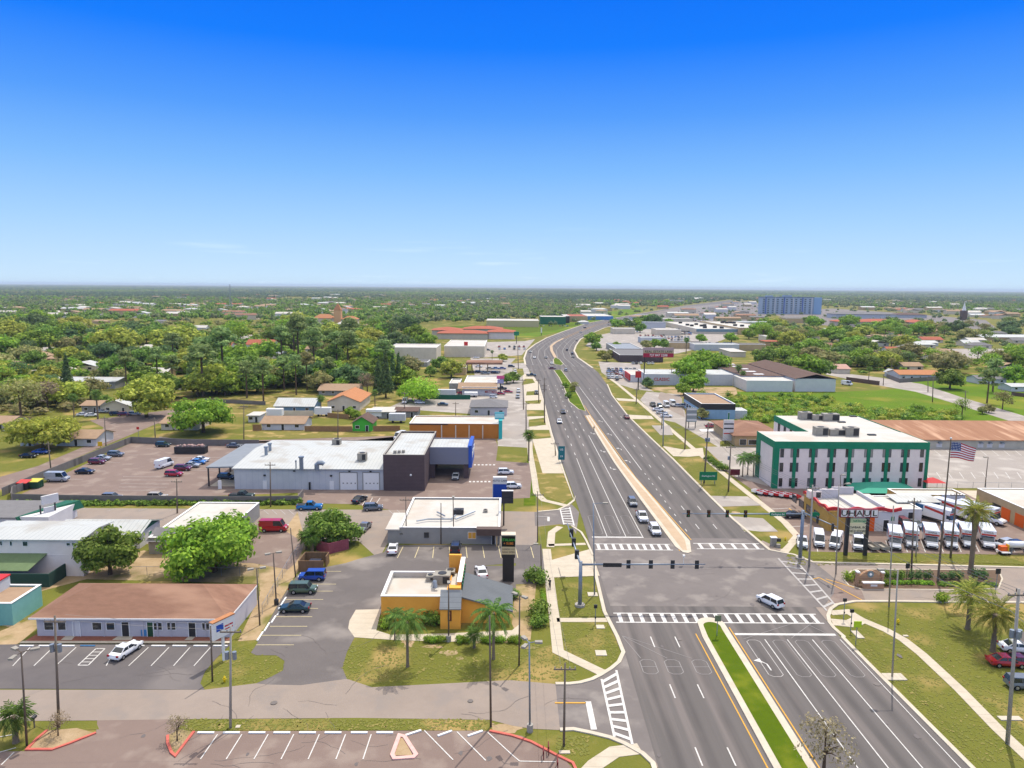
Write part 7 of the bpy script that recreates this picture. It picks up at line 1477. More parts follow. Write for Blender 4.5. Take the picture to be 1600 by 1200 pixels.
# ------------------------------------------------------------------ poles, signals, signs, fences, people
def top(px, py, tx, ty):
    x, y = P(px, py); z = ZP(tx, ty, y); return x, y, z, XP(tx, ty, y)-x
def pole(kind, px, py, tx, ty, label, heads=0, arm=1.0, mat_=None, r=.11, ang=0, group=None, cat=None, base=False):
    x, y, h, lean = top(px, py, tx, ty); lean = max(-.6, min(.6, lean)); nm = {'util':'utility_pole','lamp':'street_lamp','plain':'pole'}[kind]
    t = T(nm, label, cat or {'util':'utility pole','lamp':'street lamp','plain':'pole'}[kind], (x,y,0), 0, group)
    m = mat_ or {'util':M_pole,'lamp':M_bronze,'plain':M_pole}[kind]
    b = MB(); b.cyl((0,0,-.2), (lean,0,h), r*1.15, r*.75, 9); b.build('shaft', m, t, True)
    if base: b = MB(); b.cyl((0,0,0),(0,0,.9),.36,n=10); b.build('base', M_dark if base == 'd' else M_pconc, t)
    if kind == 'util':
        b = MB(); b.box(lean-1.2, lean+1.2, -.16, -.05+.0, h-.75, h-.6); b.build('crossarm', M_pole, t)
        for xx in (-1.1,-.4,.5,1.1): b = MB(); b.cyl((lean+xx,-.1,h-.6),(lean+xx,-.1,h-.38),.06,n=6); b.build('insulator', M_wall_gr, t)
        if heads:
            for i in range(heads): b = MB(); a = [(-.42,-.1),(.42,-.1),(0,-.45)][i]; b.cyl((lean*.8+a[0],a[1],h*.72-.45),(lean*.8+a[0],a[1],h*.72+.45),.24,n=10); b.build('transformer', M_steel, t)
    elif kind == 'lamp':
        for i in range(heads):
            a = ang+2*pi*i/max(heads,2 if heads == 2 else heads); ca, sa = cos(a), sin(a)
            b = MB(); b.tube([(lean,0,h-.1),(lean+ca*arm*.6,sa*arm*.6,h-.02),(lean+ca*arm,sa*arm,h+.02)], .05, 5); ar = b.build('arm', m, t)
            b = MB(); c0 = Vector((lean+ca*(arm+.35),sa*(arm+.35),h)); s_ = Vector((-sa,ca,0)); f_ = Vector((ca,sa,0))
            v = [c0-f_*.42-s_*.2, c0+f_*.42-s_*.26, c0+f_*.42+s_*.26, c0-f_*.42+s_*.2]; b.add([p-Vector((0,0,.12)) for p in v]+[p+Vector((0,0,.1)) for p in v], [(3,2,1,0),(4,5,6,7),(0,1,5,4),(1,2,6,5),(2,3,7,6),(3,0,4,7)]); b.build('lamp_head', M_acunit, t)
    return t
LS = 'light poles of the car parks'
pole('lamp',42,1165,33,1018,'triple-headed lamp at the lower left corner by the stout palm',3,.9,ang=2.6,group=LS)
pole('lamp',332,1065,329,978,'bare dark pole left of the small white shop sign',0,group=LS)
pole('lamp',406,977,401,888,'double-headed lamp beside the dry grass strip, nearer one',2,.5,ang=.4,group=LS); pole('lamp',432,945,427,864,'double-headed lamp with black foot beside the olive green car',2,.5,ang=.5,group=LS,base='d')
pole('lamp',701,1002,701,912,'single-headed lamp before the restaurant porch',1,.1,ang=1.6,group=LS,base='c'); pole('lamp',811,1040,812,930,'double-headed lamp at the right of the restaurant wing',2,.5,ang=2.4,group=LS)
pole('lamp',828,1143,827,1003,'triple-headed lamp by the pavement with a concrete foot',3,.7,ang=0,group=LS,mat_=M_steel,base='c'); pole('lamp',846,902,845,850,'single lamp leaning left over the small lot exit',1,.5,ang=3.1,group=LS)
pole('lamp',929,930,927,786,'tall grey roadside lamp behind the near signal mast',1,1.6,ang=0,group='tall lamps along the main road',mat_=M_steel)
pole('lamp',709,846,708,778,'lamp standing before the grey office',1,.4,ang=1.6,group=LS); pole('lamp',689,850,689,786,'twin pole left of the office lamp',0,group=LS); pole('util',635,846,634,776,'dark utility pole before the left end of the office',0)
pole('lamp',1394,1058,1403,890,'tall grey lamp on a concrete pad beside the right lanes',1,1.8,ang=3.14,mat_=M_pconc,group='tall lamps along the main road')
pole('plain',1389,948,1394,790,'slender grey pole at the left of the monument hedge',0,mat_=M_pconc)
pole('util',92,1137,97,962,'weathered wooden pole with crossarm and transformers at left',2,r=.14); pole('util',360,1138,362,978,'concrete pole with transformers beside the shop sign',2,mat_=M_pconc,r=.14)
pole('plain',767,1136,765,962,'tall bare pole in front of the right queen palm',0,mat_=M_bronze,r=.12); pole('plain',462,902,450,825,'leaning wooden pole by the bin enclosure',0); pole('util',881,1166,883,1036,'wooden pole by the crosswalk at the bottom',0,r=.13)
pole('util',840,846,840,768,'wooden pole at the second side street',0); pole('util',822,676,822,628,'wooden pole beside the west pavement, first of the far line',0,r=.2)
for i, (px, py, tx, ty) in enumerate(((851,661,850,600),(851,643,850,606),(842,629,841,592),(818,640,817,592),(810,577,808,540),(851,612,851,590))): pole('util',px,py,tx,ty,['tall pole at the left kerb before the verge islands','pole just behind the tall kerb pole','pole in the verge near the pickup driveway','pole beside the parked silver car','pole at the far left crosswalk','far pole by the left kerb'][i],0,r=.2)
pole('lamp',1036,697,1037,645,'slim lamp at the right kerb beside the concrete apron',1,1.2,ang=3.1,r=.18,mat_=M_steel,group='tall lamps along the main road'); pole('plain',1070,702,1073,636,'brown pole in front of the grey pylon sign',0,r=.2); pole('util',1100,755,1107,660,'wooden pole with transformers beside the green road sign',3,r=.2)
pole('util',1138,768,1142,695,'wooden pole beside the small maroon sign',1,r=.18); pole('util',994,631,995,606,'wooden pole near the red pylon sign',0,r=.2); pole('util',1034,670,1035,640,'short pole on the right verge island',0,r=.18)
pole('util',1264,886,1270,758,'wooden pole left of the rental store with crossarm',0,r=.17,mat_=M_pconc); pole('util',1485,872,1495,768,'wooden pole among the box trucks',1,r=.18); pole('util',1424,893,1425,778,'wooden pole before the second box truck',0,r=.15); pole('plain',1431,870,1434,822,'short concrete post beside the second box truck',0,mat_=M_pconc)
pole('lamp',1306,897,1311,757,'thin grey pole crossing the white cargo van',1,1.6,ang=.3,mat_=M_pconc,r=.12,group='tall lamps along the main road'); pole('lamp',1314,776,1313,742,'small lamp in front of the hotel wall',1,.4,group=LS); pole('lamp',1539,761,1544,714,'brown lamp in the lot behind the flag',1,.5,ang=3.3,group=LS)
pole('util',1574,1162,1583,920,'large wooden pole with transformers at the right edge',3,r=.2,mat_=M_pconc); pole('util',319,737,304,690,'pole in the left street beside the long wall',0) if False else None
for (px, py, tx, ty, lb) in ((80,738,75,690,'wooden pole at the foot of the street wall'),(166,704,163,650,'wooden pole by the yellow diamond sign'),(243,692,241,652,'wooden pole above the black car by the back wall'),(381,692,381,632,'wooden pole left of the workshop canopy'),(277,802,276,748,'wooden pole behind the big oak'),(423,792,422,722,'wooden pole before the workshop front'),(528,686,528,640,'pole behind the workshop roof'),(632,650,632,612,'pole beside the white high van'),(712,650,712,628,'pole behind the orange building'),(868,712,867,690,'short pole on the west lawn'),(1050,600,1049,575,'pole before the grey warehouse wall'),(1457,628,1458,590,'pole beside the curved street'),(1450,612,1450,590,'second pole on the meadow edge'),(1508,640,1508,610,'pole along the path near the shrub tree'),(1380,602,1381,584,'short dark pole by the brown fence')):
    pole('util',px,py,tx,ty,lb,0,r=.15 if py > 640 else .2)
# flagpole and flag
x, y, h, ln = top(1465,911,1482,686); t = T('flagpole','very tall slim flagpole behind the row of box trucks','flagpole',(x,y,0)); b = MB(); b.cyl((0,0,0),(0,0,h),.2,.08,9); b.build('shaft', M_bronze, t); b = MB(); b.ball((0,0,h+.15),.18,8); b.build('finial', M_trimw, t)
f = T('flag','red and white striped flag with blue canton flying from the flagpole','flag',(x+.15,y,h-.5)); W_, Hh = 4.2, 2.7; nx, ns = 14, 13
def fp(u, v):      # u along the fly, v down the hoist
    return (u*W_*.92, .35*sin(u*5+v)*u-.2*u, -v*Hh-u*u*1.0*(1-v*.4)+.12*sin(u*7)*u)
st_ = MB(); ct = MB()
for i in range(nx):
    for j in range(ns):
        u0, u1, v0, v1 = i/nx, (i+1)/nx, j/ns, (j+1)/ns; q = [fp(u0,v0), fp(u0,v1), fp(u1,v1), fp(u1,v0)]
        if u1 <= .44 and j < 7: ct.add(q, [(0,1,2,3)])
        else: st_.add(q, [(0,1,2,3)], j % 2)
st_.build('stripes', [mat('flag_red','b8283c',.8), mat('flag_white','ece8ea',.8)], f); ct.build('canton', mat('flag_blue','24417e',.8), f)
sb = MB()
for j in range(5):
    for i in range(6): p = fp((i+.5)/6*.41, (j+.5)/5*.52); sb.ball((p[0],p[1]-.02,p[2]),.07,6)
sb.build('stars', mat('flag_white','ece8ea'), f)
# signal masts
def sig(parent, x, y, z, fy, m, name='traffic_signal', n=3):
    b = MB(); hh = n*.36+.3; b.box(x-.32, x+.32, y-.04, y+.04, z-hh/2, z+hh/2); b.box(x-.17, x+.17, min(y,y+fy*.22), max(y,y+fy*.22), z-hh/2+.1, z+hh/2-.1); o = b.build(name, m, parent)
    for i in range(n):
        b = MB(); zc = z+(n/2-.5-i)*.36; b.cyl((x,y+fy*.22,zc),(x,y+fy*.3,zc),.13,n=10); b.build('lens', [mat('lens_red','5a1512',.3),mat('lens_amber','6b4a12',.3),mat('lens_green','1d6b45',.3)][min(i,2)] if n == 3 else M_dark, o)
    return o
x, y = P(906,947); za = ZP(906,882,y); t = T('signal_mast','grey steel signal mast with two long arms at the near left corner','traffic light',(x,y,0))
b = MB(); b.cyl((0,0,0),(0,0,za+.5),.34,.26,12); b.build('shaft', M_steel, t, True); b = MB(); b.cyl((0,0,0),(0,0,.35),.8,n=14); b.build('base', M_pconc, t)
xe = XP(1102,883,y)-x; b = MB(); b.cyl((0,0,za),(xe,0,za+.15),.17,.08,10); b.build('arm', M_steel, t, True)
for px in (982,1017,1051,1089): sig(t, XP(px,881,y)-x, 0, za+.08, 1, M_dark)
b = MB(); b.box(XP(942,881,y)-x, XP(971,881,y)-x, -.25, -.2, za-.3, za+.35); b.build('street_name_sign', M_dark, t)
b = MB(); b.cyl((XP(1068,881,y)-x,0,za),(XP(1068,881,y)-x,0,za+1.4),.04,n=6); b.box(XP(1068,881,y)-x-.15,XP(1068,881,y)-x+.15,-.2,.2,za+1.4,za+1.65); b.build('camera', M_trimw, t)
b = MB(); b.cyl((0,0,za-.1),(-.6,19,za+.2),.17,.08,10); b.build('arm', M_steel, t, True)
for k_ in (4.2, 9.8, 14.5): 
    q = MB(); q.box(-.55,-.45 if 0 else .12,k_-.3,k_+.3,za-.7,za+.75); o = q.build('traffic_signal', M_dark, t)
x, y = P(1250,873); za = ZP(1252,803,y); t = T('signal_mast','grey steel signal mast with green name board at the far right corner','traffic light',(x,y,0))
b = MB(); b.cyl((0,0,0),(0,0,za+.7),.36,.28,12); b.build('shaft', M_steel, t, True); b = MB(); b.cyl((0,0,0),(0,0,.3),.8,n=14); b.build('base', M_pconc, t)
xe = XP(1066,800,y)-x; b = MB(); b.cyl((0,0,za),(xe,0,za-.1),.17,.08,10); b.build('arm', M_steel, t, True)
for px in (1075.6,1107.5,1136.5,1165): sig(t, XP(px,801,y)-x, 0, za-.05, -1, mat('brownish_black_housing','3a2f1e',.6))
b = MB(); xa, xb = XP(1202,803,y)-x, XP(1227,803,y)-x; b.box(xa, xb, -.3, -.24, za-.35, za+.4); o = b.build('street_name_sign', M_gsign, t); lettering('Darlington Rd', .5, M_trimw, o, ((xa+xb)/2,-.31,za), sx=.85)
b = MB(); b.cyl((0,0,za+.3),(2.2,-9,za+.6),.15,.08,10); b.build('arm', M_steel, t, True)
for k_ in (4, 8): q = MB(); q.box(k_*.24-.1,k_*.24+.12,-k_-.3,-k_+.3,za-.4,za+.9); q.build('traffic_signal', M_dark, t)
b = MB(); b.cyl((.9,-3.0,za+.9),(.9,-3.06,za+.9),.9,n=16); b.v = [(a,c,(e-za-.9)*.5+za+.9) for a,c,e in b.v]; b.build('oval_sign', M_gsign, t)
def ped(px, py, tx, ty, label, m=M_dark):
    x, y, h, _ = top(px, py, tx, ty); t = T('pedestrian_signal', label, 'pedestrian signal', (x,y,0), 0, 'pedestrian signals at the junction'); b = MB(); b.cyl((0,0,0),(0,0,h-.4),.06,n=8); b.build('post', M_steel, t); b = MB(); b.box(-.25,.25,-.12,.12,h-.5,h); b.build('signal_head', m, t); b = MB(); b.box(-.1,.1,-.12,-.06,1.0,1.3); b.build('push_button', M_dark, t)
ped(930,976,930,945,'pedestrian signal at the near left corner'); ped(1318,968,1319,935,'left pedestrian signal on the right corner island'); ped(1329,985,1330,952,'right pedestrian signal on the right corner island'); ped(1588,946,1585,920,'pedestrian-type signal at far right by the side road')
# signs on posts
def sgn(px, py, tx, ty, w_, h_, m, label, name='road_sign', posts=1, txt=None, ts=.4, tm=None, rz=0, depth=.08, pm=None, cat='sign', group=None):
    x, y, z, _ = top(px, py, tx, ty); t = T(name, label, cat, (x,y,0), rz, group)
    for i in range(posts): xx = 0 if posts == 1 else (-w_*.38 if i == 0 else w_*.38); b = MB(); b.cyl((xx,0,0),(xx,0,z-.03),.06 if posts == 1 and w_ < 2 else .1,n=7); b.build('post', pm or M_steel, t)
    b = MB(); b.box(-w_/2,w_/2,-depth-.1,-.1,z-h_,z); o = b.build('panel', m, t)
    if txt:
        L_ = txt if isinstance(txt, list) else [txt]
        for i, s in enumerate(L_): lettering(s, ts, tm or M_trimw, o, (0,-depth-.115,z-h_*(i+.5)/len(L_)))
    return t
sgn(1106,756,1106,737,4.6,2.2,M_gsign,'green road sign on two posts on the right lawn',posts=2,txt=['Darlington Rd'],ts=.6); sgn(877,722,877,697,1.9,4.0,mat('teal_sign_face','1f6f78',.5),'narrow green-blue sign on a pole at the left kerb',txt=['US','19'],ts=.8)
sgn(1120,995,1120,961,.9,.9,mat('olive_sign_back','6f7a5c',.6),'small sign on the grass tip of the near median'); sgn(1337,1007,1337,970,1.1,.9,mat('fluorescent_yellow_green','b7d32a',.6),'yellow-green sign on the right corner island',posts=1); sgn(942,1012,942,990,.9,.9,mat('teal_sign_face','1f6f78'),'thin sign post on the near left lawn') if False else None
sgn(157,700,157,690,1.4,1.4,mat('warning_yellow','e2b321',.6),'yellow diamond sign on the left street'); sgn(217,690,217,667,.8,.8,M_red,'small red sign at the street bend'); sgn(1416,905,1416,880,.7,.9,M_dark,'small dark sign behind the monument hedge'); sgn(1555,930,1555,888,.8,.9,M_dark,'small dark sign on a post at the right of the hedge')
sgn(1148,745,1148,733,2.6,1.6,mat('maroon_sign','6b2530',.6),'small maroon sign on two posts beside the hotel palms',posts=2); sgn(1111,905,1111,880,.4,.4,M_trimw,'thin marker') if False else None
sgn(348,1030,347,966,.5,.1,M_trimw,'x') if False else None
# shop sign at 45 degrees, lower left
x, y, z, _ = top(350,1032,352,965); t = T('shop_sign','white box sign on a square post at the corner of the shop row','sign',(x,y,0),1.05); b = MB(); b.box(-.14,.14,-.14,.14,0,z-2.5); b.build('post', M_trimw, t); b = MB(); b.box(-1.7,1.7,-.35,.35,z-2.5,z-.15); bb = b.build('box', M_trimw, t); b = MB(); b.box(-1.75,1.75,-.4,.4,z-.147,z); b.build('cap', M_oroof, bb); b = MB(); b.box(-1.2,-.1,-.37,-.352,z-1.5,z-.6); b.build('logo', M_blue, bb); b = MB(); b.box(.1,1.4,-.37,-.352,z-1.3,z-1.1); b.box(.1,1.4,-.37,-.352,z-1.7,z-1.55); b.build('writing', M_red, bb)
# blue pylon
x, y = P(781,785); z = ZP(781,745,y); w_ = XP(792,780,y)-XP(771,780,y); t = T('pylon_sign','tall blue pylon sign with a white header beside the workshop exit','sign',(x,y,0)); b = MB(); b.box(-w_/2,w_/2,-.5,.5,0,z-1.6); b.build('blue_panel', mat('deep_blue_panel','0c3f9e',.4), t)
b = MB(); b.box(-w_/2-.05,w_/2+.05,-.55,.55,z-1.597,z); o = b.build('header', M_wall_w, t); lettering('AUTO CARE', .62, mat('header_ink','4a4560',.6), o, (0,-.57,z-.8)); b = MB(); b.box(-w_/2-.12,-w_/2-.003,-.52,.52,0,z-1.6); b.build('edge_strip', M_lblue, t)
# black double board on a pole
x, y = P(787,821); z = ZP(793,767,y); zb = ZP(793,786,y); xa, xb = XP(784,775,y)-x, XP(802,775,y)-x; t = T('blank_board_sign','black double board on a single pole in front of the blue pylon','sign',(x,y,0)); b = MB(); b.cyl((0,0,0),(0,0,zb),.16,n=9); b.build('post', M_dark, t); zm = (z+zb)/2
for a, c in ((zb,zm-.05),(zm+.05,z)): b = MB(); b.box(xa,xb,-.3,.3,a,c); b.build('board', mat('charcoal_board','2e2e33',.5), t)
b = MB(); b.box(xa,xb,-.32,.32,z+.003,z+.12); b.build('cap', M_trimw, t)
# digital sign by the restaurant
x, y = P(794,907); z = ZP(794,835,y); z1 = ZP(794,852,y); z2 = ZP(794,864,y); hw = (XP(805,850,y)-XP(784,850,y))/2; t = T('digital_sign','black pylon with lit green and orange lettering and a cream board','sign',(x,y,0))
b = MB(); b.box(-hw*.85,hw*.85,-.6,.6,0,z2-.6); b.box(-hw,hw,-.7,.7,z2-.6,z2-.003); b.build('pillar', M_dark, t); b = MB(); b.box(-hw,hw,-.7,.7,z1,z); o = b.build('screen', mat('black_screen','101410',.3), t); lettering('ITALIAN', .62, mat('lit_green','4fae4a',.5), o, (0,-.73,z1+(z-z1)*.62)); lettering('+ SUBS', .55, mat('lit_orange','e08a3a',.5), o, (0,-.73,z1+(z-z1)*.3))
b = MB(); b.box(-hw-.08,hw+.08,-.75,.75,z+.003,z+.2); b.box(-hw-.1,-hw-.003,-.72,.72,z2,z); b.box(hw+.003,hw+.1,-.72,.72,z2,z); b.build('frame', M_wall_c, t); b = MB(); b.box(-hw+.01,hw-.01,-.7,.7,z2,z1-.003); o = b.build('letter_board', mat('cream_letter_board','cbb98f',.7), t)
for i, s in enumerate(('LUNCH 11-3','NOW OPEN')): lettering(s, .38, M_fascia, o, (0,-.72,z2+(z1-z2)*(.68-.38*i)))
# rental sign with lettered boxes
x, y = P(1338,868); zt = ZP(1338,795,y); zl = ZP(1338,807.5,y); t = T('rental_sign','tall red-framed rental sign with five lettered white boxes','sign',(x,y,0)); xa, xb = XP(1312,801,y)-x, XP(1371,801,y)-x
for px in (1323.5,1354): xx = XP(px,830,y)-x; b = MB(); b.box(xx-.3,xx+.3,-.3,.3,0,zl-.05); b.build('post', M_dark, t)
b = MB(); b.box(xa,xb,-.35,.35,zl-.047,zt); fr = b.build('frame', mat('dark_red_frame','7c1c2e',.5), t); n_ = 5; cw = (xb-xa)/n_
for i, ch in enumerate(('U','H','A','U','L')):
    b = MB(); b.box(xa+cw*i+.12,xa+cw*(i+1)-.12,-.42,-.353,zl+.15,zt-.12); o = b.build('letter_box', PAINT['white'], fr); lettering(ch, (zt-zl)*.98, PAINT['black'], o, (xa+cw*(i+.5),-.44,(zl+zt)/2), sx=1.25)
b = MB(); b.box(xa+cw-.25,xa+cw+.25,-.46,-.44,(zl+zt)/2-.1,(zl+zt)/2+.1); b.build('hyphen', PAINT['black'], fr)
xa, xb = XP(1328,815,y)-x, XP(1352.5,815,y)-x; za, zb = ZP(1338,810,y), ZP(1338,816.5,y); b = MB(); b.box(xa,xb,-.25,.25,zb,za); o = b.build('green_board', mat('pale_green_board','b9c79a',.6), t); lettering('Self-Storage', .5, M_green, o, ((xa+xb)/2+.2,-.27,(za+zb)/2))
za, zb = ZP(1338,818,y), ZP(1338,834,y); b = MB(); b.box(xa-.1,xb,-.25,.25,zb,za); o = b.build('letter_board', mat('cream_board','e3d9b4',.7), t)
for i, s in enumerate(('TOWBAR, BOX','SELF STORE')): lettering(s, .6, M_dark, o, ((xa+xb)/2,-.27,zb+(za-zb)*(.66-.36*i)))
b = MB(); b.box(xa+.8,xb-.5,-.27,-.252,zb+.05,zb+.5); b.build('worn_strip', M_wall_gr, o)
# brick monument with hedge
x, y = P(1360,917); t = T('monument_sign','arched brick monument sign with white caps amid clipped hedges','monument sign',(x,y,0)); zt = ZP(1360,889,y+.5); s_ = (XP(1381,905,y)-XP(1340,905,y))/2; mb_ = mat('monument_brick','b08a6c',.85,'9c765a',1.2,.8,5,stripes=(2,.3,.1,'c9b49c'))
b = MB(); n_ = 12; vs = []
for i in range(n_+1): u = -1+2*i/n_; vs.append((u*s_*.86, 1.55+ (zt-1.75)*max(0,cos(u*1.4))**1.2))
for yy in (0,.5): b.v += [(a,yy+.3,1.1) for a, z in vs]+[(a,yy+.3,z) for a, z in vs]
m_ = n_+1
for i in range(n_): b.f += [[i,i+1,m_+i+1,m_+i],[2*m_+i+1,2*m_+i,3*m_+i,3*m_+i+1],[m_+i,m_+i+1,3*m_+i+1,3*m_+i]]; b.m += [0]*3
b.build('arched_wall', mb_, t)
for sx in (-1,1): b = MB(); b.box(*sorted((sx*s_*.86,sx*s_*1.02)),.1,.9,0,zt*.8); o = b.build('pillar', mb_, t); b = MB(); b.box(*sorted((sx*s_*.82,sx*s_*1.06)),.05,.95,zt*.8+.003,zt*.8+.2); b.build('cap', M_trimw, o)
b = MB(); b.box(-s_*.75,s_*.75,-1.1,-.5,0,1.05); o = b.build('base_wall', mb_, t); b = MB(); b.box(-s_*.8,s_*.8,-1.15,-.45,1.053,1.2); b.build('ledge', M_trimw, o); b = MB(); b.box(-s_*.25,s_*.25,-1.14,-1.103,.55,.9); b.build('plaque', M_wall_w, o); b = MB(); b.cyl((0,.25,zt*.72),(0,.2,zt*.72),.55,n=16); o = b.build('emblem', mat('slate_emblem','6f7f86',.6), t); b = MB(); b.cyl((0,.2,zt*.72),(0,.17,zt*.72),.22,n=12); b.build('disc', M_trimw, o)
def hedge(name, px0, px1, py, h_, d_, leaf, label):
    (xa, ya), (xb, yb) = P(px0, py), P(px1, py); t = T('hedge', label, 'hedge', ((xa+xb)/2,ya,0)); rr_ = random.Random(int(px0)); L_ = (xb-xa)/2
    k_ = max(2, int(L_*2/1.1)); lob = [(-L_+L_*2*(i+.5)/k_, rr_.uniform(-.1,.1)+d_/2, h_*.5, .75, d_*.55, h_*.55) for i in range(k_)]
    b = MB(); leaves(b, lob, int(260*L_), .16, rr_); b.build('foliage', leaf, t)
hedge('h',1323,1350,911,1.5,2.6,L_bright,'bright clipped hedge left of the brick monument'); hedge('h',1384,1419,909,1.8,1.6,L_oak,'tall dark hedge right of the brick monument'); hedge('h',1421,1444,909,1.9,1.6,L_dark,'dark boxy hedge midway along the island'); hedge('h',1447,1458,909,1.9,1.6,L_dark,'narrow boxy hedge beside the flagpole'); hedge('h',1377,1392,917,1.2,1.2,L_bright,'low bright bush at the right foot of the monument'); hedge('h',1394,1460,915,.7,1.0,L_bright,'low front row hedge along the island'); hedge('h',1487,1508,909,1.7,1.6,L_dark,'dark hedge left of the very tall palm'); hedge('h',1525,1548,908,1.9,2.0,L_dark,'rounded dark hedge at the end of the island'); hedge('h',1470,1560,918,.7,1.2,L_oak,'low hedge along the right end of the island'); hedge('h',1472,1482,908,1.3,1.3,L_dark,'small round dark shrub on the island')
island('island_bed', [(1318,905),(1330,893),(1340,890),(1560,891),(1566,905),(1560,920),(1500,922),(1345,921),(1326,915)], mat('bed_mulch','6f5a48',.95,'5a4838',1,.8), .09, M_conc2, .25)
island('rental_lawn', [(1228,870),(1249,846),(1262,862),(1400,866),(1640,870),(1640,884),(1598,882),(1398,877),(1271,874),(1240,870)], M_grass, .07, None)
island('corner_lawn', [(1160,828),(1205,833),(1218,840),(1232,848),(1222,858),(1205,851),(1178,838)], M_grass, .075, None)
# big billboards, pylons further up the road
def board(px0, px1, ty, by, gx, gy, m, label, bands=(), txt=None, ts=1, pm=None, depth=.5, name='billboard', posts=(0,)):
    x, y = P(gx, gy); zt, zb = ZP(px0,ty,y), ZP(px0,by,y); xa, xb = XP(px0,ty,y)-x, XP(px1,ty,y)-x; t = T(name, label, name.replace('_',' '), (x,y,0))
    for p_ in posts: b = MB(); b.cyl((p_,0,0),(p_,0,zb),.3 if len(posts) == 1 else .15,n=9); b.build('post', pm or M_dark, t)
    b = MB(); b.box(xa,xb,-depth/2,depth/2,zb,zt); o = b.build('panel', m, t)
    for (f0, f1, mm) in bands: b = MB(); b.box(xa+.1,xb-.1,-depth/2-.06,-depth/2,zb+(zt-zb)*f0,zb+(zt-zb)*f1); b.build('band', mm, o)
    for i, s in enumerate(txt or []): lettering(s[0], ts, s[2] if len(s) > 2 else M_dark, o, ((xa+xb)/2,-depth/2-.1,zb+(zt-zb)*s[1]))
    return t
board(1005,1053,543,558,1006,600,mat('grey_pink_board','b39a9c',.6),'huge roadside billboard with a red lower half on one dark post',((.0,.42,mat('billboard_red','a8213f',.5)),(.42,.72,mat('billboard_tan','b9a88a',.6))),[('REAL ESTATE LAW',.57,M_dark),('727 847 2288',.2,M_trimw)],1.7)
board(993,1002,580,590,997,609,M_red,'small red box sign on a pole beside the billboard',name='box_sign'); board(1073,1089,637,659,1081,669,mat('tenant_board','8f9a98',.6),'grey multi-row tenant pylon sign behind the brown pole',tuple((.08+.19*i,.2+.19*i,[M_wall_w,M_gmroof][i%2]) for i in range(5)),name='tenant_sign',posts=(-1.2,1.2)); board(1131,1147,656,688,1140,693,M_wall_w,'tall white diner sign board with blue and red lines',((.78,.84,M_dark),(.56,.62,M_dark),(.32,.37,M_red)),name='diner_sign',posts=(-1.5,1.5))
board(773,788,644,655,780,682,mat('teal_board','5fb4bf',.5),'teal square sign at the corner of the orange building',((.2,.8,mat('pale_teal','a8d8da',.5)),),name='corner_sign'); board(776,788,587,592,782,615,mat('pink_board','d65a8a',.5),'pink sign atop a pole by the red cars',name='pink_sign'); board(777,787,593,599,782,615.5,mat('lav_board','9a9ac0',.5),'lavender board below the pink sign',name='lower_sign'); board(725,731,534,541,729,556,M_red,'red square sign rising beside the striped shop',name='red_sign'); board(803,811,518,524,807,537,M_gsign,'dark green sign by the red-tiled plaza',name='green_board'); board(845,847,512,520,846,524,M_trimw,'thin white pylon at the edge of the far field',name='white_pylon')
for (p0, p1, ty, by, gx, gy, lb) in ((65,89,774,787,77,822,'upper white slanted sign board above the green gable'),(69,86,792,802,78,821,'lower white slanted sign board above the green gable')):
    board(p0, p1, ty, by, gx, gy, M_wall_w, lb, name='sign_board', posts=(-1.4,1.4)).rotation_euler = (0,0,1.0)
# steeple and lattice mast on the horizon
x, y = P(1505,500); t = T('spire','thin white spire on a dark base over the right-hand plazas','church spire',(x,y,0)); b = MB(); b.box(-4,4,-4,4,0,16); b.build('tower', M_dkroof, t); b = MB(); b.cyl((0,0,16),(0,0,30),3.2,.2,8); b.build('steeple', M_trimw, t)
x, y = P(361,484); h = ZP(360,444,y); t = T('lattice_mast','faint grey lattice mast standing in the far woods at left','mast',(x,y,0))
for sx, sy in ((-1,-1),(1,-1),(0,1)): b = MB(); b.cyl((sx*2.5,sy*2.5,0),(sx*.6,sy*.6,h),.3,.2,5); b.build('leg', M_steel, t)
b = MB()
for i in range(14): z = h*i/14; r_ = 2.5-1.9*i/14; b.tube([(-r_,-r_,z),(r_,-r_,z+h/14),(0,r_,z+h/14),(-r_,-r_,z)], .15, 3)
b.build('bracing', M_steel, t)
# fences and walls
def fence(px, h_, m, label, th=.12, posts=None, pm=None, cat='fence', name='fence', z=0):
    pts = [P(*p) for p in px]; cx, cy = pts[0]; t = T(name, label, cat, (cx,cy,0)); b = MB(); b.ribbon([(a-cx,c-cy) for a, c in pts], th, z, h_); b.build('panel', m, t)
    if posts:
        q = MB()
        for i in range(len(pts)-1):
            a, c = Vector(pts[i]), Vector(pts[i+1]); n_ = max(1, int((c-a).length/posts))
            for k_ in range(n_+1): p = a.lerp(c, k_/n_); q.box(p.x-cx-.1,p.x-cx+.1,p.y-cy-.1,p.y-cy+.1,0,h_+.12)
        q.build('posts', pm or m, t)
    return t
fence([(20,784),(120,786),(240,787),(400,788),(466,787),(474,776)],1.9,M_gwall,'grey board wall along the front of the workshop lot',.15)
fence([(4,775),(60,751),(120,727),(170,706),(205,692)],2.0,M_gwall,'grey board wall along the left street',.15); fence([(205,692),(300,696),(405,697)],2.0,M_gwall,'grey board wall at the back of the workshop lot',.15); fence([(18,783),(20,772),(42,764)],1.9,M_gwall,'short grey wall beside the coloured bins',.15)
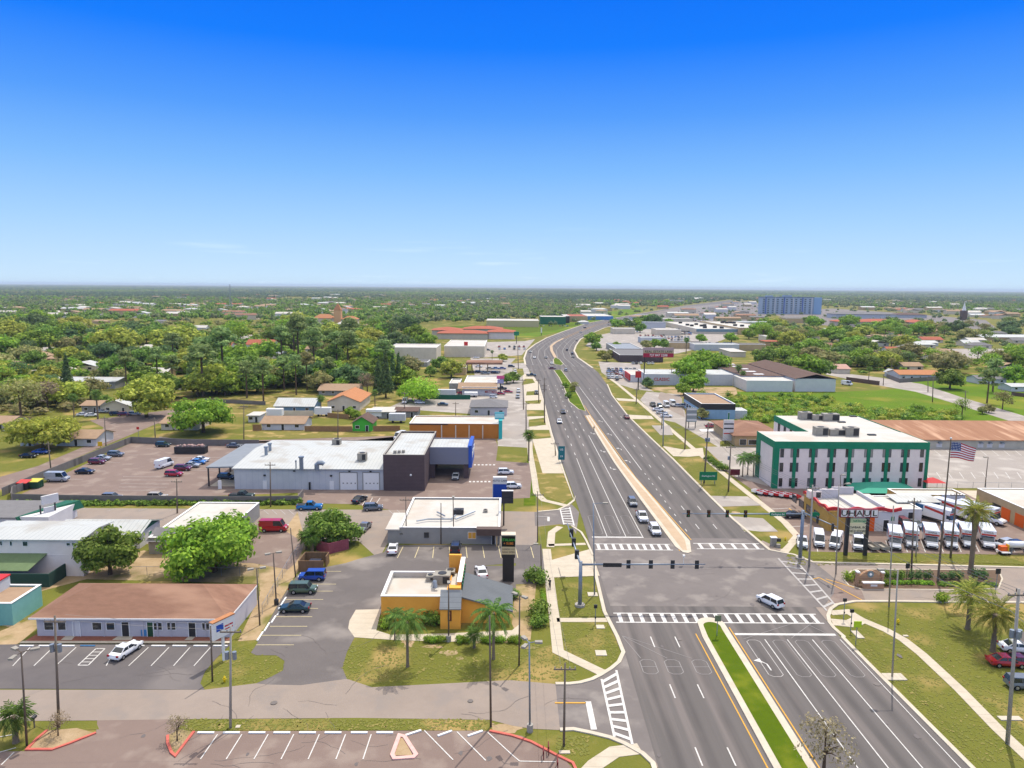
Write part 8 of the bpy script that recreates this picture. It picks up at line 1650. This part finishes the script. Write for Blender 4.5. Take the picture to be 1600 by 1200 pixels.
fence([(476,674),(550,674.5)],1.9,M_fencew,'brown board fence between white cottage and lime shed'); fence([(583,674),(625,673.5)],1.9,M_fencew,'brown board fence right of the lime shed'); fence([(395,673),(408,673)],2.2,M_fencew,'orange-brown fence left of the white cottage'); fence([(318,628),(415,633)],1.6,M_gwall,'low grey wall at the edge of the park'); fence([(1322,595),(1374,602)],2.2,M_dkroof,'dark brown fence round the yard below the villa'); fence([(1385,590),(1405,598),(1470,594)],2.2,M_gwall,'grey-brown fence below the orange-roofed villa'); fence([(660,623),(700,624),(735,624)],2.0,mat('green_screen','1f5a44',.9),'dark green screen fence in front of the boats'); fence([(1580,618),(1640,625)],1.8,M_dkroof,'dark fence at the right edge across the lawn')
fence([(430,650),(490,650)],2.1,M_wall_c,'pale fence in front of the blue-walled house'); fence([(545,655),(512,652)],1.8,M_fencew,'cedar fence before the orange-roofed house')
fence([(495,860),(513.5,866),(545,858)],2.1,mat('dusty_red_fence','93505e',.85,'7e414f',.8,.7,5,stripes=(0,.3,.08,'7c3850')),'dusty red panel fence round the leafy tree'); 
x, y = P(486,893); t = T('bin_enclosure','weathered wooden bin enclosure behind the blue car','enclosure',(x,y,0)); b = MB(); b.box(-2.2,2.2,-.1,.05,0,2.0); b.box(-2.2,-2.05,.05,4.2,0,2.0); b.box(2.05,2.2,2.0,4.2,0,2.0); b.box(-2.05,2.05,4.05,4.2,0,2.0); b.build('fence_panels', M_wood, t); b = MB(); b.box(-.8,1.2,1.4,2.8,0,1.3); b.build('bin', mat('bin_navy','20243a',.6), t)
def chain(px, label, h_=1.6, top_=True):
    pts = [P(*p) for p in px]; cx, cy = pts[0]; t = T('chain_link_fence', label, 'fence', (cx,cy,0)); q = MB()
    for i in range(len(pts)-1):
        a, c = Vector(pts[i]), Vector(pts[i+1]); n_ = max(1, int((c-a).length/3))
        for k_ in range(n_+1): p = a.lerp(c, k_/n_)-Vector((cx,cy)); q.cyl((p.x,p.y,0),(p.x,p.y,h_),.035,n=5)
    q.build('posts', M_steel, t); q = MB(); q.tube([(a-cx,c-cy,h_) for a, c in pts], .03, 4); q.build('rail', M_steel, t); q = MB()
    for k_ in range(1,7): q.tube([(a-cx,c-cy,h_*k_/7) for a, c in pts], .007, 3)
    q.build('wires', M_steel, t)
chain([(90,897),(230,899),(404,901)],'chain-link fence behind the brown-roofed shop row'); chain([(410,960),(455,880),(478,850)],'chain-link fence beside the leaning pole'); chain([(1448,762),(1520,763),(1640,765)],'chain-link fence below the empty lot'); 
x, y = P(1511,782); k = fence([(1511,782),(1530,789),(1600,825),(1640,846)],.7,M_conc2,'low concrete wall before the storage units',.5,cat='low wall',name='low_wall')
# canopies of the rental yard
x, y = P(1388,776); z = ZP(1388,752,y+4); t = T('shade_canopy','green fabric shade canopy beside the hotel front','canopy',(x,y,0)); s_ = 7.5; b = MB(); b.add([(-s_,-1,z-1.6),(s_*1.1,-1,z-1.7),(s_*1.1,8,z-1.6),(-s_,8,z-1.6),(-1.5,3.5,z),(3,3.5,z)], [(0,1,5,4),(1,2,5),(2,3,4,5),(3,0,4)]); b.build('fabric', mat('sea_green_fabric','3f9a80',.8), t)
for a, c in ((-s_,-1),(s_*1.1,-1),(s_*1.1,8),(-s_,8)): b = MB(); b.cyl((a,c,0),(a,c,z-1.62),.08,n=6); b.build('post', M_steel, t)
x, y = P(1456,765); t = T('red_tent','small red canopy tent behind the tan storage building','tent',(x,y,0)); b = MB(); b.add([(-2.5,-2,2.2),(2.5,-2,2.2),(2.5,2,2.2),(-2.5,2,2.2),(0,0,3.2)], [(0,1,4),(1,2,4),(2,3,4),(3,0,4)]); b.build('fabric', M_red, t)
for a, c in ((-2.4,-1.9),(2.4,-1.9),(2.4,1.9),(-2.4,1.9)): b = MB(); b.cyl((a,c,0),(a,c,2.2),.05,n=5); b.build('post', M_steel, t)
# small kerbside things
def hydrant(px, py, label):
    x, y = P(px, py); t = T('fire_hydrant', label, 'fire hydrant', (x,y,0)); b = MB(); m = mat('hydrant_yellow','e0c21a',.5); b.cyl((0,0,0),(0,0,.6),.14,.13,10); b.ball((0,0,.62),.17,10); b.cyl((-.25,0,.42),(.25,0,.42),.08,n=8); b.cyl((0,-.24,.42),(0,0,.42),.09,n=8); b.build('barrel', m, t, True); b = MB(); b.cyl((0,0,.77),(0,0,.86),.05,n=5); b.build('cap_nut', m, t)
hydrant(351,1066,'yellow fire hydrant beside the shop sign lawn'); hydrant(1403,975,'yellow fire hydrant on the right lawn'); hydrant(1227,845,'yellow fire hydrant by the control cabinet')
x, y = P(54,1137); t = T('mailbox','dark mailbox on a post in the lower left corner','mailbox',(x,y,0)); b = MB(); b.box(-.06,.06,-.06,.06,0,1.1); b.build('post', M_pole, t); b = MB(); b.cyl((0,-.3,1.25),(0,.3,1.25),.22,n=10); b.build('box', M_dark, t)
x, y = P(1208,853); t = T('control_cabinet','white signal control cabinets on the far right corner lawn','cabinet',(x,y,0)); b = MB(); b.box(-.5,.5,-.4,.4,0,1.7); b.build('cabinet', M_acunit, t); b = MB(); b.box(-.6,.6,-.5,.5,1.703,1.85); b.build('lid', M_trimw, t); b = MB(); b.box(.6,1.4,-.2,.2,.9,1.5); b.build('meter', M_dark, t); b = MB(); b.box(.2,1.0,-1.2,-.6,0,.7); b.build('small_box', M_acunit, t)
def pad(px, py, w_, d_, label, m=M_conc2, name='concrete_pad'): x, y = P(px, py); b = MB(); b.box(-w_/2,w_/2,-d_/2,d_/2,0,.11); o = b.build(name, m); o.location = (x,y,0); tag(o, label, 'utility cover')
pad(926,929,1.6,1.4,'square concrete pad at the foot of the tall lamp behind the mast'); pad(938,980,1.2,1.1,'small pale box cover near the left crosswalk'); pad(939,1021,1.5,1.4,'pinkish manhole pad on the near left lawn'); pad(1397,1058,2.6,1.6,'large concrete pad at the tall grey lamp'); pad(1340,992,1.0,2.2,'narrow pale slab below the yellow-green sign'); pad(1578,1123,2.6,.8,'pale slab beside the right pavement'); pad(372,1136,.5,.5,'tiny white box at the foot of the concrete pole'); pad(1415,994,.7,.4,'small white lid by the curved pavement'); pad(882,1176,1.2,.5,'pale box lid on the bottom left verge'); pad(1112,673,8,3.6,'round pale slab in the lot by the red car',M_trimw)
# bollard-like posts in the lower lot
for (px, py, lb) in ((849,1183,'dark red low stand in the bottom lot, left one'),(857,1176,'dark red low stand nearest the kerb'),(871,1200,'dark red low stand at the bottom edge')): x, y = P(px,py); t = T('metal_stand', lb, 'stand', (x,y,0)); b = MB(); b.box(-.05,.05,-.5,-.4,0,1); b.box(-.05,.05,.4,.5,0,1); b.box(-.05,.05,-.4,.4,.9,1); b.build('frame', mat('dark_red_metal','6b1f22',.6), t)
# people: skinned bodies
def person(px, py, label, pose, shirt, trousers, ride=False, rz=0):
    x, y = P(px, py); o_z = .22 if pose == 'stand' else .06; t = T('person', label, 'person', (x,y,o_z), rz)
    if pose == 'stand': J = {'pel':(0,0,.95),'ch':(0,0,1.3),'nk':(0,0,1.5),'hd':(0,.02,1.66),'s1':(-.19,0,1.42),'e1':(-.27,.02,1.14),'h1':(-.28,.1,.9),'s2':(.19,0,1.42),'e2':(.27,.02,1.14),'h2':(.28,.1,.9),'k1':(-.11,.06,.5),'f1':(-.12,.02,.06),'t1':(-.12,.16,.03),'k2':(.11,-.02,.5),'f2':(.12,-.12,.06),'t2':(.12,.02,.03)}
    else: J = {'pel':(0,-.2,1.0),'ch':(0,.02,1.32),'nk':(0,.12,1.48),'hd':(0,.18,1.63),'s1':(-.19,.08,1.4),'e1':(-.25,.28,1.2),'h1':(-.24,.48,1.08),'s2':(.19,.08,1.4),'e2':(.25,.28,1.2),'h2':(.24,.48,1.08),'k1':(-.12,.16,.85),'f1':(-.12,.06,.42),'t1':(-.12,.2,.4),'k2':(.12,.16,.66),'f2':(.12,-.02,.26),'t2':(.12,.12,.24)}
    Rr = {'pel':.15,'ch':.17,'nk':.06,'hd':.11,'s1':.075,'e1':.05,'h1':.035,'s2':.075,'e2':.05,'h2':.035,'k1':.075,'f1':.05,'t1':.04,'k2':.075,'f2':.05,'t2':.04}
    E_ = [('pel','ch'),('ch','nk'),('nk','hd'),('ch','s1'),('s1','e1'),('e1','h1'),('ch','s2'),('s2','e2'),('e2','h2'),('pel','k1'),('k1','f1'),('f1','t1'),('pel','k2'),('k2','f2'),('f2','t2')]
    ks = list(J); me = bpy.data.meshes.new('body'); me.from_pydata([J[k_] for k_ in ks], [(ks.index(a), ks.index(b_)) for a, b_ in E_], []); o = bpy.data.objects.new('body', me); COL.objects.link(o)
    sk = o.modifiers.new('s','SKIN'); 
    for i, k_ in enumerate(ks): me.skin_vertices[0].data[i].radius = (Rr[k_],Rr[k_]*.85); me.skin_vertices[0].data[i].use_root = (k_ == 'pel')
    o.modifiers.new('u','SUBSURF').levels = 1; dg = bpy.context.evaluated_depsgraph_get(); m2 = bpy.data.meshes.new_from_object(o.evaluated_get(dg)); bpy.data.objects.remove(o)
    m2.materials.clear(); 
    for m_ in (shirt, trousers, mat('skin','a9785a',.7), M_dark): m2.materials.append(m_)
    for p in m2.polygons:
        c = p.center; p.material_index = 2 if (c.z > 1.5 or (abs(c.x) > .22 and c.z < 1.22 and c.z > .8)) else (0 if c.z > (.98 if pose == 'stand' else 1.05) else (1 if c.z > .12 else 3))
    b = bpy.data.objects.new('body', m2); COL.objects.link(b); b.parent = t
    hb = MB(); q = J['hd']; hb.ball((q[0],q[1]-.02,q[2]+.06),.12,10,sz=.8); hb.build('hair', M_dark, t, True); return t
ps = mat('dark_shirt','2a2c33',.8); pt = mat('dark_trousers','23252b',.8)
person(859,920,'person in dark clothes riding a bicycle along the left pavement','ride',ps,pt,rz=.1); person(928,674,'person in dark clothes walking at the edge of the paved median','stand',ps,pt)
x, y = P(859,920); t = T('bicycle','dark bicycle ridden along the left pavement','bicycle',(x,y,.06),.1)
for yy in (-.52,.52):
    b = MB(); n_ = 16; b.tube([(0,yy+.33*cos(2*pi*i/n_),.35+.33*sin(2*pi*i/n_)) for i in range(n_+1)], .025, 5); b.build('wheel', M_black, t)
b = MB(); b.tube([(0,-.52,.35),(0,-.15,.75),(0,.38,.8),(0,.52,.35)], .03, 5); b.tube([(0,-.15,.75),(0,0,.35),(0,.38,.8)], .03, 5); b.tube([(0,-.2,.9),(0,-.15,.75)], .03, 5); b.build('frame', M_dark, t); b = MB(); b.tube([(-.25,.45,1.02),(0,.4,1.0),(.25,.45,1.02)], .02, 5); b.tube([(0,.38,.8),(0,.4,1.0)], .02, 5); b.build('handlebar', M_dark, t); b = MB(); b.box(-.08,.08,-.32,-.08,.89,.95); b.build('saddle', M_black, t)
# wires along the right side of the road and over the left verge
def wires(seq, label, offs=(-.9,0,.9), low=2.5, r_=.022):
    pts = []
    for (bx, by, tx, ty) in seq: x, y, z, ln = top(bx, by, tx, ty); pts.append((x+ln, y, z))
    ob = MB()
    for o_ in offs:
        for k_ in range(len(pts)-1):
            a, c = Vector(pts[k_]), Vector(pts[k_+1]); d = (c-a).normalized(); n_ = Vector((d.y,-d.x,0))*o_; L_ = []
            for i in range(13): u = i/12; p = a.lerp(c, u)+n_; p.z -= .15+(c-a).length**2*.00045*4*u*(1-u)*1.0; L_.append(p)
            ob.tube(L_, r_, 3)
    if low:
        for k_ in range(len(pts)-1):
            a, c = Vector(pts[k_]), Vector(pts[k_+1]); L_ = []
            for i in range(13): u = i/12; p = a.lerp(c, u); p.z -= low+(c-a).length**2*.0022*u*(1-u); L_.append(p)
            ob.tube(L_, r_*1.6, 3)
    cx, cy, _ = pts[0]; o = ob.build('power_lines', mat('cable','8a8682',.6)); tag(o, label, 'power line')
wires([(994,631,995,606),(1100,755,1107,660),(1138,768,1142,695),(1264,886,1270,758),(1574,1162,1583,920),(2300,2100,2300,1300)],'bundle of power lines running down the right side of the road')
wires([(810,577,808,540),(818,640,817,592),(822,676,822,628),(840,846,840,768),(881,1166,883,1036)],'power lines following the left pavement',(-.5,.5),0,.018)
wires([(92,1137,97,962),(360,1138,362,978)],'power lines between the two poles at lower left',(-.6,.6),0,.015)
# last: any untouched prototypes go
for src in list(PRO.values())+list(TP.values()):
    if src['label'] == 'prototype':
        for c in KIDS.get(src.name, []):
            for d in KIDS.get(c.name, []): bpy.data.objects.remove(d)
            bpy.data.objects.remove(c)
        bpy.data.objects.remove(src)
# ------------------------------------------------------------------ far forest: one mass of crowns out to the horizon
import numpy as np
def far_forest(name, cells, leaf, nq=26, seed=1, tall=False):
    rg = np.random.RandomState(seed); temps = []
    for k in range(5):
        r_ = random.Random(seed*10+k); b = MB(); lob = [(0,0,.55,.5,.5,.42),(.45,.1,.45,.42,.4,.34),(-.4,-.1,.45,.42,.4,.34),(.05,-.42,.42,.4,.36,.32)]
        leaves(b, lob, nq, .17, r_, flat=.5, core=True); temps.append((np.array(b.v), b.f))
    V_, F_ = [], []; off = 0
    for k in range(5):
        v, f = temps[k]; sel = cells[k::5]
        if len(sel) == 0: continue
        c = np.array(sel); n = len(c); th = rg.uniform(0, 6.28, n); co, si = np.cos(th), np.sin(th)
        x = v[None,:,0]*co[:,None]-v[None,:,1]*si[:,None]; y = v[None,:,0]*si[:,None]+v[None,:,1]*co[:,None]
        vv = np.stack([x*c[:,2:3]+c[:,0:1], y*c[:,2:3]+c[:,1:2], v[None,:,2]*c[:,3:4]], -1).reshape(-1,3); V_.append(vv)
        m = len(v)
        F_.append((f, n, m, off)); off += n*m
    verts = np.concatenate(V_); loops = []; tot = []
    for f, n, m, o in F_:
        fl = np.array([i for q in f for i in q]); ft = np.array([len(q) for q in f])
        loops.append((fl[None,:]+(np.arange(n)*m)[:,None]+o).reshape(-1)); tot.append(np.tile(ft, n))
    loops = np.concatenate(loops).astype(np.int32); tot = np.concatenate(tot).astype(np.int32); me = bpy.data.meshes.new(name)
    me.vertices.add(len(verts)); me.vertices.foreach_set('co', verts.astype(np.float32).ravel()); me.loops.add(len(loops)); me.loops.foreach_set('vertex_index', loops)
    me.polygons.add(len(tot)); st = np.concatenate([[0], np.cumsum(tot)[:-1]]).astype(np.int32); me.polygons.foreach_set('loop_start', st); me.polygons.foreach_set('loop_total', tot)
    me.materials.append(leaf); me.update(calc_edges=True); o = bpy.data.objects.new(name, me); COL.objects.link(o); o['kind'] = 'stuff'; return o
rr = random.Random(3); cells = {k: [] for k in range(6)}
def under(n, box, names_, sz=(2,5)):      # low tangled growth filling the ground between the tall trees
    global rr
    for m_ in names_:
        cs = []
        for _ in range(n):
            x, y = P(rr.uniform(box[0],box[1]), rr.uniform(box[2],box[3]))
            if free(x, y, 5): cs.append((x, y, rr.uniform(*sz)*1.3, rr.uniform(*sz)))
        if cs: far_forest('undergrowth', cs, m_, 45, n+len(cs))
under(190, (-40,640,535,600), (L_oak, L_bright, L_dull), (3,6)); under(110, (-40,640,505,545), (L_oak, L_bright, L_dull), (5,9)); under(60, (-20,130,600,650), (L_dull,)); under(130, (1200,1640,515,560), (L_oak, L_f2), (3,6)); under(60, (1280,1640,556,590), (L_oak, L_bright), (2,4))

def clearing(px, py):      # the open commercial strip and roads on the right, pale gaps of housing estates
    if 800 < px < 1290 and py > 478 and px > 800+(py-478)*0: 
        if px > 930 or py > 500: return True
    if 1290 <= px < 1600 and 486 < py < 514: return True
    if 670 < px < 830 and py > 508: return True
    return False
py = 449.6
while py < 522:
    x, y = P(800, py+.0); step = max(.45, (py-448)*.05); sp = max(2.6, (py-448)*.23)
    px = -80
    while px < 1680:
        px += sp*rr.uniform(.5,1.3); qx = px+rr.uniform(-1,1); qy = py+rr.uniform(-step,step)*.5+(px-800)*.0075
        if qy < 448.9+(px-800)*.0075: continue
        x, y = P(qx, qy)
        if y < 950 or y > 19000 or clearing(px, py) or not free(x, y, 7): continue
        if math.sin(x*.004+1.3)*math.sin(y*.0021+x*.001) > .80 and rr.random() < .8: continue
        s = rr.uniform(7,12)*max(1, (y/2600)); h_ = rr.uniform(8,14) if y < 5000 else rr.uniform(9,15)
        zone = math.sin(x*.0031)+math.sin(y*.0019+2)+rr.uniform(-1.3,1.3)
        if px < 600 and py < 470: zone += .3
        k_ = 0 if zone > .9 else 1 if zone > .2 else 2 if zone > -.6 else 3 if zone > -1.2 else 4
        if y < 2600 and k_ < 2 and rr.random() < .75: k_ = rr.choice((2,3,4,5))
        cells[k_].append((x, y, s, h_))
    py += step
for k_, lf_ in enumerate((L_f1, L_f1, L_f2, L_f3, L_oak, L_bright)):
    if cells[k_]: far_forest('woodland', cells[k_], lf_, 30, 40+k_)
# parkland trees amid the far commercial strip
cs = []
for _ in range(520):
    qx, qy = rr.uniform(860,1600), rr.uniform(474,515); x, y = P(qx, qy)
    if y > 900 and free(x, y, 5, False) and not inpoly(x, y, road): cs.append((x, y, rr.uniform(4,7), rr.uniform(5,9)))
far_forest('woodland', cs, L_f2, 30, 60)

# ------------------------------------------------------------------ the air between
hz = MB(); hz.box(-26000,26000,-230,26000,-1,74); ho = ST('haze', hz, None, 'stuff') if False else hz.build('haze', bpy.data.materials.new('haze')); ho['kind'] = 'stuff'
hm = ho.material_slots[0].material; hm.use_nodes = True; hn, hl = hm.node_tree.nodes, hm.node_tree.links
for n_ in list(hn):
    if n_.type == 'BSDF_PRINCIPLED': hn.remove(n_)
pv = hn.new('ShaderNodeVolumePrincipled'); pv.inputs['Density'].default_value = 6e-5; pv.inputs['Color'].default_value = (.72,.84,1,1); pv.inputs['Anisotropy'].default_value = 0
hl.new(pv.outputs[0], hn['Material Output'].inputs['Volume'])
